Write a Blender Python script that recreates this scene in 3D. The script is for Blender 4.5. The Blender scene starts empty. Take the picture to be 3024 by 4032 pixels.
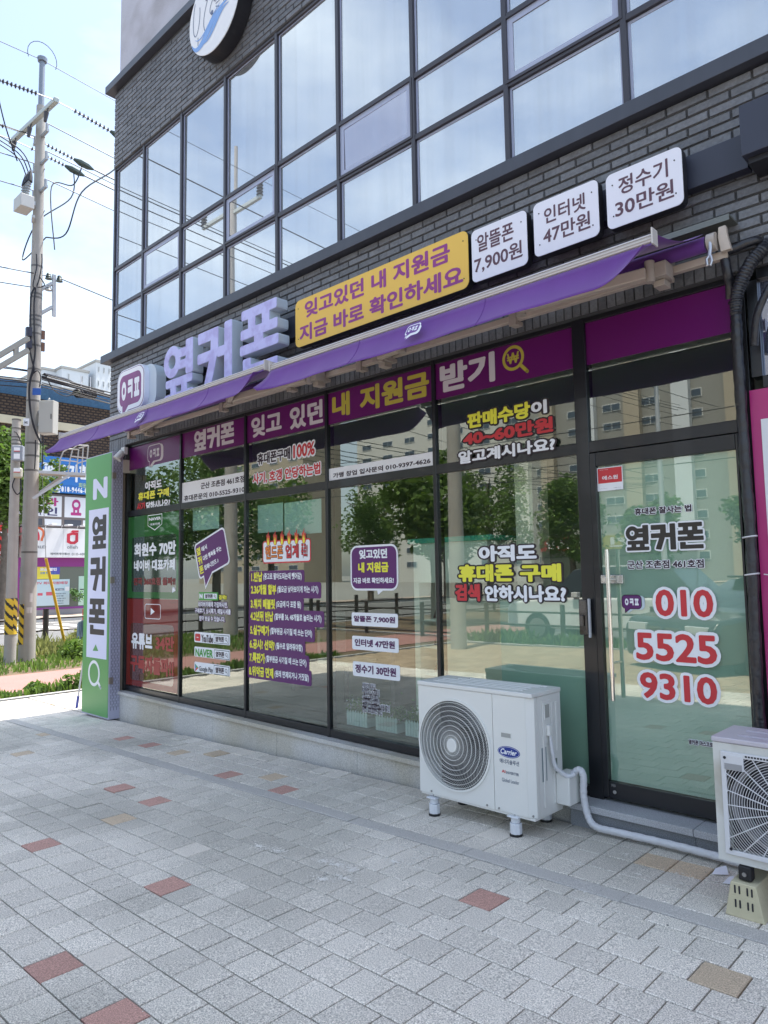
import bpy, bmesh, math, random
from mathutils import Vector, Matrix
random.seed(7)
SC = bpy.context.scene
COL = SC.collection
PI = math.pi
R = math.radians

# ------------------------------------------------------------------ camera
cd = bpy.data.cameras.new('camera'); cam = bpy.data.objects.new('camera', cd); COL.objects.link(cam)
cd.sensor_fit = 'HORIZONTAL'; cd.sensor_width = 36.0; cd.lens = 2824.87/3024*36
cd.clip_start = 0.05; cd.clip_end = 3000
yaw, pitch, roll = -0.758481149, 0.0865215493, -0.0164724687
cy, sy = math.cos(yaw), math.sin(yaw)
fo = Vector((sy, cy, 0)); rt = Vector((cy, -sy, 0)); up = Vector((0, 0, 1))
F = math.cos(pitch)*fo+math.sin(pitch)*up; U = -math.sin(pitch)*fo+math.cos(pitch)*up
RR = math.cos(roll)*rt+math.sin(roll)*U; UU = -math.sin(roll)*rt+math.cos(roll)*U
M = Matrix(((RR.x, UU.x, -F.x, 0), (RR.y, UU.y, -F.y, 0), (RR.z, UU.z, -F.z, 1.5), (0, 0, 0, 1)))
cam.matrix_world = M
SC.camera = cam

# ------------------------------------------------------------------ light
SUN_EL = R(68); SUN_H = Vector((0.17, 0.985, 0)).normalized()
w = bpy.data.worlds.new('World'); SC.world = w; w.use_nodes = True
nt = w.node_tree; nt.nodes.clear()
out = nt.nodes.new('ShaderNodeOutputWorld'); bg = nt.nodes.new('ShaderNodeBackground')
sky = nt.nodes.new('ShaderNodeTexSky'); sky.sky_type = 'NISHITA'; sky.sun_disc = False
sky.sun_elevation = SUN_EL; sky.sun_rotation = math.atan2(SUN_H.x, SUN_H.y)
sky.air_density = 1.0; sky.dust_density = 2.0; sky.ozone_density = 1.0
tc = nt.nodes.new('ShaderNodeTexCoord'); mp = nt.nodes.new('ShaderNodeMapping'); mp.inputs['Scale'].default_value = (1.3, 1.3, 3.2)
nz = nt.nodes.new('ShaderNodeTexNoise'); nz.inputs['Scale'].default_value = 1.9; nz.inputs['Detail'].default_value = 7; nz.inputs['Roughness'].default_value = 0.55
cr = nt.nodes.new('ShaderNodeValToRGB'); cr.color_ramp.elements[0].position = 0.42; cr.color_ramp.elements[0].color = (0.15, 0.15, 0.15, 1)
cr.color_ramp.elements[1].position = 0.72; cr.color_ramp.elements[1].color = (0.85, 0.85, 0.85, 1)
mx = nt.nodes.new('ShaderNodeMix'); mx.data_type = 'RGBA'; mx.inputs[7].default_value = (4.1, 4.7, 5.3, 1)
nt.links.new(tc.outputs['Generated'], mp.inputs[0]); nt.links.new(mp.outputs[0], nz.inputs[0]); nt.links.new(nz.outputs[0], cr.inputs[0])
nt.links.new(cr.outputs[0], mx.inputs[0]); nt.links.new(sky.outputs[0], mx.inputs[6]); nt.links.new(mx.outputs[2], bg.inputs[0])
bg.inputs[1].default_value = 0.10
nt.links.new(bg.outputs[0], out.inputs[0])
sl = bpy.data.lights.new('sun', 'SUN'); sl.energy = 2.5; sl.angle = R(0.53); sl.color = (1.0, 0.95, 0.88)
so = bpy.data.objects.new('sun', sl); COL.objects.link(so)
sd = Vector((SUN_H.x*math.cos(SUN_EL), SUN_H.y*math.cos(SUN_EL), math.sin(SUN_EL)))
so.rotation_euler = sd.to_track_quat('Z', 'Y').to_euler(); so.location = (0, 0, 30)
SC.view_settings.view_transform = 'Standard'; SC.view_settings.look = 'None'
SC.view_settings.exposure = 1.85; SC.view_settings.gamma = 1
SC.view_settings.use_curve_mapping = False
SC.cycles.use_denoising = True
SC.cycles.max_bounces = 8; SC.cycles.transparent_max_bounces = 16; SC.cycles.caustics_reflective = False; SC.cycles.caustics_refractive = False

# ------------------------------------------------------------------ materials
MATS = {}
def mat(name, col, rough=0.6, metal=0.0, var=0.0, island=0.0, scale=6.0, bump=0.0, bscale=80.0, speck=0.0, sscale=300.0, streak=0.0,
        coat=0.0, trans=0.0, emit=None, objrand=0.0, spec=0.5, hue=None):
    if name in MATS: return MATS[name]
    m = bpy.data.materials.new(name); m.use_nodes = True; n = m.node_tree; b = n.nodes['Principled BSDF']
    b.inputs['Roughness'].default_value = rough; b.inputs['Metallic'].default_value = metal
    b.inputs['Coat Weight'].default_value = coat; b.inputs['Specular IOR Level'].default_value = spec
    b.inputs['Transmission Weight'].default_value = trans
    if emit: b.inputs['Emission Color'].default_value = (*emit[:3], 1); b.inputs['Emission Strength'].default_value = emit[3]
    geo = n.nodes.new('ShaderNodeNewGeometry')
    base = n.nodes.new('ShaderNodeRGB'); base.outputs[0].default_value = (*col, 1); cur = base.outputs[0]
    def mul(fac_socket, lo, hi, cur):
        mr = n.nodes.new('ShaderNodeMapRange'); mr.inputs[3].default_value = lo; mr.inputs[4].default_value = hi
        n.links.new(fac_socket, mr.inputs[0])
        mm = n.nodes.new('ShaderNodeMix'); mm.data_type = 'RGBA'; mm.blend_type = 'MULTIPLY'; mm.inputs[0].default_value = 1
        n.links.new(cur, mm.inputs[6]); n.links.new(mr.outputs[0], mm.inputs[7]); return mm.outputs[2]
    def noise(s, det=4, vec=None):
        t = n.nodes.new('ShaderNodeTexNoise'); t.inputs['Scale'].default_value = s; t.inputs['Detail'].default_value = det
        n.links.new(vec if vec else geo.outputs['Position'], t.inputs[0]); return t.outputs[0]
    if hue:
        mr = n.nodes.new('ShaderNodeMix'); mr.data_type = 'RGBA'; mr.inputs[7].default_value = (*hue, 1)
        rp = n.nodes.new('ShaderNodeValToRGB'); rp.color_ramp.elements[0].position = .45; rp.color_ramp.elements[1].position = .62
        n.links.new(noise(scale*.6, 6), rp.inputs[0]); n.links.new(rp.outputs[0], mr.inputs[0]); n.links.new(cur, mr.inputs[6]); cur = mr.outputs[2]
    if var: cur = mul(noise(scale, 5), 1-var*1.6, 1+var*1.6, cur)
    if island: cur = mul(geo.outputs['Random Per Island'], 1-island, 1+island, cur)
    if objrand:
        oi = n.nodes.new('ShaderNodeObjectInfo'); cur = mul(oi.outputs['Random'], 1-objrand, 1+objrand, cur)
    if speck: cur = mul(noise(sscale, 2), 1-speck*3.2, 1+speck*3.2, cur)
    if streak:
        mp = n.nodes.new('ShaderNodeMapping'); mp.inputs['Scale'].default_value = (14, 14, 0.35); n.links.new(geo.outputs['Position'], mp.inputs[0])
        cur = mul(noise(1.0, 5, mp.outputs[0]), 1-streak*1.6, 1+streak*1.6, cur)
    n.links.new(cur, b.inputs['Base Color'])
    if bump:
        bp = n.nodes.new('ShaderNodeBump'); bp.inputs['Strength'].default_value = bump; bp.inputs['Distance'].default_value = 0.01
        n.links.new(noise(bscale, 3), bp.inputs['Height']); n.links.new(bp.outputs[0], b.inputs['Normal'])
    MATS[name] = m; return m

def glass_mat(name, tint, refl, base_refl, rough=0.0, wav=0.0):
    m = bpy.data.materials.new(name); m.use_nodes = True; n = m.node_tree; n.nodes.clear()
    o = n.nodes.new('ShaderNodeOutputMaterial'); mx = n.nodes.new('ShaderNodeMixShader')
    t = n.nodes.new('ShaderNodeBsdfTransparent'); t.inputs[0].default_value = (*tint, 1)
    g = n.nodes.new('ShaderNodeBsdfGlossy'); g.inputs['Roughness'].default_value = rough; g.inputs[0].default_value = (*refl, 1)
    lw = n.nodes.new('ShaderNodeFresnel'); lw.inputs[0].default_value = 1.52
    mr = n.nodes.new('ShaderNodeMapRange'); mr.inputs[1].default_value = 0.04; mr.inputs[2].default_value = 0.6; mr.inputs[3].default_value = base_refl; mr.inputs[4].default_value = 0.9
    gb = n.nodes.new('ShaderNodeNewGeometry'); inv = n.nodes.new('ShaderNodeMath'); inv.operation = 'SUBTRACT'; inv.inputs[0].default_value = 1; n.links.new(gb.outputs['Backfacing'], inv.inputs[1])
    mu = n.nodes.new('ShaderNodeMath'); mu.operation = 'MULTIPLY'; n.links.new(mr.outputs[0], mu.inputs[0]); n.links.new(inv.outputs[0], mu.inputs[1])
    n.links.new(lw.outputs[0], mr.inputs[0]); n.links.new(mu.outputs[0], mx.inputs[0])
    n.links.new(t.outputs[0], mx.inputs[1]); n.links.new(g.outputs[0], mx.inputs[2]); n.links.new(mx.outputs[0], o.inputs[0])
    if wav:
        geo = n.nodes.new('ShaderNodeNewGeometry'); nz = n.nodes.new('ShaderNodeTexNoise'); nz.inputs['Scale'].default_value = 1.1; nz.inputs['Detail'].default_value = 1
        bp = n.nodes.new('ShaderNodeBump'); bp.inputs['Strength'].default_value = wav; bp.inputs['Distance'].default_value = 0.02
        n.links.new(geo.outputs['Position'], nz.inputs[0]); n.links.new(nz.outputs[0], bp.inputs['Height']); n.links.new(bp.outputs[0], g.inputs['Normal']); 
    MATS[name] = m; return m

def mirror_glass(name, dcol, gcol, fac, wav=0.3, dirt=True):
    m = bpy.data.materials.new(name); m.use_nodes = True; n = m.node_tree; n.nodes.clear()
    o = n.nodes.new('ShaderNodeOutputMaterial'); mx = n.nodes.new('ShaderNodeMixShader')
    d = n.nodes.new('ShaderNodeBsdfDiffuse'); d.inputs[0].default_value = (*dcol, 1)
    g = n.nodes.new('ShaderNodeBsdfGlossy'); g.inputs['Roughness'].default_value = 0.012; g.inputs[0].default_value = (*gcol, 1)
    mx.inputs[0].default_value = fac
    n.links.new(d.outputs[0], mx.inputs[1]); n.links.new(g.outputs[0], mx.inputs[2]); n.links.new(mx.outputs[0], o.inputs[0])
    geo = n.nodes.new('ShaderNodeNewGeometry'); nz = n.nodes.new('ShaderNodeTexNoise'); nz.inputs['Scale'].default_value = 0.9; nz.inputs['Detail'].default_value = 1
    bp = n.nodes.new('ShaderNodeBump'); bp.inputs['Strength'].default_value = wav; bp.inputs['Distance'].default_value = 0.01
    n.links.new(geo.outputs['Position'], nz.inputs[0]); n.links.new(nz.outputs[0], bp.inputs['Height']); n.links.new(bp.outputs[0], g.inputs['Normal'])
    if dirt:
        mp = n.nodes.new('ShaderNodeMapping'); mp.inputs['Scale'].default_value = (13, 13, 0.25); n.links.new(geo.outputs['Position'], mp.inputs[0])
        n2 = n.nodes.new('ShaderNodeTexNoise'); n2.inputs['Scale'].default_value = 1; n2.inputs['Detail'].default_value = 5; n.links.new(mp.outputs[0], n2.inputs[0])
        mr = n.nodes.new('ShaderNodeMapRange'); mr.inputs[1].default_value = .45; mr.inputs[2].default_value = .75; mr.inputs[3].default_value = fac; mr.inputs[4].default_value = fac-0.07
        n.links.new(n2.outputs[0], mr.inputs[0]); n.links.new(mr.outputs[0], mx.inputs[0])
    MATS[name] = m; return m

# ------------------------------------------------------------------ builders
def setp(o, label=None, cat=None, group=None, kind=None):
    if label: o['label'] = label
    if cat: o['category'] = cat
    if group: o['group'] = group
    if kind: o['kind'] = kind
    return o
def empty(name, label, cat, loc=(0, 0, 0), group=None, rz=0):
    o = bpy.data.objects.new(name, None); COL.objects.link(o); o.location = loc; o.rotation_euler = (0, 0, rz); o.empty_display_size = .1
    return setp(o, label, cat, group)
def link(name, me, parent=None, world=True):
    o = bpy.data.objects.new(name, me); COL.objects.link(o)
    if parent is not None:
        o.parent = parent
        if world: o.matrix_parent_inverse = WM(parent).inverted()
    return o
def WM(o):
    m = o.matrix_parent_inverse @ o.matrix_basis if o.parent else o.matrix_basis
    m = Matrix.LocRotScale(o.location, o.rotation_euler, o.scale) if not o.parent else o.matrix_parent_inverse @ Matrix.LocRotScale(o.location, o.rotation_euler, o.scale)
    return WM(o.parent) @ m if o.parent else m
class MB:
    def __init__(s): s.v = []; s.f = []; s.m = []; s.mi = 0
    def add(s, vs, fs):
        k = len(s.v); s.v += [tuple(v) for v in vs]; s.f += [tuple(k+i for i in f) for f in fs]; s.m += [s.mi]*len(fs); return s
    def box(s, x0, x1, y0, y1, z0, z1, mtx=None):
        vs = [Vector((x, y, z)) for z in (z0, z1) for x, y in ((x0, y0), (x1, y0), (x1, y1), (x0, y1))]
        if mtx: vs = [mtx @ v for v in vs]
        return s.add(vs, [(3, 2, 1, 0), (4, 5, 6, 7), (0, 1, 5, 4), (1, 2, 6, 5), (2, 3, 7, 6), (3, 0, 4, 7)])
    def prism(s, poly, d0, d1, fn):
        """poly: list of (u,v) counter-clockwise seen from the front; fn(u,v,d)->xyz; d0 = front, d1 = back"""
        n = len(poly)
        vs = [fn(u, v, d0) for u, v in poly]+[fn(u, v, d1) for u, v in poly]
        return s.add(vs, [tuple(range(n)), tuple(range(2*n-1, n-1, -1))]+[((i+1) % n, i, n+i, n+(i+1) % n) for i in range(n)])
    def ring(s, outer, inner, d0, d1, fn):
        n = len(outer); vs = [fn(*p, d0) for p in outer]+[fn(*p, d0) for p in inner]+[fn(*p, d1) for p in outer]+[fn(*p, d1) for p in inner]
        fs = []
        for i in range(n):
            j = (i+1) % n
            fs += [(i, j, n+j, n+i), (2*n+j, 2*n+i, 3*n+i, 3*n+j), (j, i, 2*n+i, 2*n+j), (n+i, n+j, 3*n+j, 3*n+i)]
        return s.add(vs, fs)
    def tube(s, pts, r, n=8, caps=True):
        pts = [Vector(p) for p in pts]; rs = r if isinstance(r, (list, tuple)) else [r]*len(pts)
        vs = []; prev = None
        for i, p in enumerate(pts):
            d = (pts[min(i+1, len(pts)-1)]-pts[max(i-1, 0)]).normalized()
            a = prev if prev is not None else (Vector((0, 0, 1)) if abs(d.z) < .9 else Vector((1, 0, 0)))
            a = (a-d*a.dot(d)).normalized(); b = d.cross(a); prev = a
            for k in range(n):
                t = 2*PI*(k+.5)/n; vs.append(p+a*(math.cos(t)*rs[i])+b*(math.sin(t)*rs[i]))
        fs = []
        for i in range(len(pts)-1):
            for k in range(n):
                fs.append((i*n+k, i*n+(k+1) % n, (i+1)*n+(k+1) % n, (i+1)*n+k))
        if caps: fs += [tuple(range(n-1, -1, -1)), tuple(range((len(pts)-1)*n, len(pts)*n))]
        return s.add(vs, fs)
    def bar(s, a, b, w, h):
        a = Vector(a); b = Vector(b); d = (b-a).normalized(); u = Vector((0, 0, 1)) if abs(d.z) < .9 else Vector((1, 0, 0))
        sd = d.cross(u).normalized(); u = sd.cross(d)
        vs = [p+sd*(sx*w/2)+u*(sz*h/2) for p in (a, b) for sx, sz in ((-1, -1), (1, -1), (1, 1), (-1, 1))]
        return s.add(vs, [(0, 1, 2, 3), (7, 6, 5, 4), (0, 4, 5, 1), (1, 5, 6, 2), (2, 6, 7, 3), (3, 7, 4, 0)])
    def build(s, name, m, parent=None, smooth=False, bevel=0, recalc=True):
        me = bpy.data.meshes.new(name); me.from_pydata(s.v, [], s.f)
        for q in (m if isinstance(m, (list, tuple)) else [m]): me.materials.append(q)
        if isinstance(m, (list, tuple)): me.polygons.foreach_set('material_index', s.m)
        if recalc:
            bm = bmesh.new(); bm.from_mesh(me); bmesh.ops.recalc_face_normals(bm, faces=bm.faces); bm.to_mesh(me); bm.free()
        if smooth:
            me.polygons.foreach_set('use_smooth', [True]*len(me.polygons))
            try: me.set_sharp_from_angle(angle=R(40))
            except Exception: pass
        o = link(name, me, parent)
        if bevel:
            md = o.modifiers.new('bevel', 'BEVEL'); md.width = bevel; md.segments = 2; md.limit_method = 'ANGLE'; md.angle_limit = R(35)
            if not smooth:
                me.polygons.foreach_set('use_smooth', [True]*len(me.polygons)); md.harden_normals = True
        return o
def box(name, m, x0, x1, y0, y1, z0, z1, parent=None, bevel=0):
    return MB().box(x0, x1, y0, y1, z0, z1).build(name, m, parent, bevel=bevel)
def copy_tree(o, parent=None):
    c = o.copy(); COL.objects.link(c); c.parent = parent
    if parent is not None: c.matrix_parent_inverse = o.matrix_parent_inverse
    for ch in o.children: copy_tree(ch, c)
    return c
FY = lambda Y: (lambda u, v, d: (u, Y+d, v))           # plane facing -y, d grows backwards
FX = lambda X: (lambda u, v, d: (X-d, u, v))           # plane facing +x
FNX = lambda X: (lambda u, v, d: (X+d, -u, v))          # plane facing -x
FNY = lambda Y: (lambda u, v, d: (-u, Y-d, v))           # plane facing +y
def rrect(x0, z0, x1, z1, r, n=5):
    p = []
    for cx, cz, a in ((x1-r, z1-r, 0), (x0+r, z1-r, 90), (x0+r, z0+r, 180), (x1-r, z0+r, 270)):
        for k in range(n+1):
            t = R(a+90*k/n); p.append((cx+r*math.cos(t), cz+r*math.sin(t)))
    return p
def ell(cx, cz, rx, rz, n=36):
    return [(cx+rx*math.cos(2*PI*k/n), cz+rz*math.sin(2*PI*k/n)) for k in range(n)]
def plate(name, m, poly, Y, parent, t=0.0006, fn=FY):
    return MB().prism(poly, 0, t, fn(Y)).build(name, m, parent)
TXT = {}; PEND = []
def bake_glyphs(lines):
    """one font evaluation: every string on a line of its own; keeps faces and outline loops of each"""
    gc = bpy.data.curves.new('glyph_source', 'FONT'); go = bpy.data.objects.new('glyph_source', gc); gc.size = 1; gc.space_line = 4.0; gc.resolution_u = 3
    gc.body = '\n'.join(lines)
    me = bpy.data.meshes.new_from_object(go)
    vs = [tuple(v.co) for v in me.vertices]; buckets = {}
    for p in me.polygons:
        i = int(round((.35-vs[p.vertices[0]][1])/4.0)); buckets.setdefault(i, []).append(tuple(p.vertices))
    for i, fs in buckets.items():
        if i >= len(lines): continue
        mp = {}; nv = []; nf = []; cnt = {}
        for f in fs:
            g = []
            for v in f:
                key = (round(vs[v][0], 4), round(vs[v][1], 4))
                if key not in mp: mp[key] = len(nv); nv.append((vs[v][0], vs[v][1]+4.0*i))
                if not g or mp[key] != g[-1]: g.append(mp[key])
            if len(g) > 2 and g[0] == g[-1]: g.pop()
            if len(set(g)) < 3: continue
            nf.append(tuple(g))
            for k in range(len(g)): e = (min(g[k], g[(k+1) % len(g)]), max(g[k], g[(k+1) % len(g)])); cnt[e] = cnt.get(e, 0)+1
        TXT[lines[i]] = (nv, nf, [e for e, c in cnt.items() if c == 1])
    bpy.data.meshes.remove(me); bpy.data.objects.remove(go); bpy.data.curves.remove(gc)
def logo_glyphs():
    """the heavy lettering of the shop name, drawn stroke by stroke"""
    G = {}
    rc = lambda a, b, c, d: [(a, b), (c, b), (c, d), (a, d)]
    ringp = []
    n = 20
    for k in range(n):
        t0, t1 = 2*PI*k/n, 2*PI*(k+1)/n; o = lambda t, r: (.29+r*math.cos(t), .70+r*1.0*math.sin(t)); ringp.append([o(t0, .13), o(t0, .26), o(t1, .26), o(t1, .13)])
    G['옆'] = (ringp, [rc(.76, .42, .96, .98), rc(.48, .74, .78, .86), rc(.48, .54, .78, .66), rc(.10, .27, .95, .38), rc(.06, .03, .97, .13), rc(.26, .11, .42, .29), rc(.62, .11, .78, .29)])
    G['커'] = ([], [rc(.03, .81, .58, .96), [(.40, .50), (.60, .60), (.60, .96), (.42, .96)], [(.20, .06), (.38, .03), (.60, .62), (.42, .62)], rc(.02, .49, .52, .63), rc(.60, .50, .82, .63), rc(.80, .02, .98, .98)])
    G['폰'] = ([], [rc(.06, .86, .94, .98), rc(.24, .66, .40, .88), rc(.60, .66, .76, .88), rc(.04, .57, .96, .69), rc(.40, .42, .60, .58), rc(.02, .34, .98, .46), rc(.10, .04, .28, .25), rc(.10, .03, .96, .14)])
    return G
LOGO = logo_glyphs()
def union(vs, fs):
    """merge overlapping flat pieces into one clean triangulated sheet"""
    from mathutils.geometry import delaunay_2d_cdt
    fs = [list(f) for f in fs]
    fs = [f for f in fs if abs(sum(vs[f[i-1]][0]*vs[f[i]][1]-vs[f[i]][0]*vs[f[i-1]][1] for i in range(len(f)))) > 4e-6]
    r = delaunay_2d_cdt([Vector(v) for v in vs], [], [list(f) for f in fs], 1, 1e-4)
    out_f = [tuple(f) for f, o in zip(r[2], r[5]) if len(o)]
    used = sorted(set(i for f in out_f for i in f)); mp = {v: i for i, v in enumerate(used)}
    vv = [tuple(r[0][i]) for i in used]; ff = []
    for f in out_f:
        g = [mp[i] for i in f]; (ax, ay), (bx, by), (cx, cy_) = vv[g[0]], vv[g[1]], vv[g[2]]
        if (bx-ax)*(cy_-ay)-(by-ay)*(cx-ax) < 0: g.reverse()
        ff.append(tuple(g))
    return vv, ff
def ccw(P):
    A = sum(P[i-1][0]*P[i][1]-P[i][0]*P[i-1][1] for i in range(len(P))); return P if A > 0 else P[::-1]
def stroke_pieces(p, q, w, n):
    """capsule round one outline edge"""
    dx, dy = q[0]-p[0], q[1]-p[1]; L = math.hypot(dx, dy)
    if L < 1e-5: return None
    a0 = math.atan2(dy, dx); P = []
    for k in range(n+1): t = a0-PI/2+PI*k/n; P.append((q[0]+w*math.cos(t), q[1]+w*math.sin(t)))
    for k in range(n+1): t = a0+PI/2+PI*k/n; P.append((p[0]+w*math.cos(t), p[1]+w*math.sin(t)))
    return P
GR = {}
def grown(s, w, n=3):
    key = (s, round(w, 3), n)
    if key in GR: return GR[key]
    if all(c in LOGO for c in s):
        vs = []; fs = []; x0 = 0
        for ch in s:
            ringp, polys = LOGO[ch]
            for P in ringp+polys:
                P = ccw([(x0+x*.92, y) for x, y in P]); fs.append(range(len(vs), len(vs)+len(P))); vs += P
                for i in range(len(P)):
                    c = stroke_pieces(P[i-1], P[i], w, n)
                    if c: fs.append(range(len(vs), len(vs)+len(c))); vs += c
            x0 += 1.0
        GR[key] = union(vs, fs); return GR[key]
    nv, nf, be = TXT[s]
    if w <= .002: GR[key] = (nv, nf); return GR[key]
    # glyph by glyph keeps the triangulation small
    xs = sorted(set()); vs = list(nv); fs = [ccw_idx(f, nv) for f in nf]
    for a, b in be:
        c = stroke_pieces(nv[a], nv[b], w, n)
        if c: fs.append(range(len(vs), len(vs)+len(c))); vs += c
    GR[key] = union(vs, fs); return GR[key]
def ccw_idx(f, v):
    A = sum(v[f[i-1]][0]*v[f[i]][1]-v[f[i]][0]*v[f[i-1]][1] for i in range(len(f))); return list(f) if A > 0 else list(f)[::-1]
def text(s, rect, Y, m, parent, wt=0.03, out=None, fn=FY, name='lettering', rot=0, skew=0, outm=None, gap=0.0018, mtx=None):
    """string fitted into rect (u0,v0,u1,v1) on the plane; out = outline growth"""
    res = []
    def job(nm, mt, w, dz):
        me = bpy.data.meshes.new(nm); me.materials.append(mt); o = link(nm, me, parent); res.append(o)
        PEND.append((me, s, wt, w, rect, fn(Y), dz, rot, skew, mtx))
    if out: job('outline', outm, wt+out, gap)
    job(name, m, wt, 0)
    return res
def flush_text():
    lines = []
    for p in PEND:
        if not all(c in LOGO for c in p[1]) and p[1] not in lines: lines.append(p[1])
    bake_glyphs(lines)
    for me, s, ref, w, (u0, v0, u1, v1), f, dz, rot, skew, mtx in PEND:
        if all(c in LOGO for c in s):
            vs, fs = grown(s, .022 if w < .09 else .085); a, b, c, d = .0, len(s)-.08, .0, 1.0
        else:
            vs, fs = grown(s, w, 4 if len(s) < 6 else 2); rv = TXT[s][0]; xs = [v[0] for v in rv]; ys = [v[1] for v in rv]; a, b, c, d = min(xs)-ref, max(xs)+ref, min(ys)-ref, max(ys)+ref
        su = (u1-u0)/(b-a); sv = (v1-v0)/(d-c); cu, cv = (u0+u1)/2, (v0+v1)/2; out_ = []
        for x, y in vs:
            u = u0+(x-a)*su-cu; v = v0+(y-c)*sv-cv; u += skew*v
            if rot: u, v = u*math.cos(rot)-v*math.sin(rot), u*math.sin(rot)+v*math.cos(rot)
            q = f(u+cu, v+cv, dz); out_.append(tuple(mtx @ Vector(q)) if mtx else q)
        me.from_pydata(out_, [], fs)
def gz(x): return 0.021*(max(min(x, 2), -9)+5.55)

# palette
white = mat('white_vinyl', (.80, .82, .86), .45)
offw = mat('offwhite_vinyl', (.62, .58, .62), .5)
black = mat('black_vinyl', (.018, .014, .018), .5)
darkv = mat('dark_vinyl', (.03, .015, .03), .5)
purple = mat('purple_vinyl', (.125, .008, .12), .32, var=.05, scale=2)
purple2 = mat('purple_sticker', (.10, .014, .13), .4)
yellow = mat('yellow_vinyl', (.78, .68, .05), .45)
ochre = mat('ochre_vinyl', (.50, .42, .06), .45)
red = mat('red_vinyl', (.56, .035, .045), .45)

# ------------------------------------------------------------------ survey of the place: readings of the photograph turned into metres on a known plane
CR = dict(A=(400, 1100, .5425), B=(1100, 800, .5425), C=(1800, 500, .7378), D=(450, 1650, .5124), E=(450, 2200, .5124), F=(1250, 1300, .6631), G=(1250, 1950, .4746),
          H=(1650, 1900, .4521), I=(2250, 1250, .4666), J=(2250, 2100, .4974), K=(1550, 2550, .5124), L=(2200, 2700, .4967), M=(0, 1650, .5198), N=(0, 1000, .4068),
          O=(0, 0, .4972), P=(2500, 850, .3616), Q=(1500, 400, .9186), R=(400, 600, .5425), S=(1600, 2600, .42194), T=(200, 1400, .3014), D1=(0, 0, 1.8228),
          U=(0, 2500, .42194), V=(0, 2100, .25316), W=(0, 1700, .25316))
EYE = Vector((0, 0, 1.5))
def _ray(k, x, y):
    a, b, s = CR[k]; px, py = a+s*x, b+s*y
    return (px-1512)/2824.87*RR-(py-2016)/2824.87*UU+F
def onp(k, x, y, ax, val):
    d = _ray(k, x, y); return EYE+d*((val-EYE[ax])/d[ax])
def PT(k, x, y, Y): p = onp(k, x, y, 1, Y); return (p.x, p.z)
def PP(k, x, y, Y): return tuple(onp(k, x, y, 1, Y))
def PX(k, xa, ya, xb, yb, Y): return (*PT(k, xa, ya, Y), *PT(k, xb, yb, Y))
def PXV(k, xa, ya, xb, yb): return PX(k, xa, ya, xb, yb, 3.9)
def PZ(k, x, y, z): return tuple(onp(k, x, y, 2, z))
def PXT(k, x, y, X): p = onp(k, x, y, 0, X); return (p.y, p.z)
def PXX(k, xa, ya, xb, yb, X): return (*PXT(k, xa, ya, X), *PXT(k, xb, yb, X))
def PG(k, x, y):
    z = 0
    for i in range(20):
        p = onp(k, x, y, 2, z); z = 0.021*(max(min(p.x, 2), -9)+5.55)
    return tuple(p)
def PV(k, x, y, r=15.92):
    d = _ray(k, x, y); return tuple(EYE+d*(r/math.hypot(d.x, d.y)))

# ================================================================== ground and pavement
asphalt = mat('asphalt', (.16, .16, .158), .9, var=.12, scale=1.2, speck=.10, sscale=160)
mortar = mat('joint_sand', (.10, .09, .078), .95, var=.25, scale=7)
soil = mat('soil', (.14, .10, .06), .95, var=.25, scale=3, speck=.15)
granite_a = mat('paver_grey', (.67, .62, .545), .85, hue=(.50, .47, .41), var=.11, scale=1.1, speck=.42, sscale=210, objrand=.09, island=.09, bump=.35, bscale=260)
granite_r = mat('paver_red', (.50, .29, .24), .85, var=.08, scale=2, speck=.30, sscale=210, objrand=.08, bump=.35, bscale=260)
granite_t = mat('paver_tan', (.58, .46, .33), .85, var=.08, scale=2, speck=.28, sscale=210, objrand=.08, bump=.35, bscale=260)
granite_w = mat('paver_pale', (.72, .66, .575), .85, var=.08, scale=2, speck=.22, sscale=210, objrand=.05, bump=.35, bscale=260)
granite_warm = mat('paver_warm', (.36, .28, .19), .85, var=.10, scale=1.1, speck=.3, sscale=210, objrand=.15, island=.15, bump=.35, bscale=260)
granite_s = mat('paver_slab', (.50, .475, .44), .8, var=.10, scale=1.3, speck=.30, sscale=260, bump=.3, bscale=260)
FLAT = gz(-9)
def strip(name, x0, x1, y0, y1, z, m, zfun=None):
    xs = [x0, x1] if not zfun else sorted(set([x0, x1]+[x for x in (-9, 2) if x0 < x < x1]))
    vs = []; fs = []
    for x in xs:
        zz = zfun(x)+z if zfun else z
        vs += [(x, y0, zz), (x, y1, zz)]
    for i in range(len(xs)-1): fs.append((2*i, 2*i+2, 2*i+3, 2*i+1))
    o = MB().add(vs, fs).build(name, m, recalc=False); return setp(o, kind='structure')
g = strip('ground', -700, 700, -700, 700, FLAT-.16, mat('distant_ground', (.26, .26, .24), .95, var=.1, scale=.05))
side_road = strip('side_road', -29.8, -18.0, -160, 220, FLAT-.10, asphalt)
front_road = strip('front_road', -18.0, 160, -20.5, -6.6, FLAT-.096, asphalt)
far_walk = strip('far_pavement', -33.0, -29.8, -160, 220, FLAT+.0, mat('far_pavers', (.42, .34, .28), .9, var=.15, scale=1.5, speck=.1))
bed = strip('pavement', -10.30, 14, -5.6, 3.80, -.012, mortar, gz)
bed2 = strip('side_pavement', -10.30, -8.14, 3.80, 30, -.012, mortar, gz)
pathm = mat('red_path_asphalt', (.36, .19, .165), .9, var=.08, scale=2, speck=.2, sscale=120)
verge = strip('verge', -18.0, -10.40, -60, 120, FLAT-.02, soil)
path = strip('cycle_path', -12.95, -10.95+.0, -60, 120, FLAT-.012, pathm)
verge2 = strip('front_verge', -10.4, 60, -6.4, -5.7, FLAT-.02, soil)
kb = MB()
y = -60
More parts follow.
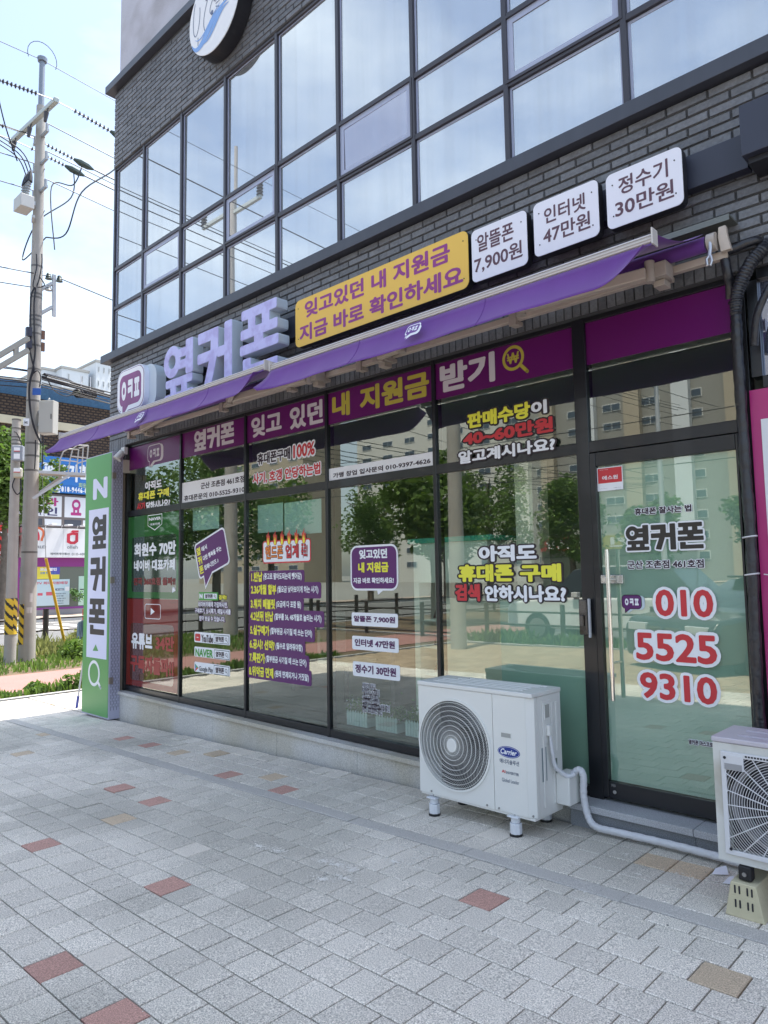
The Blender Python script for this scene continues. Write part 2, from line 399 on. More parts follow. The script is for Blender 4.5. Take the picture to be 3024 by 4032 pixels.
while y < 60: kb.box(-10.40, -10.31, y, y+.985, FLAT-.12, FLAT+.006); y += .99
x = -10.3
while x < 30: kb.box(x, x+.985, -5.7, -5.61, FLAT-.12, gz(x)+.01); x += .99
setp(kb.build('kerb', mat('kerb_granite', (.46, .45, .43), .85, speck=.2, sscale=150, island=.06)), kind='structure')
kb = MB()
for k in range(60): kb.box(-18.12, -18.0, -60+3*k, -57.02+3*k, FLAT-.15, FLAT+.01)
for k in range(60): kb.box(-29.9, -29.78, -60+3*k, -57.02+3*k, FLAT-.15, FLAT+.02)
for k in range(40): kb.box(-18+3*k, -15.02+3*k, -6.6, -6.45, FLAT-.15, FLAT+.01)
for k in range(40): kb.box(-18+3*k, -15.02+3*k, -20.65, -20.5, FLAT-.15, FLAT+.03)
setp(kb.build('road_kerb', mat('kerb_granite2', (.40, .39, .38), .85, speck=.15, sscale=120)), kind='structure')
strip('opposite_pavement', -18, 160, -26, -20.65, FLAT+.02, mat('opp_pavers', (.36, .33, .30), .9, var=.12, scale=2, speck=.1))
strip('parking_area', -18, 160, -700, -26, FLAT+.01, mat('lot', (.16, .16, .16), .9, var=.1, scale=.3))
# painted markings
mk = MB(); zz = FLAT-.090
for k in range(11):                                        # crosswalk bars on the side road
    yy = 8.2+k*.95; mk.add([(-27.6, yy, zz), (-23.9, yy, zz), (-23.9, yy+.48, zz), (-27.6, yy+.48, zz)], [(0, 1, 2, 3)])
for x0, x1, a, b in ((-24.05, -23.9, -40, 6.5), (-24.05, -23.9, 20, 80), (-18.75, -18.62, -60, 100), (-28.9, -28.75, -60, 100), (-22.4, -19.2, 18.6, 19.0)):
    mk.add([(x0, a, zz), (x1, a, zz), (x1, b, zz), (x0, b, zz)], [(0, 1, 2, 3)])
mk.build('painted_markings', mat('road_paint', (.72, .72, .70), .8, var=.08, scale=5), side_road, recalc=False)
mk = MB(); zz = FLAT-.086
for yy, dash in ((-7.0, 0), (-10.2, 1), (-13.4, 0), (-13.7, 0), (-16.9, 1), (-20.1, 0)):
    x = -16
    while x < 40:
        L = 3 if dash else 56
        mk.add([(x, yy-.06, zz), (x+L, yy-.06, zz), (x+L, yy+.06, zz), (x, yy+.06, zz)], [(0, 1, 2, 3)]); x += 8 if dash else 60
mk.build('lane_markings', mat('road_paint', (.72, .72, .70), .8), front_road, recalc=False)

# pavers : one mesh shape, copies with own object
SP = .165
def paver_mesh(w, h, ms, name='paver', dz=0.0):
    g_, b_ = .0030, .004; x0, x1, y0, y1 = -w/2+g_, w/2-g_, -h/2+g_, h/2-g_
    vs = [(x, y, -.03) for x, y in ((x0, y0), (x1, y0), (x1, y1), (x0, y1))]+[(x, y, -.003) for x, y in ((x0, y0), (x1, y0), (x1, y1), (x0, y1))] +\
         [(x, y, 0) for x, y in ((x0+b_, y0+b_), (x1-b_, y0+b_), (x1-b_, y1-b_), (x0+b_, y1-b_))]
    fs = [(8, 9, 10, 11)]
    for a in (0, 4):
        for i in range(4): fs.append((a+i, a+(i+1) % 4, a+4+(i+1) % 4, a+4+i))
    me = bpy.data.meshes.new(name); me.from_pydata(vs, [], fs); me.materials.append(ms); return me, vs, fs
def cam_px(p):
    d = Vector(p)-Vector((0, 0, 1.5)); f = d.dot(F)
    if f < .2: return None
    return 1512+2824.87*d.dot(RR)/f, 2016-2824.87*d.dot(UU)/f, f
special = {}
def near_cell(x, y, kind): special[(round(x, 2), round(y, 2))] = kind
reds = [(-2.95, 1.17), (-2.44, 1.17), (-3.23, 1.83), (-4.35, 1.67), (-1.90, 2.66), (-6.71, 3.37), (-4.08, 3.21), (-4.51, 2.49), (-6.22, 3.38), (-4.72, 3.21), (-5.05, 2.49), (-9.9, 4.7), (-3.9, .35), (-7.6, 1.0), (-5.6, -.5)]
tans = [(-4.37, 2.16), (-1.05, 2.65), (-5.42, 3.54), (-5.62, 3.37), (-4.35, 3.38), (-7.6, 2.9), (-1.62, 3.54), (-1.47, 3.54), (-9.7, 3.6), (-9.5, 3.9), (-9.8, 4.2), (-9.6, 4.9), (-8.0, 1.9), (-6.9, 2.49), (-1.2, 1.5)]
pales = [(-2.85, 1.33), (-5.25, 3.71), (-8.5, 3.54), (-8.3, 3.54), (-8.6, 3.54), (-7.2, 2.8), (-3.6, 2.2), (-2.45, 3.37)]
cells = []
rows = []
y = 3.12
while y < 3.75: rows.append((y, SP, 0)); y += SP
rows.append((2.915, .095, 1))
y = 2.915-SP; i = 0
while y > -5.5: rows.append((y, SP, 2+i % 2)); y -= SP; i += 1
for y0, h, typ in rows:
    off = {0: .0, 1: .05, 2: .0, 3: .0825}[typ]
    wdt = SP if typ != 1 else .18
    x = -10.22+off if typ < 2 else -10.21+off
    while x < 13.9:
        cells.append((x+wdt/2, y0+h/2, wdt, h, typ)); x += wdt
yy = 3.80
while yy < 14:
    x = -10.22
    while x < -8.3: cells.append((x+SP/2, yy+SP/2, SP, SP, 0)); x += SP
    yy += SP
x = -10.0
while x < 13.5: cells.append((x+.425, 3.0675, .85, .105, 9)); x += .85
kinds = {}
for c in cells: kinds[c] = granite_s if c[4] == 9 else (granite_warm if c[1] < -1.2 else granite_a)
def nearest(lst, m):
    for px, py in lst:
        best = min((c for c in cells if c[4] != 9), key=lambda c: (c[0]-px)**2+(c[1]-py)**2); kinds[best] = m
nearest(reds, granite_r); nearest(tans, granite_t); nearest(pales, granite_w)
def area_in_view(c):
    p = cam_px((c[0], c[1], gz(c[0])))
    if not p or not (-80 < p[0] < 3104 and -50 < p[1] < 4112): return 0
    q = [cam_px((c[0]+sx*c[2]/2, c[1]+sy*c[3]/2, gz(c[0]))) for sx, sy in ((-1, -1), (1, -1), (1, 1), (-1, 1))]
    if any(v is None for v in q): return 0
    return abs(sum(q[i][0]*q[(i+1) % 4][1]-q[(i+1) % 4][0]*q[i][1] for i in range(4)))/2
ranked = sorted(cells, key=area_in_view, reverse=True)
meshes = {}
rest = {}
tilt = R(1.2)
for i, c in enumerate(ranked):
    m = kinds[c]; key = (c[2], c[3], m.name)
    if key not in meshes: meshes[key] = paver_mesh(c[2], c[3], m)
    me, vs, fs = meshes[key]
    dz = random.uniform(-.0012, .0012); rx = random.gauss(0, .004); ry = random.gauss(0, .004); rzz = random.gauss(0, .004)
    if i > 300 and random.random() < .01: dz += .006; rx *= 4
    if 2.2 < (c[1]) < 3.8 and -6.2 < c[0] < -4 and c[1] > 3.6: rx += random.choice((0, 0, .05)); dz += .004
    if i < 300:
        o = bpy.data.objects.new('paver', me); COL.objects.link(o); o.parent = bed
        o.location = (c[0], c[1], gz(c[0])+dz); o.rotation_euler = (rx, ry+(-.021 if c[0] > -9 else 0), rzz)
    else:
        mb = rest.setdefault(m.name, MB()); mt = Matrix.Translation((c[0], c[1], gz(c[0])+dz)) @ Matrix.Rotation(rzz, 4, 'Z') @ Matrix.Rotation(rx, 4, 'X') @ Matrix.Rotation(ry-(.021 if c[0] > -9 else 0), 4, 'Y')
        mb.add([mt @ Vector(v) for v in vs], fs)
allm = list(rest.keys()); mb = MB()
for k, nme in enumerate(allm):
    mb.mi = k; mb.add(rest[nme].v, rest[nme].f)
o = mb.build('pavers', [MATS[n] for n in allm], bed, recalc=False); setp(o, kind='stuff')
# plaster splashes and specks on the pavement
sp = MB()
spots = [PG('L', 640, 1500), PG('L', 980, 1575), PG('L', 950, 1490), PG('L', 1250, 1560), PG('L', 540, 1340), PG('L', 660, 1250), PG('K', 400, 1340), PG('K', 500, 1400), PG('K', 560, 1420), PG('K', 180, 1620),
         PG('D1', 730, 1868), PG('D1', 760, 1880), PG('D1', 700, 1862), PG('D1', 745, 1900), PG('D1', 600, 1838), PG('D1', 560, 1830), PG('D1', 850, 1862), PG('D1', 695, 1900), PG('L', 130, 1420), PG('L', 200, 1640)]
for k, (px, py, pz) in enumerate(spots):
    for q in range(170 if k >= 10 and k < 18 else 60):
        a = random.random()*2*PI; r_ = abs(random.gauss(0, .045)); s_ = random.uniform(.0010, .0042)*(1.25 if 10 <= k < 18 or k in (6, 7) else 1)*math.exp(-(r_/.09)**2)+.0006
        cx, cy_ = px+math.cos(a)*r_*1.6, py+math.sin(a)*r_*.8; n_ = random.randint(5, 8)
        sp.add([(cx+math.cos(2*PI*j/n_)*s_*random.uniform(.6, 1.6), cy_+math.sin(2*PI*j/n_)*s_*random.uniform(.5, 1.2), gz(cx)+.0032) for j in range(n_)], [tuple(range(n_))])
for q in range(260):
    cx, cy_ = random.uniform(-7, -.9), random.uniform(1, 3.8); s_ = random.uniform(.001, .0032)
    sp.add([(cx+math.cos(2*PI*j/6)*s_*random.uniform(.6, 1.5), cy_+math.sin(2*PI*j/6)*s_, gz(cx)+.0032) for j in range(6)], [tuple(range(6))])
gm_ = MB()
for q in range(110):
    cx, cy_ = random.uniform(-8, -.9), random.uniform(.6, 3.75); s_ = random.uniform(.0015, .005)
    gm_.add([(cx+math.cos(2*PI*j/9)*s_*random.uniform(.8, 1.3), cy_+math.sin(2*PI*j/9)*s_, gz(cx)+.0026) for j in range(9)], [tuple(range(9))])
setp(gm_.build('gum_spots', mat('old_gum', (.17, .165, .155), .8), recalc=False), 'small dark flattened gum spots and grit on the pavers', 'gum spots', kind='stuff')
setp(sp.build('paint_splashes', mat('dried_plaster', (.80, .77, .71), .95), recalc=False), 'flecks of dried white plaster splashed on the grey pavers', 'splashes', kind='stuff')
for k, pts, lab in ((0, [PG('L', 1215, 1505), PG('L', 1348, 1508), PG('L', 1330, 1470), PG('L', 1245, 1478)], 'white paper scrap nearest the door step, lying on the pavers'),
                    (1, [PG('L', 1300, 1575), PG('L', 1390, 1588), PG('L', 1390, 1555), PG('L', 1350, 1548)], 'white paper scrap touching the cream concrete block under the fan unit')):
    mb = MB(); ps = [Vector(p)+Vector((0, 0, .006)) for p in pts]; ps[2].z += .02; ps[3].z += .012
    mb.add(ps+[p-Vector((0, 0, .0008)) for p in ps], [(0, 1, 2, 3), (7, 6, 5, 4), (0, 4, 5, 1), (1, 5, 6, 2), (2, 6, 7, 3), (3, 7, 4, 0)])
    setp(mb.build('paper_scrap', mat('paper', (.78, .78, .84), .8)), lab, 'litter')

# ================================================================== the building
BX0, BX1, BY0, BY1, BZ = -8.08, 7.5, 3.84, 13.5, 10.7
B = empty('corner_building', 'dark brick corner building with mirrored upper windows above the phone shop', 'building', (-8.08, 3.84, -.06))
conc = mat('stucco', (.50, .50, .56), .95, var=.08, scale=3, bump=.5, bscale=40, hue=(.40, .39, .43))
brickm = mat('dark_brick', (.150, .156, .172), .5, var=.18, scale=9, objrand=.20, island=.20, speck=.12, sscale=60, bump=.5, bscale=50, spec=.5)
brickj = mat('brick_mortar', (.060, .061, .065), .9)
ledgem = mat('dark_cladding', (.050, .056, .075), .42, var=.10, scale=3, streak=.12)
framem = mat('dark_anodised_frame', (.040, .038, .048), .35)
framed = mat('black_frame', (.012, .013, .016), .32, coat=.2)
gran = mat('granite_base', (.34, .35, .37), .7, var=.08, scale=2, speck=.30, sscale=230, bump=.1, bscale=200, hue=(.30, .26, .18))
MATS['granite_base']
gran = mat('granite_panel_stone', (.54, .53, .51), .65, hue=(.46, .43, .36), var=.07, scale=2, speck=.30, sscale=230, bump=.1, bscale=200)
tanst = mat('tan_stone', (.36, .30, .23), .8, var=.14, scale=7, bump=.5, bscale=30)
# core masses (walls, roof)
box('upper_wall', conc, BX0, BX1, 3.90, 4.12, 7.45, BZ, B)
box('side_wall', conc, BX0, BX0+.22, 4.13, BY1, 3.0, BZ, B)
box('side_wall', tanst, BX0+.02, BX0+.22, 4.13, BY1, -.1, 2.998, B)
box('back_wall', conc, BX0+.221, BX1, BY1-.2, BY1, -.1, BZ, B)
box('end_wall', conc, BX1-.2, BX1-.001, 4.13, BY1-.201, -.1, BZ, B)
box('roof', mat('roof_slab', (.3, .3, .3), .9), BX0+.221, BX1-.201, 4.121, BY1-.201, BZ-.25, BZ-.02, B)
box('floor_slab', mat('shop_ceiling', (.40, .42, .40), .9), BX0+.221, BX1-.201, 4.121, BY1-.201, 3.05, 3.30, B)
# brick backing
box('brick_backing', brickj, BX0+.001, BX1, 3.850, 4.12, 3.015, 4.05, B)
box('brick_backing', brickj, BX0+.001, BX1, 3.850, 4.12, 6.47, 7.45, B)
# ledges
def ledge(z0, z1, zt):
    mb = MB(); mb.add([(-8.20, 3.77, z0), (BX1, 3.77, z0), (BX1, 3.86, z0), (-8.20, 3.86, z0), (-8.20, 3.77, z1), (BX1, 3.77, z1), (BX1, 3.86, zt), (-8.20, 3.86, zt)],
        [(3, 2, 1, 0), (4, 5, 6, 7), (0, 1, 5, 4), (1, 2, 6, 5), (2, 3, 7, 6), (3, 0, 4, 7)])
    mb.box(-8.20, -8.085, 3.861, 13.4, z0, z1); return mb
ledge(4.055, 4.145, 4.19).build('window_ledge', ledgem, B, bevel=.003)
ledge(7.46, 7.55, 7.57).build('parapet_ledge', ledgem, B, bevel=.003)
# bricks
BL, BH = .2215, .0553
bl = []
def brick_rows(z0, z1, xa, xb):
    k = 0; z = z0
    while z+BH <= z1+.001:
        x = xa-(BL/2 if k % 2 else 0)
        while x < xb:
            a, b = max(x, xa), min(x+BL, xb)
            if b-a > .03: bl.append((a, b, z))
            x += BL
        z += BH; k += 1
brick_rows(3.11, 4.05, BX0, 5.2); brick_rows(6.475, 7.44, BX0, -1.5)
def bs(b):
    p = cam_px(((b[0]+b[1])/2, 3.84, b[2]))
    if not p or not (-30 < p[0] < 3054 and -30 < p[1] < 4000): return 0
    return 1/p[2]
bl.sort(key=bs, reverse=True)
bme = {}
rb = MB()
def brick_geo(w_):
    g_ = .0045; h_ = BH/2-g_; x_ = w_/2-g_; c = .003
    vs = [(-x_, 0, -h_), (x_, 0, -h_), (x_, 0, h_), (-x_, 0, h_), (-x_+c, -.012, -h_+c), (x_-c, -.012, -h_+c), (x_-c, -.012, h_-c), (-x_+c, -.012, h_-c)]
    return vs, [(4, 5, 6, 7), (0, 1, 5, 4), (1, 2, 6, 5), (2, 3, 7, 6), (3, 0, 4, 7)]
for i, (a, b, z) in enumerate(bl):
    w_ = round(b-a, 3); jit = random.uniform(-.0025, .0025)
    if i < 300:
        if w_ not in bme:
            vs, fs = brick_geo(w_); me = bpy.data.meshes.new('brick'); me.from_pydata(vs, [], fs); me.materials.append(brickm); bme[w_] = me
        o = link('brick', bme[w_], B, world=False); o.location = ((a+b)/2+8.08, 3.851-3.84+jit, z+BH/2+.06)
    else:
        vs, fs = brick_geo(w_); rb.add([((a+b)/2+v[0], 3.851+v[1]+jit, z+BH/2+v[2]) for v in vs], fs)
setp(rb.build('brickwork', brickm, B, recalc=False), kind='stuff')
# soldier course under the bricks
sc_ = MB(); x = BX0
while x < 5.2:
    sc_.box(x+.004, x+BH-.004, 3.843, 3.86, 3.02, 3.105) if x > -7.72 else sc_.box(x+.004, x+BH-.004, 3.843, 3.86, 2.86, 3.105)
    x += BH
setp(sc_.build('soldier_course', brickm, B, recalc=False), kind='stuff')
box('brick_backing', brickj, BX0+.001, -7.70, 3.851, 4.0, 2.85, 3.014, B)
box('lintel', mat('cream_lintel', (.58, .54, .46), .8, var=.08, scale=5), BX0+.001, -7.70, 3.83, 3.99, 2.70, 2.849, B)
box('corner_pier', tanst, BX0+.001, -7.76, 3.85, 4.12, .25, 2.699, B)
ps = MB(); z = .26
while z < 2.66: ps.box(-8.07, -7.765, 3.838, 3.86, z, z+.085); z += .095
setp(ps.build('pier_stones', tanst, B, recalc=False), kind='stuff')

# upper curtain wall
mull = [-8.07]+[-7.37+.8155*k for k in range(0, 18)]
zr = [4.19, 4.72, 5.20, 6.47]
upg = mirror_glass('mirror_window_glass', (.24, .26, .28), (.84, .84, .82), .62, wav=.06)
upg2 = mirror_glass('mirror_window_glass_tilted', (.30, .29, .33), (.66, .68, .76), .45, wav=.06)
sash_in = mat('lavender_seal', (.36, .40, .54), .35)
fr = MB()
for x in mull[:-1]: fr.box(x-.018, x+.018, 3.852, 3.93, 4.19, 6.47)
for z in zr[1:3]: fr.box(BX0+.02, mull[-1], 3.856, 3.92, z-.02, z+.02)
fr.build('window_frame', framem, B, bevel=.002)
fr2 = MB(); fr2.box(BX0+.02, mull[-1], 3.857, 3.93, 6.445, 6.469); fr2.build('window_frame', framem, B)
for i in range(12):
    for j in range(3):
        x0, x1 = mull[i]+.019, mull[i+1]-.019; z0, z1 = zr[j]+(.021 if j else .002), zr[j+1]-.022
        opens = (j == 1 and i % 2 == 1) 
        a_ = random.gauss(0, .0035); b_ = random.gauss(0, .003)
        if opens: b_ += -.012 if i == 5 else 0
        mb = MB()
        yy = 3.882 if not opens else 3.868
        vs = [(x0, yy+a_*(-1)*(x1-x0)/2, z0), (x1, yy+a_*(x1-x0)/2, z0), (x1, yy+a_*(x1-x0)/2, z1), (x0, yy-a_*(x1-x0)/2, z1)]
        vs = [(v[0], v[1]+(b_*(v[2]-(z0+z1)/2)), v[2]) for v in vs]
        mb.add(vs+[(v[0], v[1]+.008, v[2]) for v in vs], [(0, 1, 2, 3), (7, 6, 5, 4), (0, 4, 5, 1), (1, 5, 6, 2), (2, 6, 7, 3), (3, 7, 4, 0)])
        p = mb.build('pane', upg2 if (opens and i == 5) else upg, B)
        # lavender seal strip inside the frame edge
        s = .016 if not opens else .045
        rr_ = lambda e: [(x0+e, z0+e), (x1-e, z0+e), (x1-e, z1-e), (x0+e, z1-e)]
        q = MB().ring(rr_(.0), rr_(s), -.004, .0, FY(yy-.0012)).build('window_seal', sash_in, B)
        if opens:
            MB().ring(rr_(-.018), rr_(.002), -.02, .01, FY(yy)).build('sash', framem, B)
bk = box('blind', mat('blind', (.5, .52, .55), .9), BX0+.23, BX1-.21, 4.0, 4.01, 4.1, 6.5, B)

# ground floor shopfront
GM = [-7.735, -6.575, -5.445, -4.325, -3.185, -2.045]
DRX = -1.165
def zb(x): return .31-.010*(x+7.7)     # window foot, falling slightly to the right
sf = MB()
for i, x in enumerate(GM):
    w_ = .015 if i else .03
    if i == 5: w_ = .042
    sf.box(x-w_, x+w_, 3.885, 3.965, zb(x)-.05 if i < 5 else .20, 3.016)
sf.box(DRX-.01, DRX+.06, 3.887, 3.965, .20, 3.016)
sf.box(-7.77, DRX, 3.888, 3.96, 2.196, 2.262)
sf.box(-7.77, DRX, 3.889, 3.96, 2.985, 3.016)
for i in range(5):
    x0, x1 = GM[i]+.0155+(.016 if i == 0 else 0), GM[i+1]-.0155-(.027 if i == 4 else 0)
    mb_ = [(x0, zb(x0)-.045), (x1, zb(x1)-.045), (x1, zb(x1)+.012), (x0, zb(x0)+.012)]
    sf.prism(mb_, 0, .09, FY(3.888))
sf.build('shopfront_frame', framed, B, bevel=.003)
glz = glass_mat('shop_glass', (.88, .95, .90), (.90, .93, .84), .24)
for i in range(6):
    x0 = GM[i]+.016+(.015 if i == 0 else 0); x1 = (GM[i+1]-.016-(.027 if i == 4 else 0)) if i < 5 else DRX-.011
    if i == 5: x0 += .027
    for z0, z1 in (((zb(x0)+.012 if i < 5 else .2), 2.195), (2.263, 2.984)):
        if i == 5 and z1 < 2.3: continue
        MB().box(x0, x1, 3.905, 3.913, z0, z1).build('window_pane', glz, B)
# door
dr = MB(); dx0, dx1 = -2.0, -1.178
dr.box(dx0, dx0+.035, 3.88, 3.93, .225, 2.19); dr.box(dx1-.012, dx1, 3.88, 3.93, .225, 2.19)
dr.box(dx0+.036, dx1-.013, 3.881, 3.929, 2.11, 2.19); dr.box(dx0+.036, dx1-.013, 3.881, 3.929, .225, .315)
door = dr.build('door', framed, B, bevel=.003)
film = mat('frosted_film', (.46, .58, .53), .55)
box('door_pane', glz, dx0+.036, dx1-.013, 3.900, 3.908, .316, 2.109, door)
box('frosted_film', film, dx0+.037, dx1-.014, 3.912, 3.914, .317, 2.108, door)
steel = mat('brushed_steel', (.78, .76, .72), .16, 1.0)
hb = MB().tube([(-1.893, 3.835, .775), (-1.893, 3.835, 1.62)], .0125, 14)
hb.tube([(-1.893, 3.835, .98), (-1.893, 3.90, .98)], .007); hb.tube([(-1.893, 3.835, 1.45), (-1.893, 3.90, 1.45)], .007)
hb.build('handle', steel, door, smooth=True)
hb = MB().tube([(-1.893, 3.98, .775), (-1.893, 3.98, 1.62)], .0125, 14)
hb.build('handle', steel, door, smooth=True)
lk = MB().box(-1.965, -1.83, 3.885, 3.899, 1.425, 1.475); lk.build('lock_plate', mat('chrome', (.55, .56, .57), .25, 1.0), door, bevel=.003)
MB().prism(ell(-1.94, 1.45, .013, .013, 16), 0, .006, FY(3.878)).build('keyhole', mat('chrome2', (.7, .7, .7), .3, 1), door)
MB().prism(ell(-1.93, .262, .010, .010, 12), 0, .003, FY(3.877)).build('floor_bolt', mat('chrome2', (.7, .7, .7), .3, 1), door)
text('도어공사', PX('L', 417, 800, 450, 783, 3.878), 3.8785, mat('etched', (.4, .4, .4), .6), door, wt=.01)
lb = MB().box(-2.085, -2.035, 3.835, 3.864, 1.13, 1.335); lockb = lb.build('digital_lock', mat('glossy_dark_bronze', (.025, .018, .015), .12, coat=1), B, bevel=.006)
box('lock_lever', mat('glossy_dark_bronze', (.02, .02, .02), .12), -2.076, -2.050, 3.82, 3.834, 1.18, 1.245, lockb, bevel=.004)
box('lock_back', mat('grey_plastic', (.45, .46, .48), .5), -2.034, -2.020, 3.845, 3.864, 1.115, 1.34, lockb, bevel=.004)
# frosted panel in the pane left of the door
box('frosted_film', film, -2.69, -2.095, 3.918, 3.920, zb(-2.2)+.013, 1.33, B)

# granite base and sills
GP = [(-7.80, -6.85), (-6.85, -5.88), (-5.88, -4.92), (-4.92, -3.95), (-3.95, -2.98), (-2.98, -2.15)]
for a, b in GP:
    mb = MB().prism([(a+.0015, gz(a)-.03), (b-.0015, gz(b)-.03), (b-.0015, zb(b)-.085), (a+.0015, zb(a)-.085)], 0, .16, FY(3.832)); mb.build('granite_panel', gran, B, bevel=.002)
    mb = MB().prism([(a+.0008-.0, zb(a)-.084), (b-.0008, zb(b)-.084), (b-.0008, zb(b)-.051), (a+.0008, zb(a)-.051)], 0, .19, FY(3.808)); mb.build('window_sill', gran, B, bevel=.003)
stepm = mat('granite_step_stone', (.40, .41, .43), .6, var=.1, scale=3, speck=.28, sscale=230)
for a, b in ((-2.148, -1.45), (-1.45, -.75), (-.75, .2), (.2, 1.2), (1.2, 3)):
    box('granite_step', stepm, a+.001, b-.001, 3.735, 4.0, .168, .205, B, bevel=.003)
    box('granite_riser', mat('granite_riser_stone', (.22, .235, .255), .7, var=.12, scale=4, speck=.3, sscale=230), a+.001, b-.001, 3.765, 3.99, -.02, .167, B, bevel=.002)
# ---------- interior
intw = mat('interior_wall', (.26, .32, .28), .9, var=.03, scale=2)
inter = [('interior_floor', (-7.85, 2.6, 3.985, 8.6, .17, .19), mat('interior_floor', (.30, .30, .28), .35)),
         ('interior_wall', (-7.85, 2.6, 8.6, 8.7, .19, 3.04), intw), ('interior_wall', (2.5, 2.6, 3.97, 8.599, .19, 3.04), intw),
         ('interior_wall', (-7.857, -7.80, 3.98, 8.599, .19, 3.04), intw)]
for n_, b_, m_ in inter: box(n_, m_, *b_, B)
# awning-side wall between door and neighbour, neighbour shopfront
box('neighbour_frame', framed, -1.09, -1.04, 3.872, 3.96, 2.461, 2.959, B)
box('neighbour_frame', framed, -1.039, 4.5, 3.871, 3.96, 2.40, 2.46, B)
box('neighbour_frame', framed, -1.039, 4.5, 3.871, 3.96, 2.96, 3.016, B)
MB().box(-1.039, 4.5, 3.90, 3.908, 2.461, 2.959).build('window_pane', mirror_glass('neighbour_glass', (.10, .11, .15), (.6, .65, .8), .55), B)
box('neighbour_wall', brickj, 4.5, BX1, 3.86, 4.1, -.05, 3.014, B)

# ================================================================== signs on the wall
chan = mat('navy_channel_metal', (.030, .034, .055), .4, var=.1, scale=3, streak=.1)
ch = empty('sign_channel', 'long navy metal channel behind the wall signs, running to the neighbour sign box', 'channel', (-3.4, 3.8, 3.6))
for a, b in ((-6.45, -4.4), (-4.398, -2.45), (-2.448, -1.02)): box('channel_panel', chan, a, b, 3.775, 3.842, 3.505, 3.69, ch, bevel=.002)
bolt = mat('bolt', (.02, .02, .02), .4)
nb = empty('neighbour_sign_box', 'big dark navy sign box of the neighbouring shop at the right edge', 'sign box', (.5, 3.7, 3.8))
nbz1, nbz0 = PT('D1', 2943/1.8228, 402/1.8228, 3.62)[1], PT('D1', 2960/1.8228, 600/1.8228, 3.62)[1]; print('nb', nbz0, nbz1)
box('cabinet', chan, -1.005, 2.6, 3.62, 3.843, nbz0, nbz1, nb, bevel=.004)
box('underside_tray', mat('tray_black', (.015, .015, .02), .5), -.985, 2.58, 3.66, 3.84, nbz0-.03, nbz0-.001, nb)
ypl = mat('ochre_sign_face', (.78, .50, .085), .5)
def board(name, rect, Y, r, mface, mside, label, lines, tm, cat='sign', wt=.03):
    x0, z0, x1, z1 = rect
    e = empty(name, label, cat, ((x0+x1)/2, Y+.02, z0))
    MB().prism(rrect(x0, z0, x1, z1, r), .004, .055, FY(Y)).build('sign_case', mside, e)
    MB().prism(rrect(x0+.002, z0+.002, x1-.002, z1-.002, r), 0, .004, FY(Y)).build('sign_face', mface, e)
    for s, rc in lines: text(s, rc, Y-.0012, tm, e, wt=wt)
    for bx in (x0+.04, x1-.04):
        for bz in (z0+.07, z1-.07):
            MB().prism(ell(bx, bz, .004, .004, 8), 0, .003, FY(Y-.003)).build('screw', bolt, e)
    return e
side = mat('black_case', (.015, .015, .02), .45)
wface = mat('white_sign_face', (.77, .78, .86), .5)
pt = mat('purple_letters', (.26, .035, .22), .5)
bt = mat('brown_letters', (.105, .05, .075), .5)
board('wall_sign', (-4.455, 3.35, -2.69, 3.745), 3.68, .05, ypl, side, 'long yellow wall sign with two lines of purple lettering',
      [('잊고있던 내 지원금', (PT('B', 185, 838, 3.68)[0], 3.572, PT('B', 1237, 278, 3.68)[0], 3.712)), ('지금 바로 확인하세요', (PT('B', 148, 1022, 3.68)[0], 3.385, PT('B', 1332, 468, 3.68)[0], 3.527))], pt, wt=.035)
board('wall_sign', (-2.665, 3.365, -2.245, 3.715), 3.68, .035, wface, side, 'smallest white wall sign, next to the yellow sign, reading 7,900',
      [('알뜰폰', (-2.617, 3.556, -2.34, 3.672)), ('7,900원', (-2.645, 3.418, -2.285, 3.532))], bt, wt=.02)
board('wall_sign', (-2.20, 3.385, -1.775, 3.72), 3.68, .035, wface, side, 'middle white wall sign of three, reading 47',
      [('인터넷', (-2.125, 3.567, -1.855, 3.668)), ('47만원', (-2.135, 3.446, -1.83, 3.548))], bt, wt=.02)
board('wall_sign', (-1.73, 3.39, -1.305, 3.71), 3.68, .035, wface, side, 'white wall sign nearest the right edge, reading 30',
      [('정수기', (-1.655, 3.566, -1.38, 3.668)), ('30만원', (-1.68, 3.445, -1.355, 3.545))], bt, wt=.02)
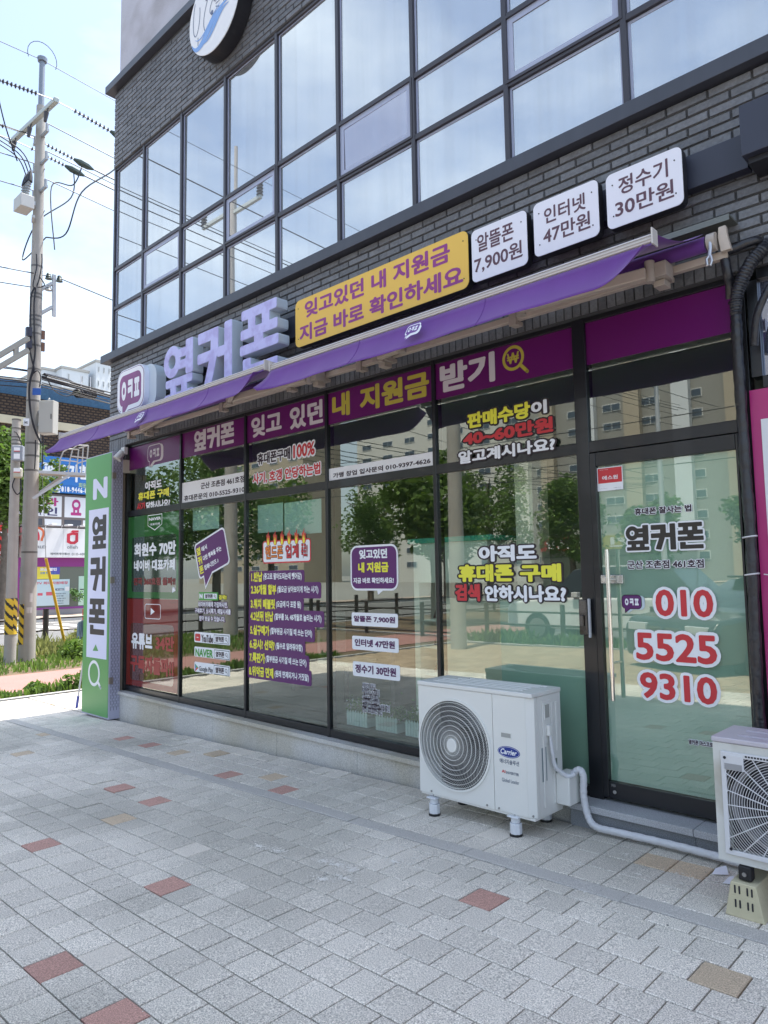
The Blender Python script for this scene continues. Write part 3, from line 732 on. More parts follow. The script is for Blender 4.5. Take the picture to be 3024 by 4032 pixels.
# channel letters
lface = mat('lilac_marble_acrylic', (.50, .50, .82), .4, hue=(.40, .37, .68), scale=16)
lside = mat('letter_return', (.50, .58, .66), .45)
n_ = lside.node_tree
def letter3d(ch_, rect, lab):
    x0, z0, x1, z1 = rect; e = setp(empty('channel_letter', lab, 'letter', (x0, 3.65, z0)), group='lilac channel letters over the awning')
    ringp, polys = LOGO[ch_]; mp = lambda P: [(x0+x*(x1-x0), z0+y*(z1-z0)) for x, y in P]
    case = MB(); face = MB()
    if ringp:
        c = mp([(.29, .70)])[0]; rx, rz = .28*(x1-x0), .28*(z1-z0)
        case.ring(ell(*c, rx, rz, 36), ell(*c, rx*.42, rz*.42, 36), .003, .115, FY(3.60)); face.ring(ell(*c, rx*.985, rz*.985, 36), ell(*c, rx*.44, rz*.44, 36), 0, .003, FY(3.60))
    for j, P in enumerate(polys):
        Q = mp(P); cx, cz = sum(q[0] for q in Q)/4, sum(q[1] for q in Q)/4
        def rnd(Q, r, g):
            o = []
            for i in range(4):
                a_, b_, c_ = Vector(Q[i-1]), Vector(Q[i]), Vector(Q[(i+1) % 4]); u = (a_-b_).normalized(); v = (c_-b_).normalized(); b2 = b_-(u+v)*g
                for t in (0, .5, 1): o.append(tuple((b2+u*r).lerp(b2, t).lerp(b2.lerp(b2+v*r, t), t)))
            return o
        case.prism(rnd(Q, .02, .010), .0032+.0003*(j % 4), .115-.0003*(j % 4), FY(3.60)); face.prism(rnd(Q, .02, .0075), -.0003*(j % 4+1), .003, FY(3.60))
    case.build('letter_case', lside, e); face.build('letter_face', lface, e)
letter3d('옆', (-6.42, 3.215, -5.865, 3.79), 'lilac marbled 3D letter next to the purple speech bubble')
letter3d('커', (-5.80, 3.20, -5.235, 3.795), 'middle lilac marbled 3D letter of the shop name')
letter3d('폰', (-5.12, 3.22, -4.575, 3.815), 'lilac 3D letter next to the yellow sign')
# speech bubble sign
def bubble_poly(x0, z0, x1, z1, r, tail=True, n=6):
    w_, h_ = x1-x0, z1-z0; p = []
    for cx, cz, a in ((x1-r, z1-r, 0), (x0+r, z1-r, 90), (x0+r, z0+r, 180)):
        for k in range(n+1):
            t = R(a+90*k/n); p.append((cx+r*math.cos(t), cz+r*math.sin(t)))
    if tail: p = p[:-2]+[(x0+.14*w_, z0+.03*h_), (x0+.14*w_, z0-.30*h_), (x0+.42*w_, z0)]
    for k in range(n+1):
        t = R(270+90*k/n); p.append((x1-r+r*math.cos(t), z0+r+r*math.sin(t)))
    return p
bb = empty('speech_bubble_sign', 'purple and white speech bubble sign at the left end of the awning', 'sign', (-7.1, 3.66, 3.2))
bx0, bz0, bx1, bz1 = -7.40, 3.275, -6.80, 3.745
mb = MB().prism(bubble_poly(bx0+.10, bz0-.02, bx1+.15, bz1-.02, .14), .05, .16, FY(3.60)).build('rear_bubble', lside, bb)
mb = MB().prism(bubble_poly(bx0, bz0, bx1, bz1, .13), 0, .12, FY(3.60)).build('bubble_case', mat('white_case', (.70, .74, .85), .45), bb)
MB().prism(bubble_poly(bx0+.012, bz0+.012, bx1-.012, bz1-.012, .12), 0, .002, FY(3.598)).build('bubble_line', mat('bubble_purple', (.13, .025, .13), .45), bb)
MB().prism(bubble_poly(bx0+.018, bz0+.018, bx1-.018, bz1-.018, .115), 0, .0015, FY(3.5965)).build('bubble_white', white, bb)
MB().prism(bubble_poly(bx0+.065, bz0+.065, bx1-.065, bz1-.065, .085), 0, .001, FY(3.5955)).build('bubble_face', mat('bubble_mauve', (.22, .055, .19), .45, var=.25, scale=6), bb)
text('ㅇㅋㅍ', (bx0+.11, bz0+.13, bx1-.10, bz1-.13), 3.594, white, bb, wt=.055)
# small boxes behind the bubble sign
e = setp(box('junction_box', mat('dark_grey_box', (.05, .06, .07), .5), -7.60, -7.46, 3.78, 3.838, 3.32, 3.55, None, bevel=.004), 'dark grey box on the brick wall beside the speech bubble sign', 'box')
e = setp(box('alarm_box', mat('white_box', (.62, .64, .62), .5), -7.585, -7.50, 3.77, 3.838, 3.14, 3.25, None, bevel=.006), 'small white box on the brick wall under the dark grey box', 'box')

# round logo sign high on the facade
ov = empty('round_logo_sign', 'round white sign with line drawn animal heads and blue waves high on the brick wall', 'sign', (-5.68, 3.7, 6.6))
ocx, ocz, orr = -5.68, 7.05, .435
MB().prism(ell(ocx, ocz, orr, orr, 64), .006, .15, FY(3.68)).build('sign_case', side, ov)
MB().prism(ell(ocx, ocz, orr-.004, orr-.004, 64), 0, .006, FY(3.68)).build('sign_face', mat('round_sign_white', (.78, .79, .82), .5), ov)
linem = mat('logo_line', (.10, .13, .22), .5)
def stroke(pts, w_, Y, m, parent, name='logo_line', fn=FY, taper=False):
    P = [Vector((p[0], p[1])) for p in pts]; L = []; Rr = []
    for i, p in enumerate(P):
        d = (P[min(i+1, len(P)-1)]-P[max(i-1, 0)]).normalized(); n2 = Vector((-d.y, d.x))
        ww = w_/2*(math.sin(PI*(i+.4)/(len(P)-.2)) if taper else 1); L.append(p+n2*ww); Rr.append(p-n2*ww)
    vs = [fn(Y)(q.x, q.y, 0) for q in Rr+L]; n = len(P)
    return MB().add(vs, [(i, i+1, n+i+1, n+i) for i in range(n-1)]).build(name, m, parent, recalc=False)
def bez(pts, n=14):
    out_ = []
    for k in range(n+1):
        t = k/n; q = [Vector(p) for p in pts]
        while len(q) > 1: q = [q[i].lerp(q[i+1], t) for i in range(len(q)-1)]
        out_.append(tuple(q[0]))
    return out_
def OL(pts): return [(ocx+x*orr, ocz+z*orr) for x, z in pts]
for c_ in ([(-.75, .55), (-.95, -.1), (-.75, -.75), (-.5, -.1), (-.55, .35)], [(-.2, .4), (-.45, .0), (-.45, -.3), (-.2, -.5)], [(.0, .25), (-.28, .0), (-.05, -.18), (.1, -.1)],
           [(-.62, -.35), (-.62, -.55)], [(.35, .5), (.40, .2), (.42, -.12)], [(-.4, .55), (-.3, .6), (-.2, .45)]):
    stroke(bez(OL(c_)), .010, 3.678, linem, ov)
for c_ in (OL([(.08, .12), (.22, .2)]), OL([(.1, .06), (.26, .06)]), OL([(.1, .0), (.24, -.08)])): stroke(c_, .009, 3.678, linem, ov)
MB().prism(ell(ocx-.02, ocz-.03, .02, .026, 14), 0, .001, FY(3.6765)).build('nose', linem, ov)
for ex, ez in ((-.28, .38), (.05, .18)): MB().prism(ell(ocx+ex*orr, ocz+ez*orr, .012, .014, 12), 0, .001, FY(3.6765)).build('eye', linem, ov)
wv = mat('wave_blue', (.20, .37, .72), .5)
stroke(bez(OL([(-.88, -.42), (-.62, -.95), (-.2, -.45), (.1, .0), (.62, -.12)]), 24), .085, 3.6772, wv, ov, 'wave', taper=True)
stroke(bez(OL([(-.45, -.62), (-.05, -.75), (.1, -.25), (.35, -.15), (.62, -.2)]), 20), .05, 3.6768, wv, ov, 'wave', taper=True)
stroke(bez(OL([(-.75, -.35), (-.5, -.6), (-.25, -.35), (.1, -.02), (.3, -.02)]), 20), .022, 3.6766, wv, ov, 'wave', taper=True)
setp(MB().prism(rrect(-5.06, 6.98, -4.55, 7.40, .08), 0, .1, FY(3.70)).build('white_letter_case', mat('cream_case', (.72, .70, .62), .5)), 'rounded cream sign piece beside the round logo sign, cut by the top edge', 'sign')

# ================================================================== vinyl on the shop windows
GY = 3.9035
def sticker(label, cat='sticker', at=(0, 0), name='window_sticker', group=None):
    return empty(name, label, cat, (at[0], GY, at[1]), group)
def T(s, rc, par, m, wt=.05, out=None, outm=None, Y=GY-.0022, **k): return text(s, rc, Y, m, par, wt=wt, out=out, outm=outm, **k)
cols = [(GM[0]+.031, GM[1]-.016)]+[(GM[i]+.016, GM[i+1]-.016-(.027 if i == 4 else 0)) for i in range(1, 5)]+[(-2.00, -1.177)]
zb0, zb1 = 2.728, 2.984
blab = ['purple vinyl band with a white speech bubble logo in the leftmost pane', 'purple vinyl band with three white Korean letters', 'purple vinyl band with four white Korean letters in two words',
        'purple vinyl band with yellow Korean letters', 'purple vinyl band with white letters and a yellow magnifying glass', 'plain purple vinyl band without lettering over the door']
bands = []
for (a, b), lab in zip(cols, blab):
    a = DRX-.86 if a == -2.00 else a
    e = sticker(lab, 'vinyl band', (a, zb0), 'vinyl_band', 'purple vinyl bands across the window tops'); bands.append(e)
    plate('band', purple, [(a, zb0), (b, zb0), (b, zb1), (a, zb1)], GY, e)
T('옆커폰', PX('A', 670, 1255, 960, 1028, 3.90), bands[1], offw, .05)
T('잊고', PX('A', 1085, 1155, 1305, 945, 3.90), bands[2], offw, .04); T('있던', PX('A', 1365, 1095, 1605, 865, 3.90), bands[2], offw, .04)
T('내', PX('F', 87, 525, 190, 358, 3.90), bands[3], ochre, .045); T('지원금', PX('F', 252, 488, 660, 233, 3.90), bands[3], ochre, .045)
T('받기', PX('F', 728, 378, 1050, 122, 3.90), bands[4], offw, .045)
def magnifier(cx, cz, r, w_, hx, hz, Y, m, par, sym=None):
    MB().ring(ell(cx, cz, r, r, 32), ell(cx, cz, r-w_, r-w_, 32), 0, .0006, FY(Y)).build('magnifier_ring', m, par)
    d = Vector((hx-cx, hz-cz)).normalized(); a = Vector((cx, cz))+d*(r-.001)
    stroke([tuple(a), (hx, hz)], w_*1.15, Y, m, par, 'magnifier_handle')
    MB().prism(ell(hx, hz, w_*.57, w_*.57, 12), 0, .0006, FY(Y)).build('handle_tip', m, par)
mcx, mcz = PT('F', 1160, 165, 3.9)
magnifier(mcx, mcz, .083, .020, *PT('F', 1245, 243, 3.9), GY-.0012, ochre, bands[4])
T('₩', (mcx-.046, mcz-.036, mcx+.046, mcz+.036), bands[4], ochre, .02)
def bubble_logo(x0, z0, x1, z1, Y, par, fill, line, txtm, rear=None):
    r = (z1-z0)*.3; d = (z1-z0)*.1
    if rear: plate('logo_shadow', rear, bubble_poly(x0+2*d, z0-d*.3, x1+2*d, z1-d*.6, r), Y+.0014, par)
    plate('logo_outline', line, bubble_poly(x0, z0, x1, z1, r), Y+.0007, par)
    plate('logo_face', fill, bubble_poly(x0+d*.55, z0+d*.55, x1-d*.55, z1-d*.55, r*.8), Y, par)
    w_, h_ = x1-x0, z1-z0
    text('ㅇㅋㅍ', (x0+w_*.17, z0+h_*.26, x1-w_*.15, z1-h_*.26), Y-.0008, txtm, par, wt=.05)
lx0, lz0, lx1, lz1 = PX('T', 1262, 1290, 1445, 1120, 3.9)
bubble_logo(lx0, 2.765, lx1, 2.955, GY-.0022, bands[0], purple, offw, offw, offw)

Wt, Yl, Rd = white, yellow, red
ylv = mat('bright_yellow_vinyl', (.80, .76, .06), .45)
OUTd = mat('outline_dark', (.025, .015, .02), .5)
# pane 1 upper
e = sticker('small white, yellow and red lettering on dark glass above the green panel', 'lettering', (-7.4, 2.3))
T('아직도', PX('D', 235, 552, 365, 458, 3.9), e, Wt, .05, .045, OUTd)
T('휴대폰 구매', PX('D', 182, 630, 420, 524, 3.9), e, ylv, .05, .045, OUTd)
T('사기', PX('D', 172, 708, 235, 635, 3.9), e, Rd, .05); T('당하시나요?', PX('D', 243, 700, 428, 608, 3.9), e, Wt, .05, .04, OUTd)
# green panel
def tinted(name, col, gf=.16):
    m = bpy.data.materials.new(name); m.use_nodes = True; n = m.node_tree; n.nodes.clear()
    o = n.nodes.new('ShaderNodeOutputMaterial'); mx = n.nodes.new('ShaderNodeMixShader'); d = n.nodes.new('ShaderNodeBsdfDiffuse'); d.inputs[0].default_value = (*col, 1)
    g = n.nodes.new('ShaderNodeBsdfGlossy'); g.inputs['Roughness'].default_value = .03; g.inputs[0].default_value = (.8, .8, .8, 1); mx.inputs[0].default_value = gf
    n.links.new(d.outputs[0], mx.inputs[1]); n.links.new(g.outputs[0], mx.inputs[2]); n.links.new(mx.outputs[0], o.inputs[0]); return m
greenp = tinted('green_vinyl', (.035, .135, .04)); redp = tinted('dark_red_vinyl', (.20, .03, .025))
def framed_panel(label, m, x0, z0, x1, z1, ix0, iz0, ix1, iz1, r, inner_m=None):
    e = sticker(label, 'window panel', (x0, z0), 'window_vinyl')
    inner = rrect(ix0, iz0, ix1, iz1, r, 5)
    for nm_, q_ in (('panel', (x0, iz1, x1, z1)), ('panel', (x0, z0, x1, iz0)), ('panel', (x0, iz0, ix0, iz1)), ('panel', (ix1, iz0, x1, iz1))): plate(nm_, m, [(q_[0], q_[1]), (q_[2], q_[1]), (q_[2], q_[3]), (q_[0], q_[3])], GY, e)
    for k, cr_ in enumerate(((ix1, iz1), (ix0, iz1), (ix0, iz0), (ix1, iz0))):
        arc = inner[6*k:6*k+6]; plate('panel_corner', m, [cr_]+arc[::-1], GY, e)
    if inner_m: plate('inner_reflection_tint', inner_m, inner, GY+.0003, e)  # added sheet over clear glass; dark reflection painted as its colour
    return e
gx0, gx1 = cols[0]
e = framed_panel('green vinyl panel with white and red lettering in the leftmost pane', greenp, gx0, 1.283, gx1, 2.19, -7.61, 1.35, -6.66, 1.955, .04, tinted('green_reflection_tint', (.030, .060, .038), .30))  # dark reflection in the clear zone is painted as dark green
shx0, shz0, shx1, shz1 = PX('D', 255, 862, 366, 725, 3.9); cxs = (shx0+shx1)/2
def shield(d): return [(shx0+d, shz1-d), (shx0+d, shz0+.06+d*.4), (cxs, shz0+d*1.3), (shx1-d, shz0+.06+d*.4), (shx1-d, shz1-d)]
plate('shield_outline', Wt, shield(0), GY-.0008, e); plate('shield_face', greenp, shield(.008), GY-.0016, e)
T('NAVER', PX('D', 266, 783, 358, 748, 3.9), e, Wt, .04, Y=GY-.003); T('대표카페', PX('D', 274, 820, 349, 793, 3.9), e, Wt, .02, Y=GY-.003)
T('회원수 70만', PX('D', 152, 1060, 474, 930, 3.9), e, Wt, .045); T('네이버 대표카페', PX('D', 150, 1170, 466, 1070, 3.9), e, Wt, .045)
T('전국 360호점 돌파!!', PX('E', 145, 205, 468, 140, 3.9), e, mat('dim_red_vinyl', (.20, .03, .03), .4), .05)
plate('white_cursor', Wt, [PT('E', 443, 262, 3.9), PT('E', 468, 245, 3.9), PT('E', 458, 218, 3.9), PT('E', 445, 222, 3.9)], GY-.001, e)
e = framed_panel('dark red vinyl panel with play symbol and Korean lettering under the green panel', redp, gx0, .328, gx1, 1.275, -7.62, .39, -6.70, 1.01, .045, tinted('red_reflection_tint', (.12, .045, .035), .30))  # clear zone filled too, its reflection painted in dark red
px0, pz0, px1, pz1 = PX('E', 232, 460, 355, 350, 3.9)
MB().ring(rrect(px0, pz0, px1, pz1, .03), rrect(px0+.007, pz0+.007, px1-.007, pz1-.007, .024), 0, .0005, FY(GY-.0008)).build('play_outline', Wt, e)
pc = ((px0+px1)/2, (pz0+pz1)/2)
plate('play_triangle', Wt, [(pc[0]-.04, pc[1]-.038), (pc[0]+.045, pc[1]), (pc[0]-.04, pc[1]+.038)], GY-.001, e)
T('유튜브', PX('E', 130, 688, 292, 580, 3.9), e, Wt, .05); T('34만', PX('E', 315, 700, 460, 600, 3.9), e, mat('mid_red_vinyl', (.34, .04, .04), .4), .05)
T('구독자돌파!!', PX('E', 122, 862, 455, 775, 3.9), e, mat('mid_red_vinyl', (.34, .04, .04), .4), .05)
# pane 2
e = sticker('white strip with two lines of black lettering and a phone number in the second pane', 'sticker', (-6.5, 2.27))
plate('strip', mat('white_strip', (.80, .81, .84), .5), [(cols[1][0], 2.2625), (cols[1][1], 2.2625), (cols[1][1], 2.47), (cols[1][0], 2.47)], GY-.0004, e)
T('군산 조촌점 461호점', PX('D', 663, 540, 998, 431, 3.9), e, darkv, .03); T('휴대폰문의 010-5525-9310', PX('D', 535, 632, 1000, 514, 3.9), e, darkv, .03)
e = sticker('tilted purple speech bubble with three lines of lettering in the second pane', 'sticker', (-6.2, 1.5))
rot = R(17)
bcx, bcz = PT('D', 745, 1035, 3.9)
def rp(pts, a, c): return [(c[0]+(x-c[0])*math.cos(a)-(z-c[1])*math.sin(a), c[1]+(x-c[0])*math.sin(a)+(z-c[1])*math.cos(a)) for x, z in pts]
plate('bubble_outline', Wt, rp(bubble_poly(bcx-.275, bcz-.185, bcx+.275, bcz+.185, .05), rot, (bcx, bcz)), GY, e)
plate('bubble_face', purple2, rp(bubble_poly(bcx-.258, bcz-.168, bcx+.258, bcz+.168, .04), rot, (bcx, bcz)), GY-.001, e)
for s1, s2, dz, w2 in (('옆', '에서', .095, .10), ('커', '다란 행복을 주는', .0, .33), ('폰', '컴패니언즈 ♪', -.095, .25)):
    rc = rp([(bcx-.21, bcz+dz), (bcx-.155+w2/2, bcz+dz)], rot, (bcx, bcz))
    T(s1, (rc[0][0]-.035, rc[0][1]-.04, rc[0][0]+.035, rc[0][1]+.04), e, ylv, .06, rot=rot); T(s2, (rc[1][0]-w2/2, rc[1][1]-.026, rc[1][0]+w2/2, rc[1][1]+.026), e, Wt, .04, rot=rot)
def searchbox(par, k, xa, ya, xb, yb, frame, txt=darkv):
    x0, z0, x1, z1 = PXV(k, xa, ya, xb, yb)
    plate('search_box', frame, [(x0, z0), (x1, z0), (x1, z1), (x0, z1)], GY-.0008, par)
    plate('search_field', Wt, [(x0+.006, z0+.006), (x1-.006, z0+.006), (x1-.006, z1-.006), (x0+.006, z1-.006)], GY-.0015, par)
    h_ = z1-z0; T('옆커폰', (x0+.12*(x1-x0), z0+h_*.2, x0+.68*(x1-x0), z1-h_*.2), par, txt, .04, Y=GY-.003)
    magnifier(x0+.82*(x1-x0), z0+h_*.56, h_*.2, .004, x0+.92*(x1-x0), z0+h_*.2, GY-.003, txt, par)
e = sticker('green search box sticker with purple text block below the tilted bubble', 'sticker', (-6.2, 1.1))
grn = mat('green_sticker', (.06, .32, .05), .45)
x0, z0, x1, z1 = PX('E', 648, 318, 795, 258, 3.9)
plate('search_back', grn, [(x0, z0), (x1, z0), (x1, z1), (x0, z1)], GY, e)
T('N', PX('E', 653, 306, 678, 268, 3.9), e, Wt, .08); searchbox(e, 'E', 685, 312, 790, 264, grn)
T('검색!!', PX('E', 803, 314, 862, 278, 3.9), e, ylv, .05, .09, OUTd)
for s_, a_ in (('네이버카페에 가입하시면,', (645, 372, 870, 334)), ('구매후기, 상시특가, 매일시세를', (618, 420, 893, 388)), ('받아 보실 수 있습니다.', (652, 476, 850, 446))):
    T(s_, PXV('E', *a_), e, Wt, .03, .10, purple2)
def badge(label, ya, yb, rect2, s_, m_, rc):
    e = sticker(label, 'sticker', (-6.3, .9)); x0, z0, x1, z1 = PXV('E', 613, ya, 887, yb)
    plate('badge', Wt, rrect(x0, z0, x1, z1, .015), GY, e); T(s_, PXV('E', *rc), e, m_, .035); searchbox(e, 'E', *rect2, mat('search_grey', (.05, .10, .12), .5)); return e
e = badge('white badge with red play button and black word, top of three search badges', 640, 582, (763, 648, 880, 592), 'YouTube', darkv, (668, 640, 757, 590))
x0, z0, x1, z1 = PX('E', 619, 630, 660, 578, 3.9)
plate('red_button', Rd, rrect(x0, z0, x1, z1, .015), GY-.001, e); plate('button_triangle', Wt, [(x0+.03, z0+.03), (x1-.022, (z0+z1)/2), (x0+.03, z1-.03)], GY-.0018, e)
badge('white badge with bold green word, middle of three search badges', 750, 702, (765, 765, 882, 710), 'NAVER', grn, (622, 748, 757, 702))
e = badge('white badge with coloured play triangle, lowest of three search badges', 866, 826, (763, 888, 880, 832), 'Google Play', mat('grey_vinyl', (.16, .17, .19), .5), (650, 872, 757, 838))
tri = [PT('E', 618, 868, 3.9), PT('E', 645, 838, 3.9), PT('E', 618, 805, 3.9)]
cc = (sum(p[0] for p in tri)/3, sum(p[1] for p in tri)/3)
for k, cl in enumerate(((.6, .05, .04), (.05, .35, .12), (.05, .25, .6))): plate('play_facet', mat('facet_%s' % ['red', 'green', 'blue'][k], cl, .4), [tri[k], tri[(k+1) % 3], cc], GY-.001, e)
# pane 3
e = sticker('black and red lettering with thick white outline in the third pane, top', 'lettering', (-4.9, 2.4))
T('휴대폰구매', PX('D', 1098, 355, 1350, 215, 3.9), e, darkv, .035, .10, Wt); T('100%', PX('D', 1374, 303, 1538, 168, 3.9), e, Rd, .03, .10, Wt)
T('사기, 호갱 안당하는법', PX('D', 1062, 508, 1582, 328, 3.9), e, Rd, .035, .10, Wt)
e = sticker('white plate with red border, orange and red letters and six flames on top', 'sticker', (-4.9, 1.5))
x0, z0, x1, z1 = PX('D', 1138, 1112, 1507, 905, 3.9); z1 = z0+.20
plate('border', Rd, rrect(x0, z0, x1, z1, .03), GY, e); plate('plate', Wt, rrect(x0+.012, z0+.012, x1-.012, z1-.012, .02), GY-.0009, e)
org = mat('orange_vinyl', (.70, .20, .03), .45)
T('핸드폰', (x0+.04, z0+.04, x0+.29, z0+.155), e, org, .03, .035, OUTd, Y=GY-.003); T('업계', (x0+.325, z0+.04, x0+.50, z0+.155), e, Rd, .03, .035, OUTd, Y=GY-.003); T('폭로!!', (x0+.535, z0+.04, x1-.04, z0+.155), e, Rd, .02, .04, OUTd, Y=GY-.003)
for k in range(6):
    fx = x0+.085+k*(x1-x0-.17)/5; fz = z1-.035
    fl = lambda s: [(fx-.028*s, fz+.02*s), (fx-.012*s, fz-.008*s), (fx+.014*s, fz-.008*s), (fx+.030*s, fz+.022*s), (fx+.022*s, fz+.06*s), (fx+.028*s, fz+.085*s), (fx+.008*s, fz+.075*s), (fx+.004*s, fz+.125*s), (fx-.012*s, fz+.08*s), (fx-.026*s, fz+.095*s), (fx-.022*s, fz+.055*s)]
    plate('flame', Rd, fl(1.0), GY-.0035, e); plate('flame_middle', org, fl(.75), GY-.0042, e); plate('flame_core', ylv, fl(.5), GY-.0049, e)
e = sticker('purple sticker listing eight numbered lines in yellow and white in the third pane', 'sticker', (-4.9, .6))
rows_ = [('1.반납', (1052, 178, 1138, 118), '(중고로 팔아도되는데 뺏어감)', (1145, 176, 1440, 130)), ('2.36개월 할부', (1050, 274, 1245, 222), '(월요금 낮아보이게 하는 사기)', (1252, 284, 1568, 246)),
         ('3.워치 태블릿', (1048, 383, 1235, 332), '(요금에 다 포함 됨)', (1243, 392, 1435, 355)), ('4.2년뒤 반납', (1046, 476, 1222, 436), '(할부를 36, 48개월로 늘리는 사기)', (1230, 492, 1592, 474)),
         ('5.실구매가', (1044, 583, 1192, 548), '(할부원금 사기칠 때 쓰는 단어)', (1198, 600, 1520, 585)), ('6.공시? 선약?', (1040, 690, 1232, 658), '(필수로 알려줘야함)', (1240, 712, 1447, 692)),
         ('7.특판가', (1038, 793, 1158, 757), '(할부원금 사기칠 때 쓰는 단어)', (1163, 812, 1477, 806)), ('8.위약금 면제', (1035, 896, 1222, 872), '(원래 면제되거나 거짓말)', (1232, 918, 1495, 928))]
ends = []
for k, (a, ra, b, rb_) in enumerate(rows_):
    A_ = PXV('E', *ra); B_ = PXV('E', *rb_)
    zc = 1.385-.1325*k-.0
    zc = (PXV('E', ra[0], (ra[1]), ra[0]+1, ra[1]-60)[1]+.045)
    T(a, (A_[0], zc-.045, A_[2], zc+.045), e, ylv, .05, Y=GY-.0035); T(b, (B_[0], zc-.036, B_[2], zc+.032), e, Wt, .035, Y=GY-.0035)
    ends.append((A_[0], B_[2], zc))
for k, (xa, xb, zc) in enumerate(ends):
    hi = .078 if k else .065; lo = (zc-ends[k+1][2])-.055 if k < 7 else .065
    plate('backing', purple2, rrect(ends[0][0]-.03-.004*k, zc-max(lo, .06), xb+.03, zc+hi*.8, .02, 3), GY-.0001*k, e)
# pane 4
e = sticker('white strip with one line of black lettering and a phone number in the fourth pane', 'sticker', (-4.3, 2.27))
plate('strip', mat('white_strip', (.80, .81, .84), .5), [(cols[3][0], 2.2625), (cols[3][1], 2.2625), (cols[3][1], 2.362), (cols[3][0], 2.362)], GY-.0004, e)
T('가맹 창업 입사문의 010-9397-4626', PX('F', 92, 880, 670, 757, 3.9), e, darkv, .03)
e = sticker('purple speech bubble with white border and three text lines in the fourth pane', 'sticker', (-3.8, 1.5))
x0, z0, x1, z1 = PX('G', 274, 790, 663, 400, 3.9)
def bub2(a): return rrect(x0+a, z0+a, x1-a, z1-a, .07-a)
plate('bubble_outline', Wt, bub2(0), GY, e); plate('tail', Wt, [PT('G', 490, 780, 3.9), PT('G', 500, 825, 3.9), PT('G', 555, 780, 3.9)], GY+.0001, e); plate('bubble_face', purple2, bub2(.015), GY-.001, e)
T('잊고있던', PX('G', 345, 530, 577, 440, 3.9), e, Wt, .05, Y=GY-.003); T('내 지원금', PX('G', 338, 643, 588, 550, 3.9), e, ylv, .05, Y=GY-.003); T('지금 바로 확인하세요!', PX('G', 298, 732, 632, 680, 3.9), e, Wt, .04, Y=GY-.003)
vio = mat('violet_text', (.09, .02, .10), .5)
for s_, (xa, ya, xb, yb), (ta, tb, tc_, td), lab in (('알뜰폰 7,900원', (282, 1080, 664, 985), (300, 1050, 642, 1010), 'white rounded price plate reading 7,900, top of three'), ('인터넷 47만원', (286, 1277, 670, 1190), (308, 1250, 640, 1212), 'white rounded price plate reading 47, middle of three'),
                         ('정수기 30만원', (292, 1496, 681, 1415), (312, 1470, 650, 1435), 'white rounded price plate reading 30, lowest of three')):
    e = sticker(lab, 'sticker', (-3.8, 1)); x0, z0, x1, z1 = PXV('G', xa, ya, xb, yb)
    plate('plate', Wt, rrect(x0, z0, x1, z1, .015), GY, e); T(s_, PXV('G', ta, tb, tc_, td), e, vio, .04)
e = sticker('six small lines of black text with white outline low in the fourth pane', 'lettering', (-4, .5))
for s_, xr, yb_ in (('선택약정 지원금', 480, 1607), ('* 갤럭시 s24개통시', 512, 1650), ('-10k요금제 사용시', 500, 1690), ('-선택약정 25%할인', 510, 1728), ('-매월 25,000원*024개월 할인', 598, 1765), ('총합 : 600,000원 할인', 535, 1798)):
    r_ = PXV('G', 369, yb_, xr, yb_); T(s_, (r_[0], r_[1], r_[2], r_[1]+.047), e, darkv, .02, .10, Wt)
# pane 5
e = sticker('yellow, red and white lettering on black outline in the fifth pane above the crossbar', 'lettering', (-2.9, 2.4))
T('판매수당', PX('F', 890, 588, 1262, 420, 3.9), e, ylv, .05, .11, OUTd); T('이', PX('F', 1268, 508, 1360, 408, 3.9), e, Wt, .05, .11, OUTd)
T('40~60만원', PX('F', 866, 690, 1398, 509, 3.9), e, Rd, .05, .10, OUTd, Y=GY-.004); T('알고계시나요?', PX('F', 848, 800, 1420, 632, 3.9), e, Wt, .045, .11, OUTd, Y=3.880)
e = sticker('large white, yellow and red lettering on black outline in the fifth pane at eye height', 'lettering', (-2.9, 1.5))
T('아직도', PX('H', 520, 692, 1020, 530, 3.9), e, Wt, .055, .09, OUTd); T('휴대폰', PX('H', 345, 866, 820, 705, 3.9), e, ylv, .055, .09, OUTd, Y=GY-.004); T('구매', PX('H', 880, 866, 1235, 703, 3.9), e, ylv, .055, .09, OUTd, Y=GY-.003)
T('검색', PX('H', 318, 1030, 530, 882, 3.9), e, Rd, .055, .09, OUTd, Y=GY-.0055); T('안하시나요?', PX('H', 575, 1035, 1280, 893, 3.9), e, Wt, .05, .09, OUTd, Y=GY-.0055)
# door stickers
DY = 3.8985
e = sticker('small square red and white security sticker in the top left of the door glass', 'sticker', (-1.9, 2))
x0, z0, x1, z1 = PX('I', 222, 1470, 430, 1248, 3.9)
plate('sticker_back', Wt, [(x0, z0), (x1, z0), (x1, z1), (x0, z1)], DY, e); plate('red_square', Rd, [(x0+.007, z0+.045), (x1-.005, z0+.045), (x1-.005, z1-.005), (x0+.007, z1-.005)], DY-.001, e)
for s_, a_, m_ in (('에스원', (262, 1375, 392, 1325), Wt), ('언제나 안심', (240, 1293, 308, 1280), Wt), ('CCTV 작동중', (236, 1449, 305, 1440), darkv), ('1588-3112', (360, 1439, 422, 1430), darkv), ('SECOM', (373, 1456, 424, 1448), mat('blue_vinyl', (.03, .08, .3), .5))):
    text(s_, PXV('I', *a_), DY-.002, m_, e, wt=.02)
e = sticker('black lettering with white outline on the door above the phone number, three lines', 'lettering', (-1.6, 1.7))
D_ = lambda s, rc, m, wt, o, om, Y=DY-.0018: text(s, rc, Y, m, e, wt=wt, out=o, outm=om)
D_('휴대폰 잘사는 법', PX('I', 535, 1670, 1012, 1575, 3.9), darkv, .035, .08, Wt); D_('옆커폰', PX('I', 465, 1972, 1110, 1722, 3.9), mat('logo_black', (.03, .025, .02), .5), .075, .06, Wt)
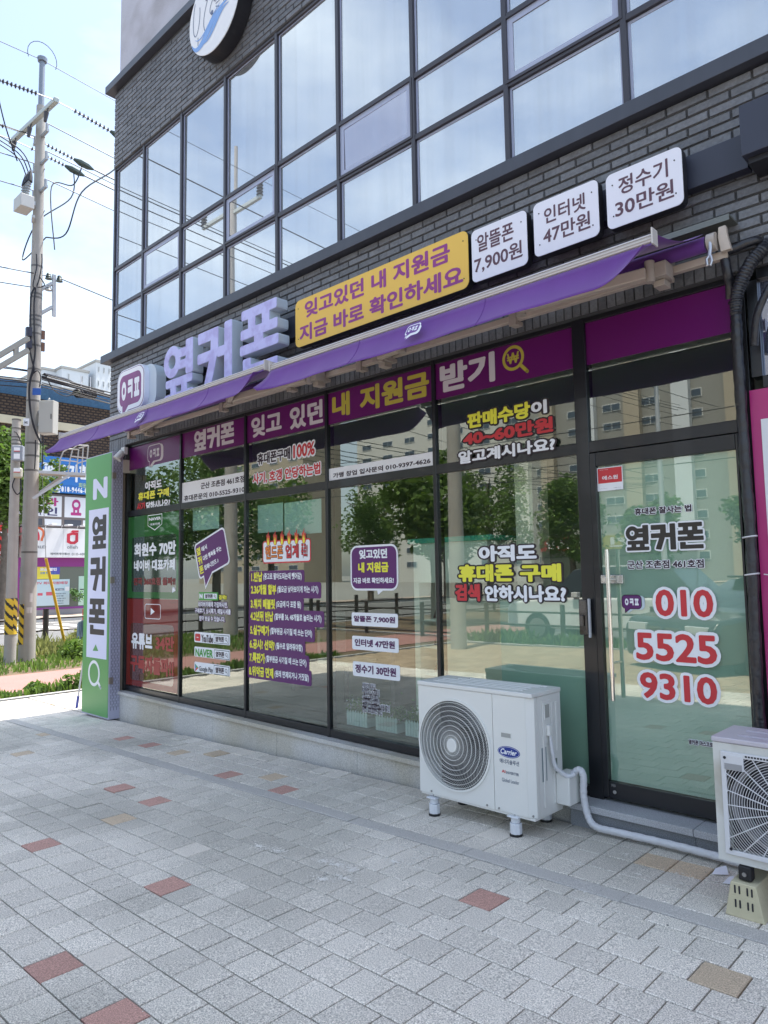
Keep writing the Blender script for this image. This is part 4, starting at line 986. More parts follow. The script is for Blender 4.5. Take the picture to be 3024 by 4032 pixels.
D_('군산 조촌점 461호점', PX('J', 445, 282, 1048, 203, 3.9), darkv, .03, .08, Wt)
e = sticker('big red phone number with white outline in three rows on the door', 'lettering', (-1.6, 1.2))
D_('010', PX('J', 672, 655, 1118, 445, 3.9), Rd, .030, .085, Wt); D_('5525', PX('J', 518, 998, 1148, 808, 3.9), Rd, .030, .085, Wt, DY-.0036); D_('9310', PX('J', 550, 1298, 1150, 1143, 3.9), Rd, .030, .085, Wt, DY-.0018)
e = sticker('small purple speech bubble logo sticker beside the phone number on the door', 'sticker', (-1.8, 1.4))
x0, z0, x1, z1 = PX('J', 402, 598, 556, 486, 3.9); bubble_logo(x0, z0, x1, z1, DY-.0022, e, purple2, darkv, Wt, mat('pale_blue_vinyl', (.50, .60, .66), .5))
e = sticker('tiny white outlined lettering low on the door beside the fan unit', 'lettering', (-1.3, .8))
D_('옆커폰 마스코트', PX('L', 1032, 462, 1225, 450, 3.9), darkv, .04, .12, Wt)

# ================================================================== green corner sign
GS = empty('green_sign_box', 'tall green sign box with vertical black lettering at the building corner', 'sign', (-8.04, 3.78, -.05))
gfm = mat('green_sign_face', (.095, .33, .10), .4, var=.03, scale=1.5); lil = mat('lilac_metal', (.44, .44, .56), .4)
sx0, sx1, sz0, sz1 = -8.375, -7.705, -.035, 2.93
MB().box(sx0, sx1, 3.704, 3.832, sz0, sz1).build('sign_case', lil, GS, bevel=.004)
box('sign_face', gfm, sx0+.012, sx1-.012, 3.699, 3.7035, sz0+.02, sz1-.012, GS)
x0, z0, x1, z1 = PX('M', 655, 1800, 826, 668, 3.7)
box('white_field', mat('lilac_white_face', (.66, .68, .88), .45), x0, x1, 3.6975, 3.699, z0, z1, GS)
sY = 3.6965
text('N', PX('M', 705, 615, 817, 432, 3.7), 3.698, mat('lilac_white_face', (.66, .68, .88), .45), GS, wt=.055)
blk = mat('sign_black', (.035, .032, .035), .5)
text('옆', PX('M', 697, 990, 810, 722, 3.7), sY, blk, GS, wt=.06); text('커', PX('M', 684, 1305, 803, 1040, 3.7), sY, blk, GS, wt=.06); text('폰', PX('M', 674, 1630, 797, 1362, 3.7), sY, blk, GS, wt=.06)
plate('triangle', gfm, [PT('M', 704, 1755, 3.7), PT('M', 746, 1757, 3.7), PT('M', 727, 1706, 3.7)], sY, GS)
mc = PT('M', 712, 1925, 3.7); magnifier(mc[0], mc[1], .145, .034, *PT('M', 762, 2035, 3.7), 3.698, Wt, GS)
pf = MB()
for r_ in range(46):
    for c_ in range(6):
        yy = 3.725+c_*.017; z0 = .06+r_*.062+(.03 if c_ % 2 else 0); pf.box(sx1+.0002, sx1+.0012, yy, yy+.006, z0, z0+.045)
setp(pf.build('slots', mat('slot_shadow', (.16, .17, .22), .7), GS), kind='stuff')
for z in (.35, 1.45, 2.62): box('hinge', mat('steel_hinge', (.35, .32, .28), .4, .8), sx1, sx1+.014, 3.70, 3.745, z, z+.07, GS)
# mop leaning on it
mp_ = empty('mop', 'mop with blue grip and grey strings leaning against the green sign box', 'mop', (-8.45, 3.66, -.05))
a = Vector(PG('U', 715, 680)); b = Vector((-8.42, 3.79, 1.0))
MB().tube([a+Vector((0, 0, .0)), a.lerp(b, .14)], .016, 8).build('grip', mat('blue_plastic', (.03, .06, .35), .4), mp_, smooth=True)
MB().tube([a.lerp(b, .141), b], .010, 8).build('stick', mat('white_stick', (.62, .62, .66), .4), mp_, smooth=True)
hd = MB()
for k in range(70):
    t = random.random()*2*PI; q = b+Vector((random.gauss(0, .02), random.gauss(0, .02), .03)); d = Vector((math.cos(t)*.05-.05, math.sin(t)*.05-.02, -random.uniform(.12, .24)))
    hd.tube([q, q+d*.4+Vector((d.x*.6, d.y*.6, .03)), q+d], .006, 4)
hd.build('mop_head', mat('mop_strings', (.22, .28, .32), .95), mp_)

# ================================================================== awnings
fab = mat('purple_awning_fabric', (.115, .029, .235), .8, var=.06, streak=.07, scale=3, bump=.15, bscale=6)
n_ = fab.node_tree; b_ = n_.nodes['Principled BSDF']; b_.inputs['Sheen Weight'].default_value = .2
fab_under = fab
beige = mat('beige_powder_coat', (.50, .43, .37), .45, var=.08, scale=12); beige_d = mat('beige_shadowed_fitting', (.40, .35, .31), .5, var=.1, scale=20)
barm = mat('cream_front_bar', (.56, .53, .51), .4)
BY, BZ_ = 3.08, 2.985
def logo_on_valance(par, x, z, s, yf):
    p0 = bubble_poly(x, z, x+s*1.5, z+s, s*.28)
    fn = lambda Yv: (lambda u, v, d: (u+(v-z)*0+ (0), yf(v)+d, v))
    MB().prism(bubble_poly(x+.03*s*5, z-.01, x+s*1.5+.03*s*5, z+s-.02, s*.28), 0, .0005, fn(0)).build('logo_shadow', white, par)
    MB().prism(p0, -.0015, -.0008, fn(0)).build('logo_outline', white, par)
    MB().prism(bubble_poly(x+s*.09, z+s*.09, x+s*1.41, z+s*.91, s*.22), -.0025, -.0018, fn(0)).build('logo_face', fab, par)
    t_ = lambda Yv: (lambda u, v, d: (u, yf(v)-.0035, v)); text('ㅇㅋㅍ', (x+s*.25, z+s*.28, x+s*1.25, z+s*.74), 0, white, par, wt=.05, fn=t_)
def awning(label, x0, x1, xr0, xr1, z_bar, arms, logo):
    e = empty('awning', label, 'awning', ((x0+x1)/2, 3.7, 3.1), 'purple awnings over the shopfront')
    # top fabric, slightly sagging
    nx, ny = 40, 8; vs = []; fs = []
    for i in range(nx+1):
        for j in range(ny+1):
            u, v = i/nx, j/ny; x = (x0*(1-v)+xr0*v)*(1-u)+(x1*(1-v)+xr1*v)*u
            vs.append((x, BY+(3.66-BY)*v, z_bar+.024+(3.185-z_bar-.024)*v-.035*math.sin(PI*v)+.004*math.sin(u*23)*math.sin(PI*v)))
    for i in range(nx):
        for j in range(ny): a = i*(ny+1)+j; fs.append((a, a+ny+1, a+ny+2, a+1))
    o = MB().add(vs, fs).build('canopy', fab, e, smooth=True, recalc=False); md = o.modifiers.new('t', 'SOLIDIFY'); md.thickness = .0012
    # roller
    MB().tube([(xr0, 3.70, 3.145), (xr1, 3.70, 3.145)], .040, 16).build('roller', fab, e, smooth=True)
    # front bar
    fb = MB()
    prof = [(-.020, -.022), (.018, -.022), (.018, .020), (-.004, .022), (-.014, .012), (-.014, .003), (-.020, .0)]
    vs = [(x, BY+p[0], z_bar+p[1]) for x in (x0, x1) for p in prof]; n = len(prof)
    fb.add(vs, [tuple(range(n)), tuple(range(2*n-1, n-1, -1))]+[(i, n+i, n+(i+1) % n, (i+1) % n) for i in range(n)])
    fb.build('front_bar', barm, e, bevel=.003)
    for x in (x0, x1): MB().box(x-.008 if x == x0 else x, x if x == x0 else x+.008, BY-.028, BY+.03, z_bar-.035, z_bar+.04).build('end_cap', barm, e, bevel=.002)
    for z in (.006, -.010): MB().box(x0+.004, x1-.004, BY-.0225, BY-.018, z_bar+z-.002, z_bar+z+.001).build('groove', beige_d, e)
    # valance
    nx, nz = 90, 7; vs = []; fs = []; H = .175
    def hang(u, v):
        edge = min(u, 1-u)*(x1-x0)
        Hh = H*(1-.0*v); z = z_bar-.028-Hh*v*(1 if edge > .25 else (.25+.75*math.sin(edge/.25*PI/2))) if u > .5 else z_bar-.028-Hh*v*(.86 if edge < .02 else 1)
        yy = BY-.018-.085*v*v-.02*v+.010*math.sin(u*(x1-x0)*5.5)*v+.004*math.sin(u*(x1-x0)*17+1)*v*v
        if u < .06: yy -= .05*v*(1-u/.06)
        return yy, z
    for i in range(nx+1):
        for j in range(nz+1):
            u, v = i/nx, j/nz; yy, z = hang(u, v); vs.append((x0+(x1-x0)*u, yy, z))
    for i in range(nx):
        for j in range(nz): a = i*(nz+1)+j; fs.append((a, a+1, a+nz+2, a+nz+1))
    o = MB().add(vs, fs).build('valance', fab, e, smooth=True, recalc=False); md = o.modifiers.new('t', 'SOLIDIFY'); md.thickness = .0012
    k = .9
    while k < x1-x0-.2:
        u = k/(x1-x0); MB().tube([(x0+k, hang(u, v/6)[0]-.001, hang(u, v/6)[1]) for v in range(7)], .0022, 5).build('seam', fab, e); k += .95
    lx, lz, ls = logo; logo_on_valance(e, lx, lz, ls, lambda v: BY-.030-.105*max(0, min(1, (z_bar-.028-v)/H))-.012)
    # arms
    for sx, ex, ey in arms:
        sg = 1 if ex > sx else -1
        bk = MB().box(sx-.055, sx+.055, 3.62, 3.72, 3.02, 3.10).box(sx-.03, sx+.03, 3.66, 3.74, 2.985, 3.019).tube([(sx+.03*sg, 3.62, 3.0), (sx+.03*sg, 3.62, 3.115)], .026, 12)
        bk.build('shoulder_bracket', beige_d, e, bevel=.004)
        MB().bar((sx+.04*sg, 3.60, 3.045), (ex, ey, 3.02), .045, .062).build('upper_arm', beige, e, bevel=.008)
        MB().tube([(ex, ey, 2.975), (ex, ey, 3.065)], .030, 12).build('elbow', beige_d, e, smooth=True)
        MB().bar((ex, ey, 3.01), (sx+(ex-sx)*.25, BY+.03, z_bar+.0), .036, .045).build('forearm', beige, e, bevel=.006)
    return e
el = PZ('C', 340, 975, 3.01); er = PZ('B', 912, 1045, 3.02); ea = PZ('A', 930, 865, 3.03)
awr = awning('longer purple awning over the right half of the shopfront', -3.985, -1.235, -4.02, -1.215, 2.975, [(-1.45, el[0], max(3.2, el[1])), (-3.47, er[0], max(3.2, min(3.5, er[1])))], (PT('B', 925, 975, 3.0)[0], PT('B', 925, 985, 3.0)[1]+.01, .068))
awl = awning('shorter purple awning over the left half, reaching past the building corner', -7.57, -4.05, -7.4, -4.06, 3.0, [(-4.19, ea[0], max(3.2, min(3.5, ea[1]))), (-6.88, -5.6, 3.33)], (PT('T', 1135, 860, 3.0)[0], PT('T', 1135, 855, 3.0)[1], .068))
# crank gear at the right end
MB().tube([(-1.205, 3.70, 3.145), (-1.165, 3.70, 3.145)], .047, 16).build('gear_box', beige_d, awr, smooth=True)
MB().tube([(-1.185, 3.665, 3.16), (-1.185, 3.66, 3.10), (-1.19, 3.655, 3.06)], .009, 8).tube([(-1.19, 3.655, 3.06), (-1.202, 3.65, 3.045), (-1.20, 3.65, 3.015), (-1.185, 3.65, 3.01), (-1.178, 3.65, 3.03), (-1.185, 3.655, 3.06)], .008, 8).build('crank_eye', mat('zinc', (.55, .55, .58), .35, .7), awr, smooth=True)
MB().prism([(-1.15, 3.085), (-1.10, 3.085), (-1.115, 3.16), (-1.12, 3.215), (-1.155, 3.215), (-1.16, 3.16)], 0, .03, FY(3.70)).build('roller_bracket', beige, awr, bevel=.004)
# mounting beam and rain hood
bm_ = empty('awning_beam', 'long beige mounting beam under both awnings on the wall', 'beam', (-4.2, 3.77, 3.05))
box('beam', beige, -4.24, -1.13, 3.735, 3.775, 3.062, 3.102, bm_, bevel=.004); box('beam', beige, -7.42, -4.245, 3.735, 3.775, 3.066, 3.106, bm_, bevel=.004)
for x in (-7.38, -6.88, -5.6, -4.6, -4.19, -3.77, -3.47, -2.4, -1.45):
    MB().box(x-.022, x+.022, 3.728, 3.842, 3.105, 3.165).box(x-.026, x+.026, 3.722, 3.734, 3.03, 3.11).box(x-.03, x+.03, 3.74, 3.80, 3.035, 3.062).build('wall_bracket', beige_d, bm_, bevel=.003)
hd = empty('awning_hood', 'thin metal rain hood above the right awning roller', 'hood', (-1.5, 3.75, 3.24))
MB().prism([(-2.1, 3.258), (-1.10, 3.258), (-1.10, 3.266), (-2.1, 3.266)], 0, .14, FY(3.70)).box(-2.1, -1.10, 3.697, 3.702, 3.235, 3.266).build('hood_sheet', mat('grey_metal', (.16, .17, .16), .5, .3), hd)
setp(MB().tube([(-7.66, 3.80, 2.93), (-7.67, 3.74, 2.84)], [.035, .05], 12).box(-7.70, -7.62, 3.80, 3.84, 2.90, 2.98).build('flood_light', mat('white_lamp', (.66, .66, .64), .4), None, smooth=True), 'small white spotlight under the left end of the awning', 'lamp')

# ================================================================== black wrapped pipes
wrap = mat('black_tape_wrap', (.014, .014, .019), .42, bump=.8, bscale=30, coat=.2)
def smoothpath(pts, n=8):
    P = [Vector(p) for p in pts]; out_ = []
    for i in range(len(P)-1):
        p0 = P[max(i-1, 0)]; p1 = P[i]; p2 = P[i+1]; p3 = P[min(i+2, len(P)-1)]
        for k in range(n):
            t = k/n; out_.append(.5*((2*p1)+(-p0+p2)*t+(2*p0-5*p1+4*p2-p3)*t*t+(-p0+3*p1-3*p2+p3)*t**3))
    out_.append(P[-1]); return out_
pp_ = [(-1.134, 3.835, .20), (-1.140, 3.835, .9), (-1.130, 3.835, 1.6), (-1.136, 3.835, 2.1), PP('P', 1110, 1280, 3.80), PP('P', 1100, 1000, 3.79), PP('P', 1115, 850, 3.78), PP('P', 1170, 690, 3.78), PP('P', 1270, 500, 3.78), PP('P', 1370, 390, 3.80), PP('P', 1440, 300, 3.86)]
path_ = smoothpath(pp_, 16)
rr = [.027+.006*min(1, max(0, (i-70)/40))+.0018*math.sin(i*2.1)+.0014*math.sin(i*.7) for i in range(len(path_))]
pe = empty('wrapped_pipe_bundle', 'thick black tape wrapped pipe running down between the door and the magenta panel', 'pipe', (-1.11, 3.84, 0))
MB().tube(path_, rr, 14).build('pipe_wrap', wrap, pe, smooth=True)
tie = mat('white_tie', (.60, .60, .62), .5)
for z, m_ in ((1.655, tie), (1.47, tie), (2.86, wrap)):
    MB().tube([(-1.134+.032*math.cos(t), 3.835+.032*math.sin(t), z+.004*math.cos(t)) for t in [2*PI*k/16 for k in range(17)]], .0045, 5, False).build('pipe_strap', m_, pe)
MB().tube([(-1.07, 3.80, 1.47), (-1.0, 3.86, 1.455), (-.9, 3.88, 1.42)], .003, 5).build('strap_tail', tie, pe)
p2_ = smoothpath([PP('P', 1040, 900, 3.83), PP('P', 1035, 740, 3.80), PP('P', 1010, 640, 3.77), PP('P', 990, 520, 3.76), PP('P', 975, 430, 3.76), PP('P', 1010, 385, 3.76), PP('P', 1110, 345, 3.77), PP('P', 1220, 300, 3.78), PP('P', 1320, 270, 3.80), PP('P', 1375, 300, 3.85)], 8)
setp(MB().tube(p2_, .023, 12).build('black_drain_pipe', wrap, None, smooth=True), 'thinner black pipe bending twice above the door corner', 'pipe')
p3_ = smoothpath([(-1.05, 3.80, 2.60), (-1.02, 3.78, 2.75), (-.95, 3.78, 2.88), (-.86, 3.78, 2.98)], 6)
setp(MB().tube(p3_, .018, 10).build('black_hose', wrap, None, smooth=True), 'black hose crossing the neighbour window beside the pipe bundle', 'hose')

# magenta neighbour panel
MG = empty('neighbour_magenta_panel', 'magenta advertising panel of the neighbouring shop at the right edge', 'panel', (0, 3.9, .2))
mag = mat('magenta_panel', (.42, .025, .17), .35, coat=.3)
box('panel', mag, -1.105, .9, 3.868, 3.90, .206, 2.395, MG)
box('white_poster', mat('poster_white', (.70, .72, .76), .5), -1.058, -.3, 3.862, 3.8665, 1.62, 2.24, MG)
setp(text('팝니다', (-.90, 1.8, -.4, 2.0), 3.861, Rd, None, wt=.04)[0], 'red lettering on the neighbour white poster', 'lettering')

# ================================================================== air conditioner with swirl grille
acw = mat('cream_plastic', (.72, .72, .69), .42, var=.015, scale=5); acm = mat('cream_metal', (.70, .70, .675), .4); dk = mat('fan_dark', (.016, .016, .024), .6)
fin = mat('coil_guard', (.60, .61, .60), .6)
A1 = empty('air_conditioner', 'cream air conditioner outdoor unit with blue oval logo standing on white feet', 'air conditioner', (-2.56, 3.54, .06))
ax0, ax1, ay0, ay1, az0, az1 = -2.955, -2.150, 3.40, 3.70, .185, .818
fcx, fcz, fr_ = -2.688, .495, .258
fp = MB()
outer = []; inner = ell(fcx, fcz, fr_, fr_, 48)
sx = -2.408
for (u, v) in inner:
    du, dv = u-fcx, v-fcz; t = min(((sx-.001-fcx) if du > 0 else (ax0-fcx))/du if abs(du) > 1e-9 else 9e9, ((az1-.001-fcz) if dv > 0 else (az0-fcz))/dv if abs(dv) > 1e-9 else 9e9); outer.append((fcx+du*t, fcz+dv*t))
fp.ring(outer, inner, 0, .03, FY(ay0))
for cx_, cz_ in ((sx-.001, az1-.001), (ax0, az1-.001), (ax0, az0), (sx-.001, az0)):
    near = sorted(outer, key=lambda p: (p[0]-cx_)**2+(p[1]-cz_)**2); a = [p for p in near if abs(p[0]-cx_) < 1e-6][:1]; b = [p for p in near if abs(p[1]-cz_) < 1e-6][:1]
    if a and b:
        tri = [a[0], (cx_, cz_), b[0]]
        if (tri[1][0]-tri[0][0])*(tri[2][1]-tri[0][1])-(tri[1][1]-tri[0][1])*(tri[2][0]-tri[0][0]) < 0: tri.reverse()
        fp.prism(tri, 0, .03, FY(ay0))
fp.build('front_panel', acw, A1)
MB().box(sx+.001, ax1-.04, ay0, ay0+.03, az0+.0, az1-.001).prism([(ax1-.04, az0), (ax1, az0), (ax1, az1-.001), (ax1-.04, az1-.001)], 0, .03, lambda u, v, d: (u, ay0+d+(.025*((u-(ax1-.04))/.04)**2), v)).build('service_panel', acw, A1, bevel=.003)
MB().box(ax0, ax0+.006, ay0+.031, ay1-.001, az0, az1-.001).build('left_side_panel', acm, A1)
sd_ = MB().box(ax1-.006, ax1, ay0+.055, ay1, az0, az1-.001); sidep = sd_.build('side_panel', acm, A1)
for yy, z0, z1, d in ((3.60, .50, .77, .004), (3.645, .50, .77, .004), (3.50, .22, .60, .004), (3.60, .22, .49, .004)):
    MB().box(ax1-.002, ax1+d, yy, yy+.022, z0, z1).build('pressed_rib', acm, sidep, bevel=.003)
MB().box(ax1, ax1+.006, 3.50, 3.585, .56, .79).build('handle_plate', acm, A1, bevel=.003)
MB().ring([(3.515, .69), (3.575, .69), (3.575, .775), (3.515, .775)], [(3.52, .696), (3.57, .696), (3.57, .769), (3.52, .769)], 0, .004, FX(ax1+.0105)).build('grip_rim', acm, A1)
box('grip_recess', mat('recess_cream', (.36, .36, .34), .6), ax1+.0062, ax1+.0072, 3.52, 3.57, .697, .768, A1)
MB().box(ax1+.006, ax1+.03, 3.525, 3.565, .60, .66).build('cable_cover', acw, A1, bevel=.008)
box('rating_label', mat('label_grey', (.22, .26, .28), .5), ax1, ax1+.0008, 3.485, 3.535, .36, .54, A1); box('rating_label', mat('label_green', (.16, .20, .17), .5), ax1, ax1+.0008, 3.60, 3.645, .38, .46, A1)
MB().box(ax0-.006, ax1+.006, ay0-.006, ay1+.004, az1, az1+.026).build('top_lid', acm, A1, bevel=.006)
rb_ = A1
for i_, (yy, xa, xb) in enumerate(((3.455, -2.88, -2.24), (3.50, -2.88, -2.24), (3.55, -2.88, -2.24), (3.60, -2.80, -2.22), (3.645, -2.74, -2.2))): MB().box(xa, xb, yy, yy+.016, az1+.0255, az1+.031).build('lid_rib', acm, A1, bevel=.002)
MB().box(ax0+.004, ax1-.004, ay0+.008, ay1-.004, az0-.014, az0-.0005).build('base_pan', acm, A1)
MB().box(ax0+.007, ax1-.007, ay1-.012, ay1-.001, az0, az1-.002).build('rear_coil', fin, A1)
MB().box(ax0+.007, sx, ay0+.20, ay0+.21, az0+.001, az1-.002).build('inner_back', dk, A1)
MB().box(sx-.004, sx, ay0+.031, ay1-.02, az0+.001, az1-.002).build('inner_partition', dk, A1)
fb = MB()
for k in range(3):
    a0 = k*2*PI/3+.4; vs = []
    for i in range(7):
        r_ = .055+i*.030
        for j in range(5):
            t = a0+j*.26+i*.05; vs.append((fcx+r_*math.cos(t), ay0+.09+j*.013, fcz+r_*math.sin(t)))
    fb.add(vs, [(i*5+j, i*5+j+1, (i+1)*5+j+1, (i+1)*5+j) for i in range(6) for j in range(4)])
fb.tube([(fcx, ay0+.08, fcz), (fcx, ay0+.15, fcz)], .055, 20); fb.build('fan', mat('fan_blade', (.05, .05, .055), .4), A1, smooth=True)
MB().ring(ell(fcx, fcz, fr_+.008, fr_+.008, 48), ell(fcx, fcz, fr_-.004, fr_-.004, 48), -.008, .012, FY(ay0)).build('grille_rim', acw, A1, smooth=True)
gr = MB()
def dome(r): return ay0-.004-.016*math.cos(min(r/fr_, 1)*PI/2)
for k in range(84):
    pts = []; n = 9
    for i in range(n+1):
        r_ = .040+(fr_-.044)*i/n; t = 2*PI*k/84+.95*(i/n)**1.5; pts.append((fcx+r_*math.cos(-t), dome(r_), fcz+r_*math.sin(-t)))
    gr.tube(pts, .0011, 3, False)
gr.build('grille_blades', acw, A1, recalc=False)
for r_ in (.058, .085, .113, .141, .169, .197, .224, .245):
    MB().tube([(fcx+r_*math.cos(t), dome(r_)-.0015, fcz+r_*math.sin(t)) for t in [2*PI*k/40 for k in range(41)]], .0018, 4, False).build('grille_ring', acw, A1)
MB().prism(ell(fcx, fcz, .037, .040, 28), 0, .012, FY(ay0-.024)).build('grille_hub', acw, A1, bevel=.003)
bl_ = mat('logo_blue', (.012, .035, .25), .4)
lg = A1; Y0 = ay0-.0012
lx0, lz0, lx1, lz1 = -2.379, .481, -2.231, .543
MB().prism(ell((lx0+lx1)/2, (lz0+lz1)/2, .073, .031, 32), 0, .0008, FY(Y0+.0004)).build('oval_badge', bl_, A1)
MB().ring(ell((lx0+lx1)/2, (lz0+lz1)/2, .069, .0275, 32), ell((lx0+lx1)/2, (lz0+lz1)/2, .0672, .026, 32), 0, .0004, FY(Y0)).build('badge_line', Wt, A1)
text('Carrier', ((lx0+lx1)/2-.053, (lz0+lz1)/2-.014, (lx0+lx1)/2+.053, (lz0+lz1)/2+.016), Y0-.0004, Wt, A1, wt=.03, skew=.25)
nvy = mat('navy_print', (.03, .06, .13), .5)
text('에너지솔루션', (-2.366, .446, -2.240, .472), Y0, nvy, A1, wt=.01); text('AI', (-2.354, .396, -2.330, .412), Y0, Rd, A1, wt=.03); text('INVERTER', (-2.325, .393, -2.243, .408), Y0, nvy, A1, wt=.01)
text('Global Leader', (-2.354, .348, -2.243, .368), Y0, nvy, A1, wt=.0)
MB().ring(rrect(-2.357, .583, -2.283, .618, .005), rrect(-2.352, .588, -2.288, .613, .003), -.002, .002, FY(ay0)).build('slot_rim', acw, A1)
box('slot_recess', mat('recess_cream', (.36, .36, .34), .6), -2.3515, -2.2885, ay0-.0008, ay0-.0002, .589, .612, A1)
for x, z in ((-2.865, .198), (-2.46, .198), (-2.38, .198), (-2.16, .20)): MB().prism(ell(x, z, .006, .006, 10), 0, .003, FY(ay0-.003)).build('screw', mat('screw_zinc', (.4, .4, .4), .3, 1), A1)
# valve cover and cable
MB().box(ax1+.0005, ax1+.085, 3.62, 3.74, .215, .385).build('valve_cover', acw, A1, bevel=.008)
wrapw = mat('white_tape_wrap', (.62, .63, .66), .6, bump=.9, bscale=45)
cb = smoothpath([(ax1+.02, 3.545, .61), (ax1+.028, 3.55, .52), (ax1+.03, 3.57, .44), (ax1+.045, 3.60, .40), (ax1+.075, 3.63, .375), (ax1+.095, 3.66, .385)], 8)
MB().tube(cb, [.007+.006*min(1, i/20) for i in range(len(cb))], 10).build('cable', wrapw, A1, smooth=True)
feet = [(-2.858, 3.415), (-2.283, 3.415), (-2.283, 3.725), (-2.858, 3.70)]
for i, (x, y) in enumerate(feet):
    z0 = gz(x)
    MB().prism(ell(x, y, .036, .036, 8), 0, .012, lambda u, v, d: (u, v, z0+d)).build('rubber_foot', mat('rubber', (.012, .012, .014), .6), A1)
    f = MB().tube([(x, y, z0+.0125), (x, y, z0+.07)], .034, 8); f.tube([(x, y, z0+.0705), (x, y, z0+.10)], .026, 12)
    f.box(x-.035, x+.035, y-.035, y+.03, z0+.1005, z0+.108); f.build('leg', mat('white_foot', (.66, .68, .72), .4), A1, bevel=.003)
    MB().tube([(x, y, z0+.1085), (x, y, z0+.122)], .008, 8).build('bolt', mat('screw_zinc', (.4, .4, .4), .3, 1), A1)
# refrigerant pipe along the step
rpth = smoothpath([(ax1+.055, 3.69, .36), (ax1+.10, 3.70, .40), (ax1+.125, 3.705, .37), (ax1+.12, 3.71, .27), (ax1+.14, 3.71, .16), (-1.96, 3.70, .115), (-1.85, 3.70, .113), (-1.60, 3.70, .118), (-1.35, 3.685, .122), (-1.10, 3.65, .125), (-.9, 3.6, .13)], 12)
setp(MB().tube(rpth, [.0190+.0010*math.sin(i*1.7) for i in range(len(rpth))], 12).build('white_pipe', wrapw, None, smooth=True), 'white tape wrapped pipe lying along the door step between both outdoor units', 'pipe')

# ================================================================== second outdoor unit (radial grille)
A2 = empty('air_conditioner', 'older greyish outdoor fan unit with square radial grille at the right edge', 'air conditioner', (-.75, 3.33, .09))
qx0, qx1, qy0, qy1, qz0, qz1 = -1.142, -.37, 3.20, 3.475, .295, .775
acg = mat('aged_cream_metal', (.60, .60, .57), .45, var=.05, scale=6, hue=(.44, .42, .36)); acg2 = mat('aged_lid', (.50, .47, .52), .4, var=.03)
ox0, ox1, oz0, oz1 = qx0+.045, qx0+.505, qz0+.045, qz1-.045
MB().ring([(qx0, qz0), (qx1, qz0), (qx1, qz1-.001), (qx0, qz1-.001)], [(ox0, oz0), (ox1, oz0), (ox1, oz1), (ox0, oz1)], 0, .02, FY(qy0)).build('front_panel', acg, A2, bevel=.002)
MB().box(qx0, qx0+.005, qy0+.021, qy1, qz0, qz1-.001).build('left_side_panel', acg, A2); MB().box(qx1-.005, qx1, qy0+.021, qy1, qz0, qz1-.001).build('right_side_panel', acg, A2)
MB().box(qx0-.005, qx1+.005, qy0-.005, qy1+.005, qz1, qz1+.022).build('top_lid', acg2, A2, bevel=.006)
for yy in (3.27, 3.38): MB().box(qx0+.08, qx1-.05, yy, yy+.012, qz1+.0215, qz1+.026).build('lid_rib', acg2, A2)
MB().box(qx0+.006, qx1-.006, qy1-.012, qy1-.001, qz0, qz1-.002).box(qx0+.006, ox1, qy0+.17, qy0+.18, qz0, qz1-.002).build('rear_coil', dk, A2)
c2x, c2z = (ox0+ox1)/2, (oz0+oz1)/2
MB().ring(ell(c2x, c2z, .225, .185, 40), ell(c2x, c2z, .205, .175, 40), 0, .10, FY(qy0+.03)).build('fan_shroud', mat('shroud_grey', (.24, .23, .24), .6), A2, smooth=True)
fb = MB()
for k in range(3):
    a0 = k*2*PI/3; vs = [(c2x+(.04+i*.026)*math.cos(a0+j*.3), qy0+.07+j*.013, c2z+(.04+i*.026)*math.sin(a0+j*.3)) for i in range(6) for j in range(5)]
    fb.add(vs, [(i*5+j, i*5+j+1, (i+1)*5+j+1, (i+1)*5+j) for i in range(5) for j in range(4)])
fb.build('fan', mat('fan_blue_black', (.03, .03, .05), .35), A2, smooth=True)
fr = MB().ring([(ox0-.012, oz0-.012), (ox1+.012, oz0-.012), (ox1+.012, oz1+.012), (ox0-.012, oz1+.012)], [(ox0+.008, oz0+.008), (ox1-.008, oz0+.008), (ox1-.008, oz1-.008), (ox0+.008, oz1-.008)], -.012, .0, FY(qy0)).build('grille_frame', mat('pale_grille', (.62, .62, .64), .45), A2, bevel=.003)
pg = MATS['pale_grille']
def clipr(t):
    c_, s_ = math.cos(t), math.sin(t); hx, hz = (ox1-ox0)/2-.006, (oz1-oz0)/2-.006
    return min(hx/abs(c_) if abs(c_) > 1e-6 else 9, hz/abs(s_) if abs(s_) > 1e-6 else 9)
gm = MB()
for k in range(24):
    t = 2*PI*(k+.15)/24; r1 = clipr(t); gm.tube([(c2x+.02*math.cos(t), qy0-.012, c2z+.02*math.sin(t)), (c2x+r1*math.cos(t), qy0-.008, c2z+r1*math.sin(t))], .0024, 5, False)
gm.build('grille_spokes', pg, A2)
gm = MB(); r_ = .03
while r_ < .31:
    seg = []
    for k in range(97):
        t = 2*PI*k/96
        if r_ < clipr(t): seg.append((c2x+r_*math.cos(t), qy0-.0095, c2z+r_*math.sin(t)))
        else:
            if len(seg) > 1: gm.tube(seg, .0014, 4, False)
            seg = []
    if len(seg) > 1: gm.tube(seg, .0014, 4, False)
    r_ += .0098
gm.build('grille_wires', pg, A2, recalc=False)
box('corner_plate', pg, ox0, ox0+.078, qy0-.014, qy0-.004, oz1-.06, oz1+.002, A2, bevel=.002); box('plate_recess', mat('recess_grey', (.30, .30, .31), .6), ox0+.004, ox0+.072, qy0-.0155, qy0-.0142, oz1-.058, oz1-.034, A2)
for x, z in ((ox0+.006, oz1-.012), (ox0+.012, oz0+.012)): MB().prism(ell(x, z, .006, .006, 12), 0, .002, FY(qy0-.0165)).build('screw_hole', dk, A2)
gm = MB()
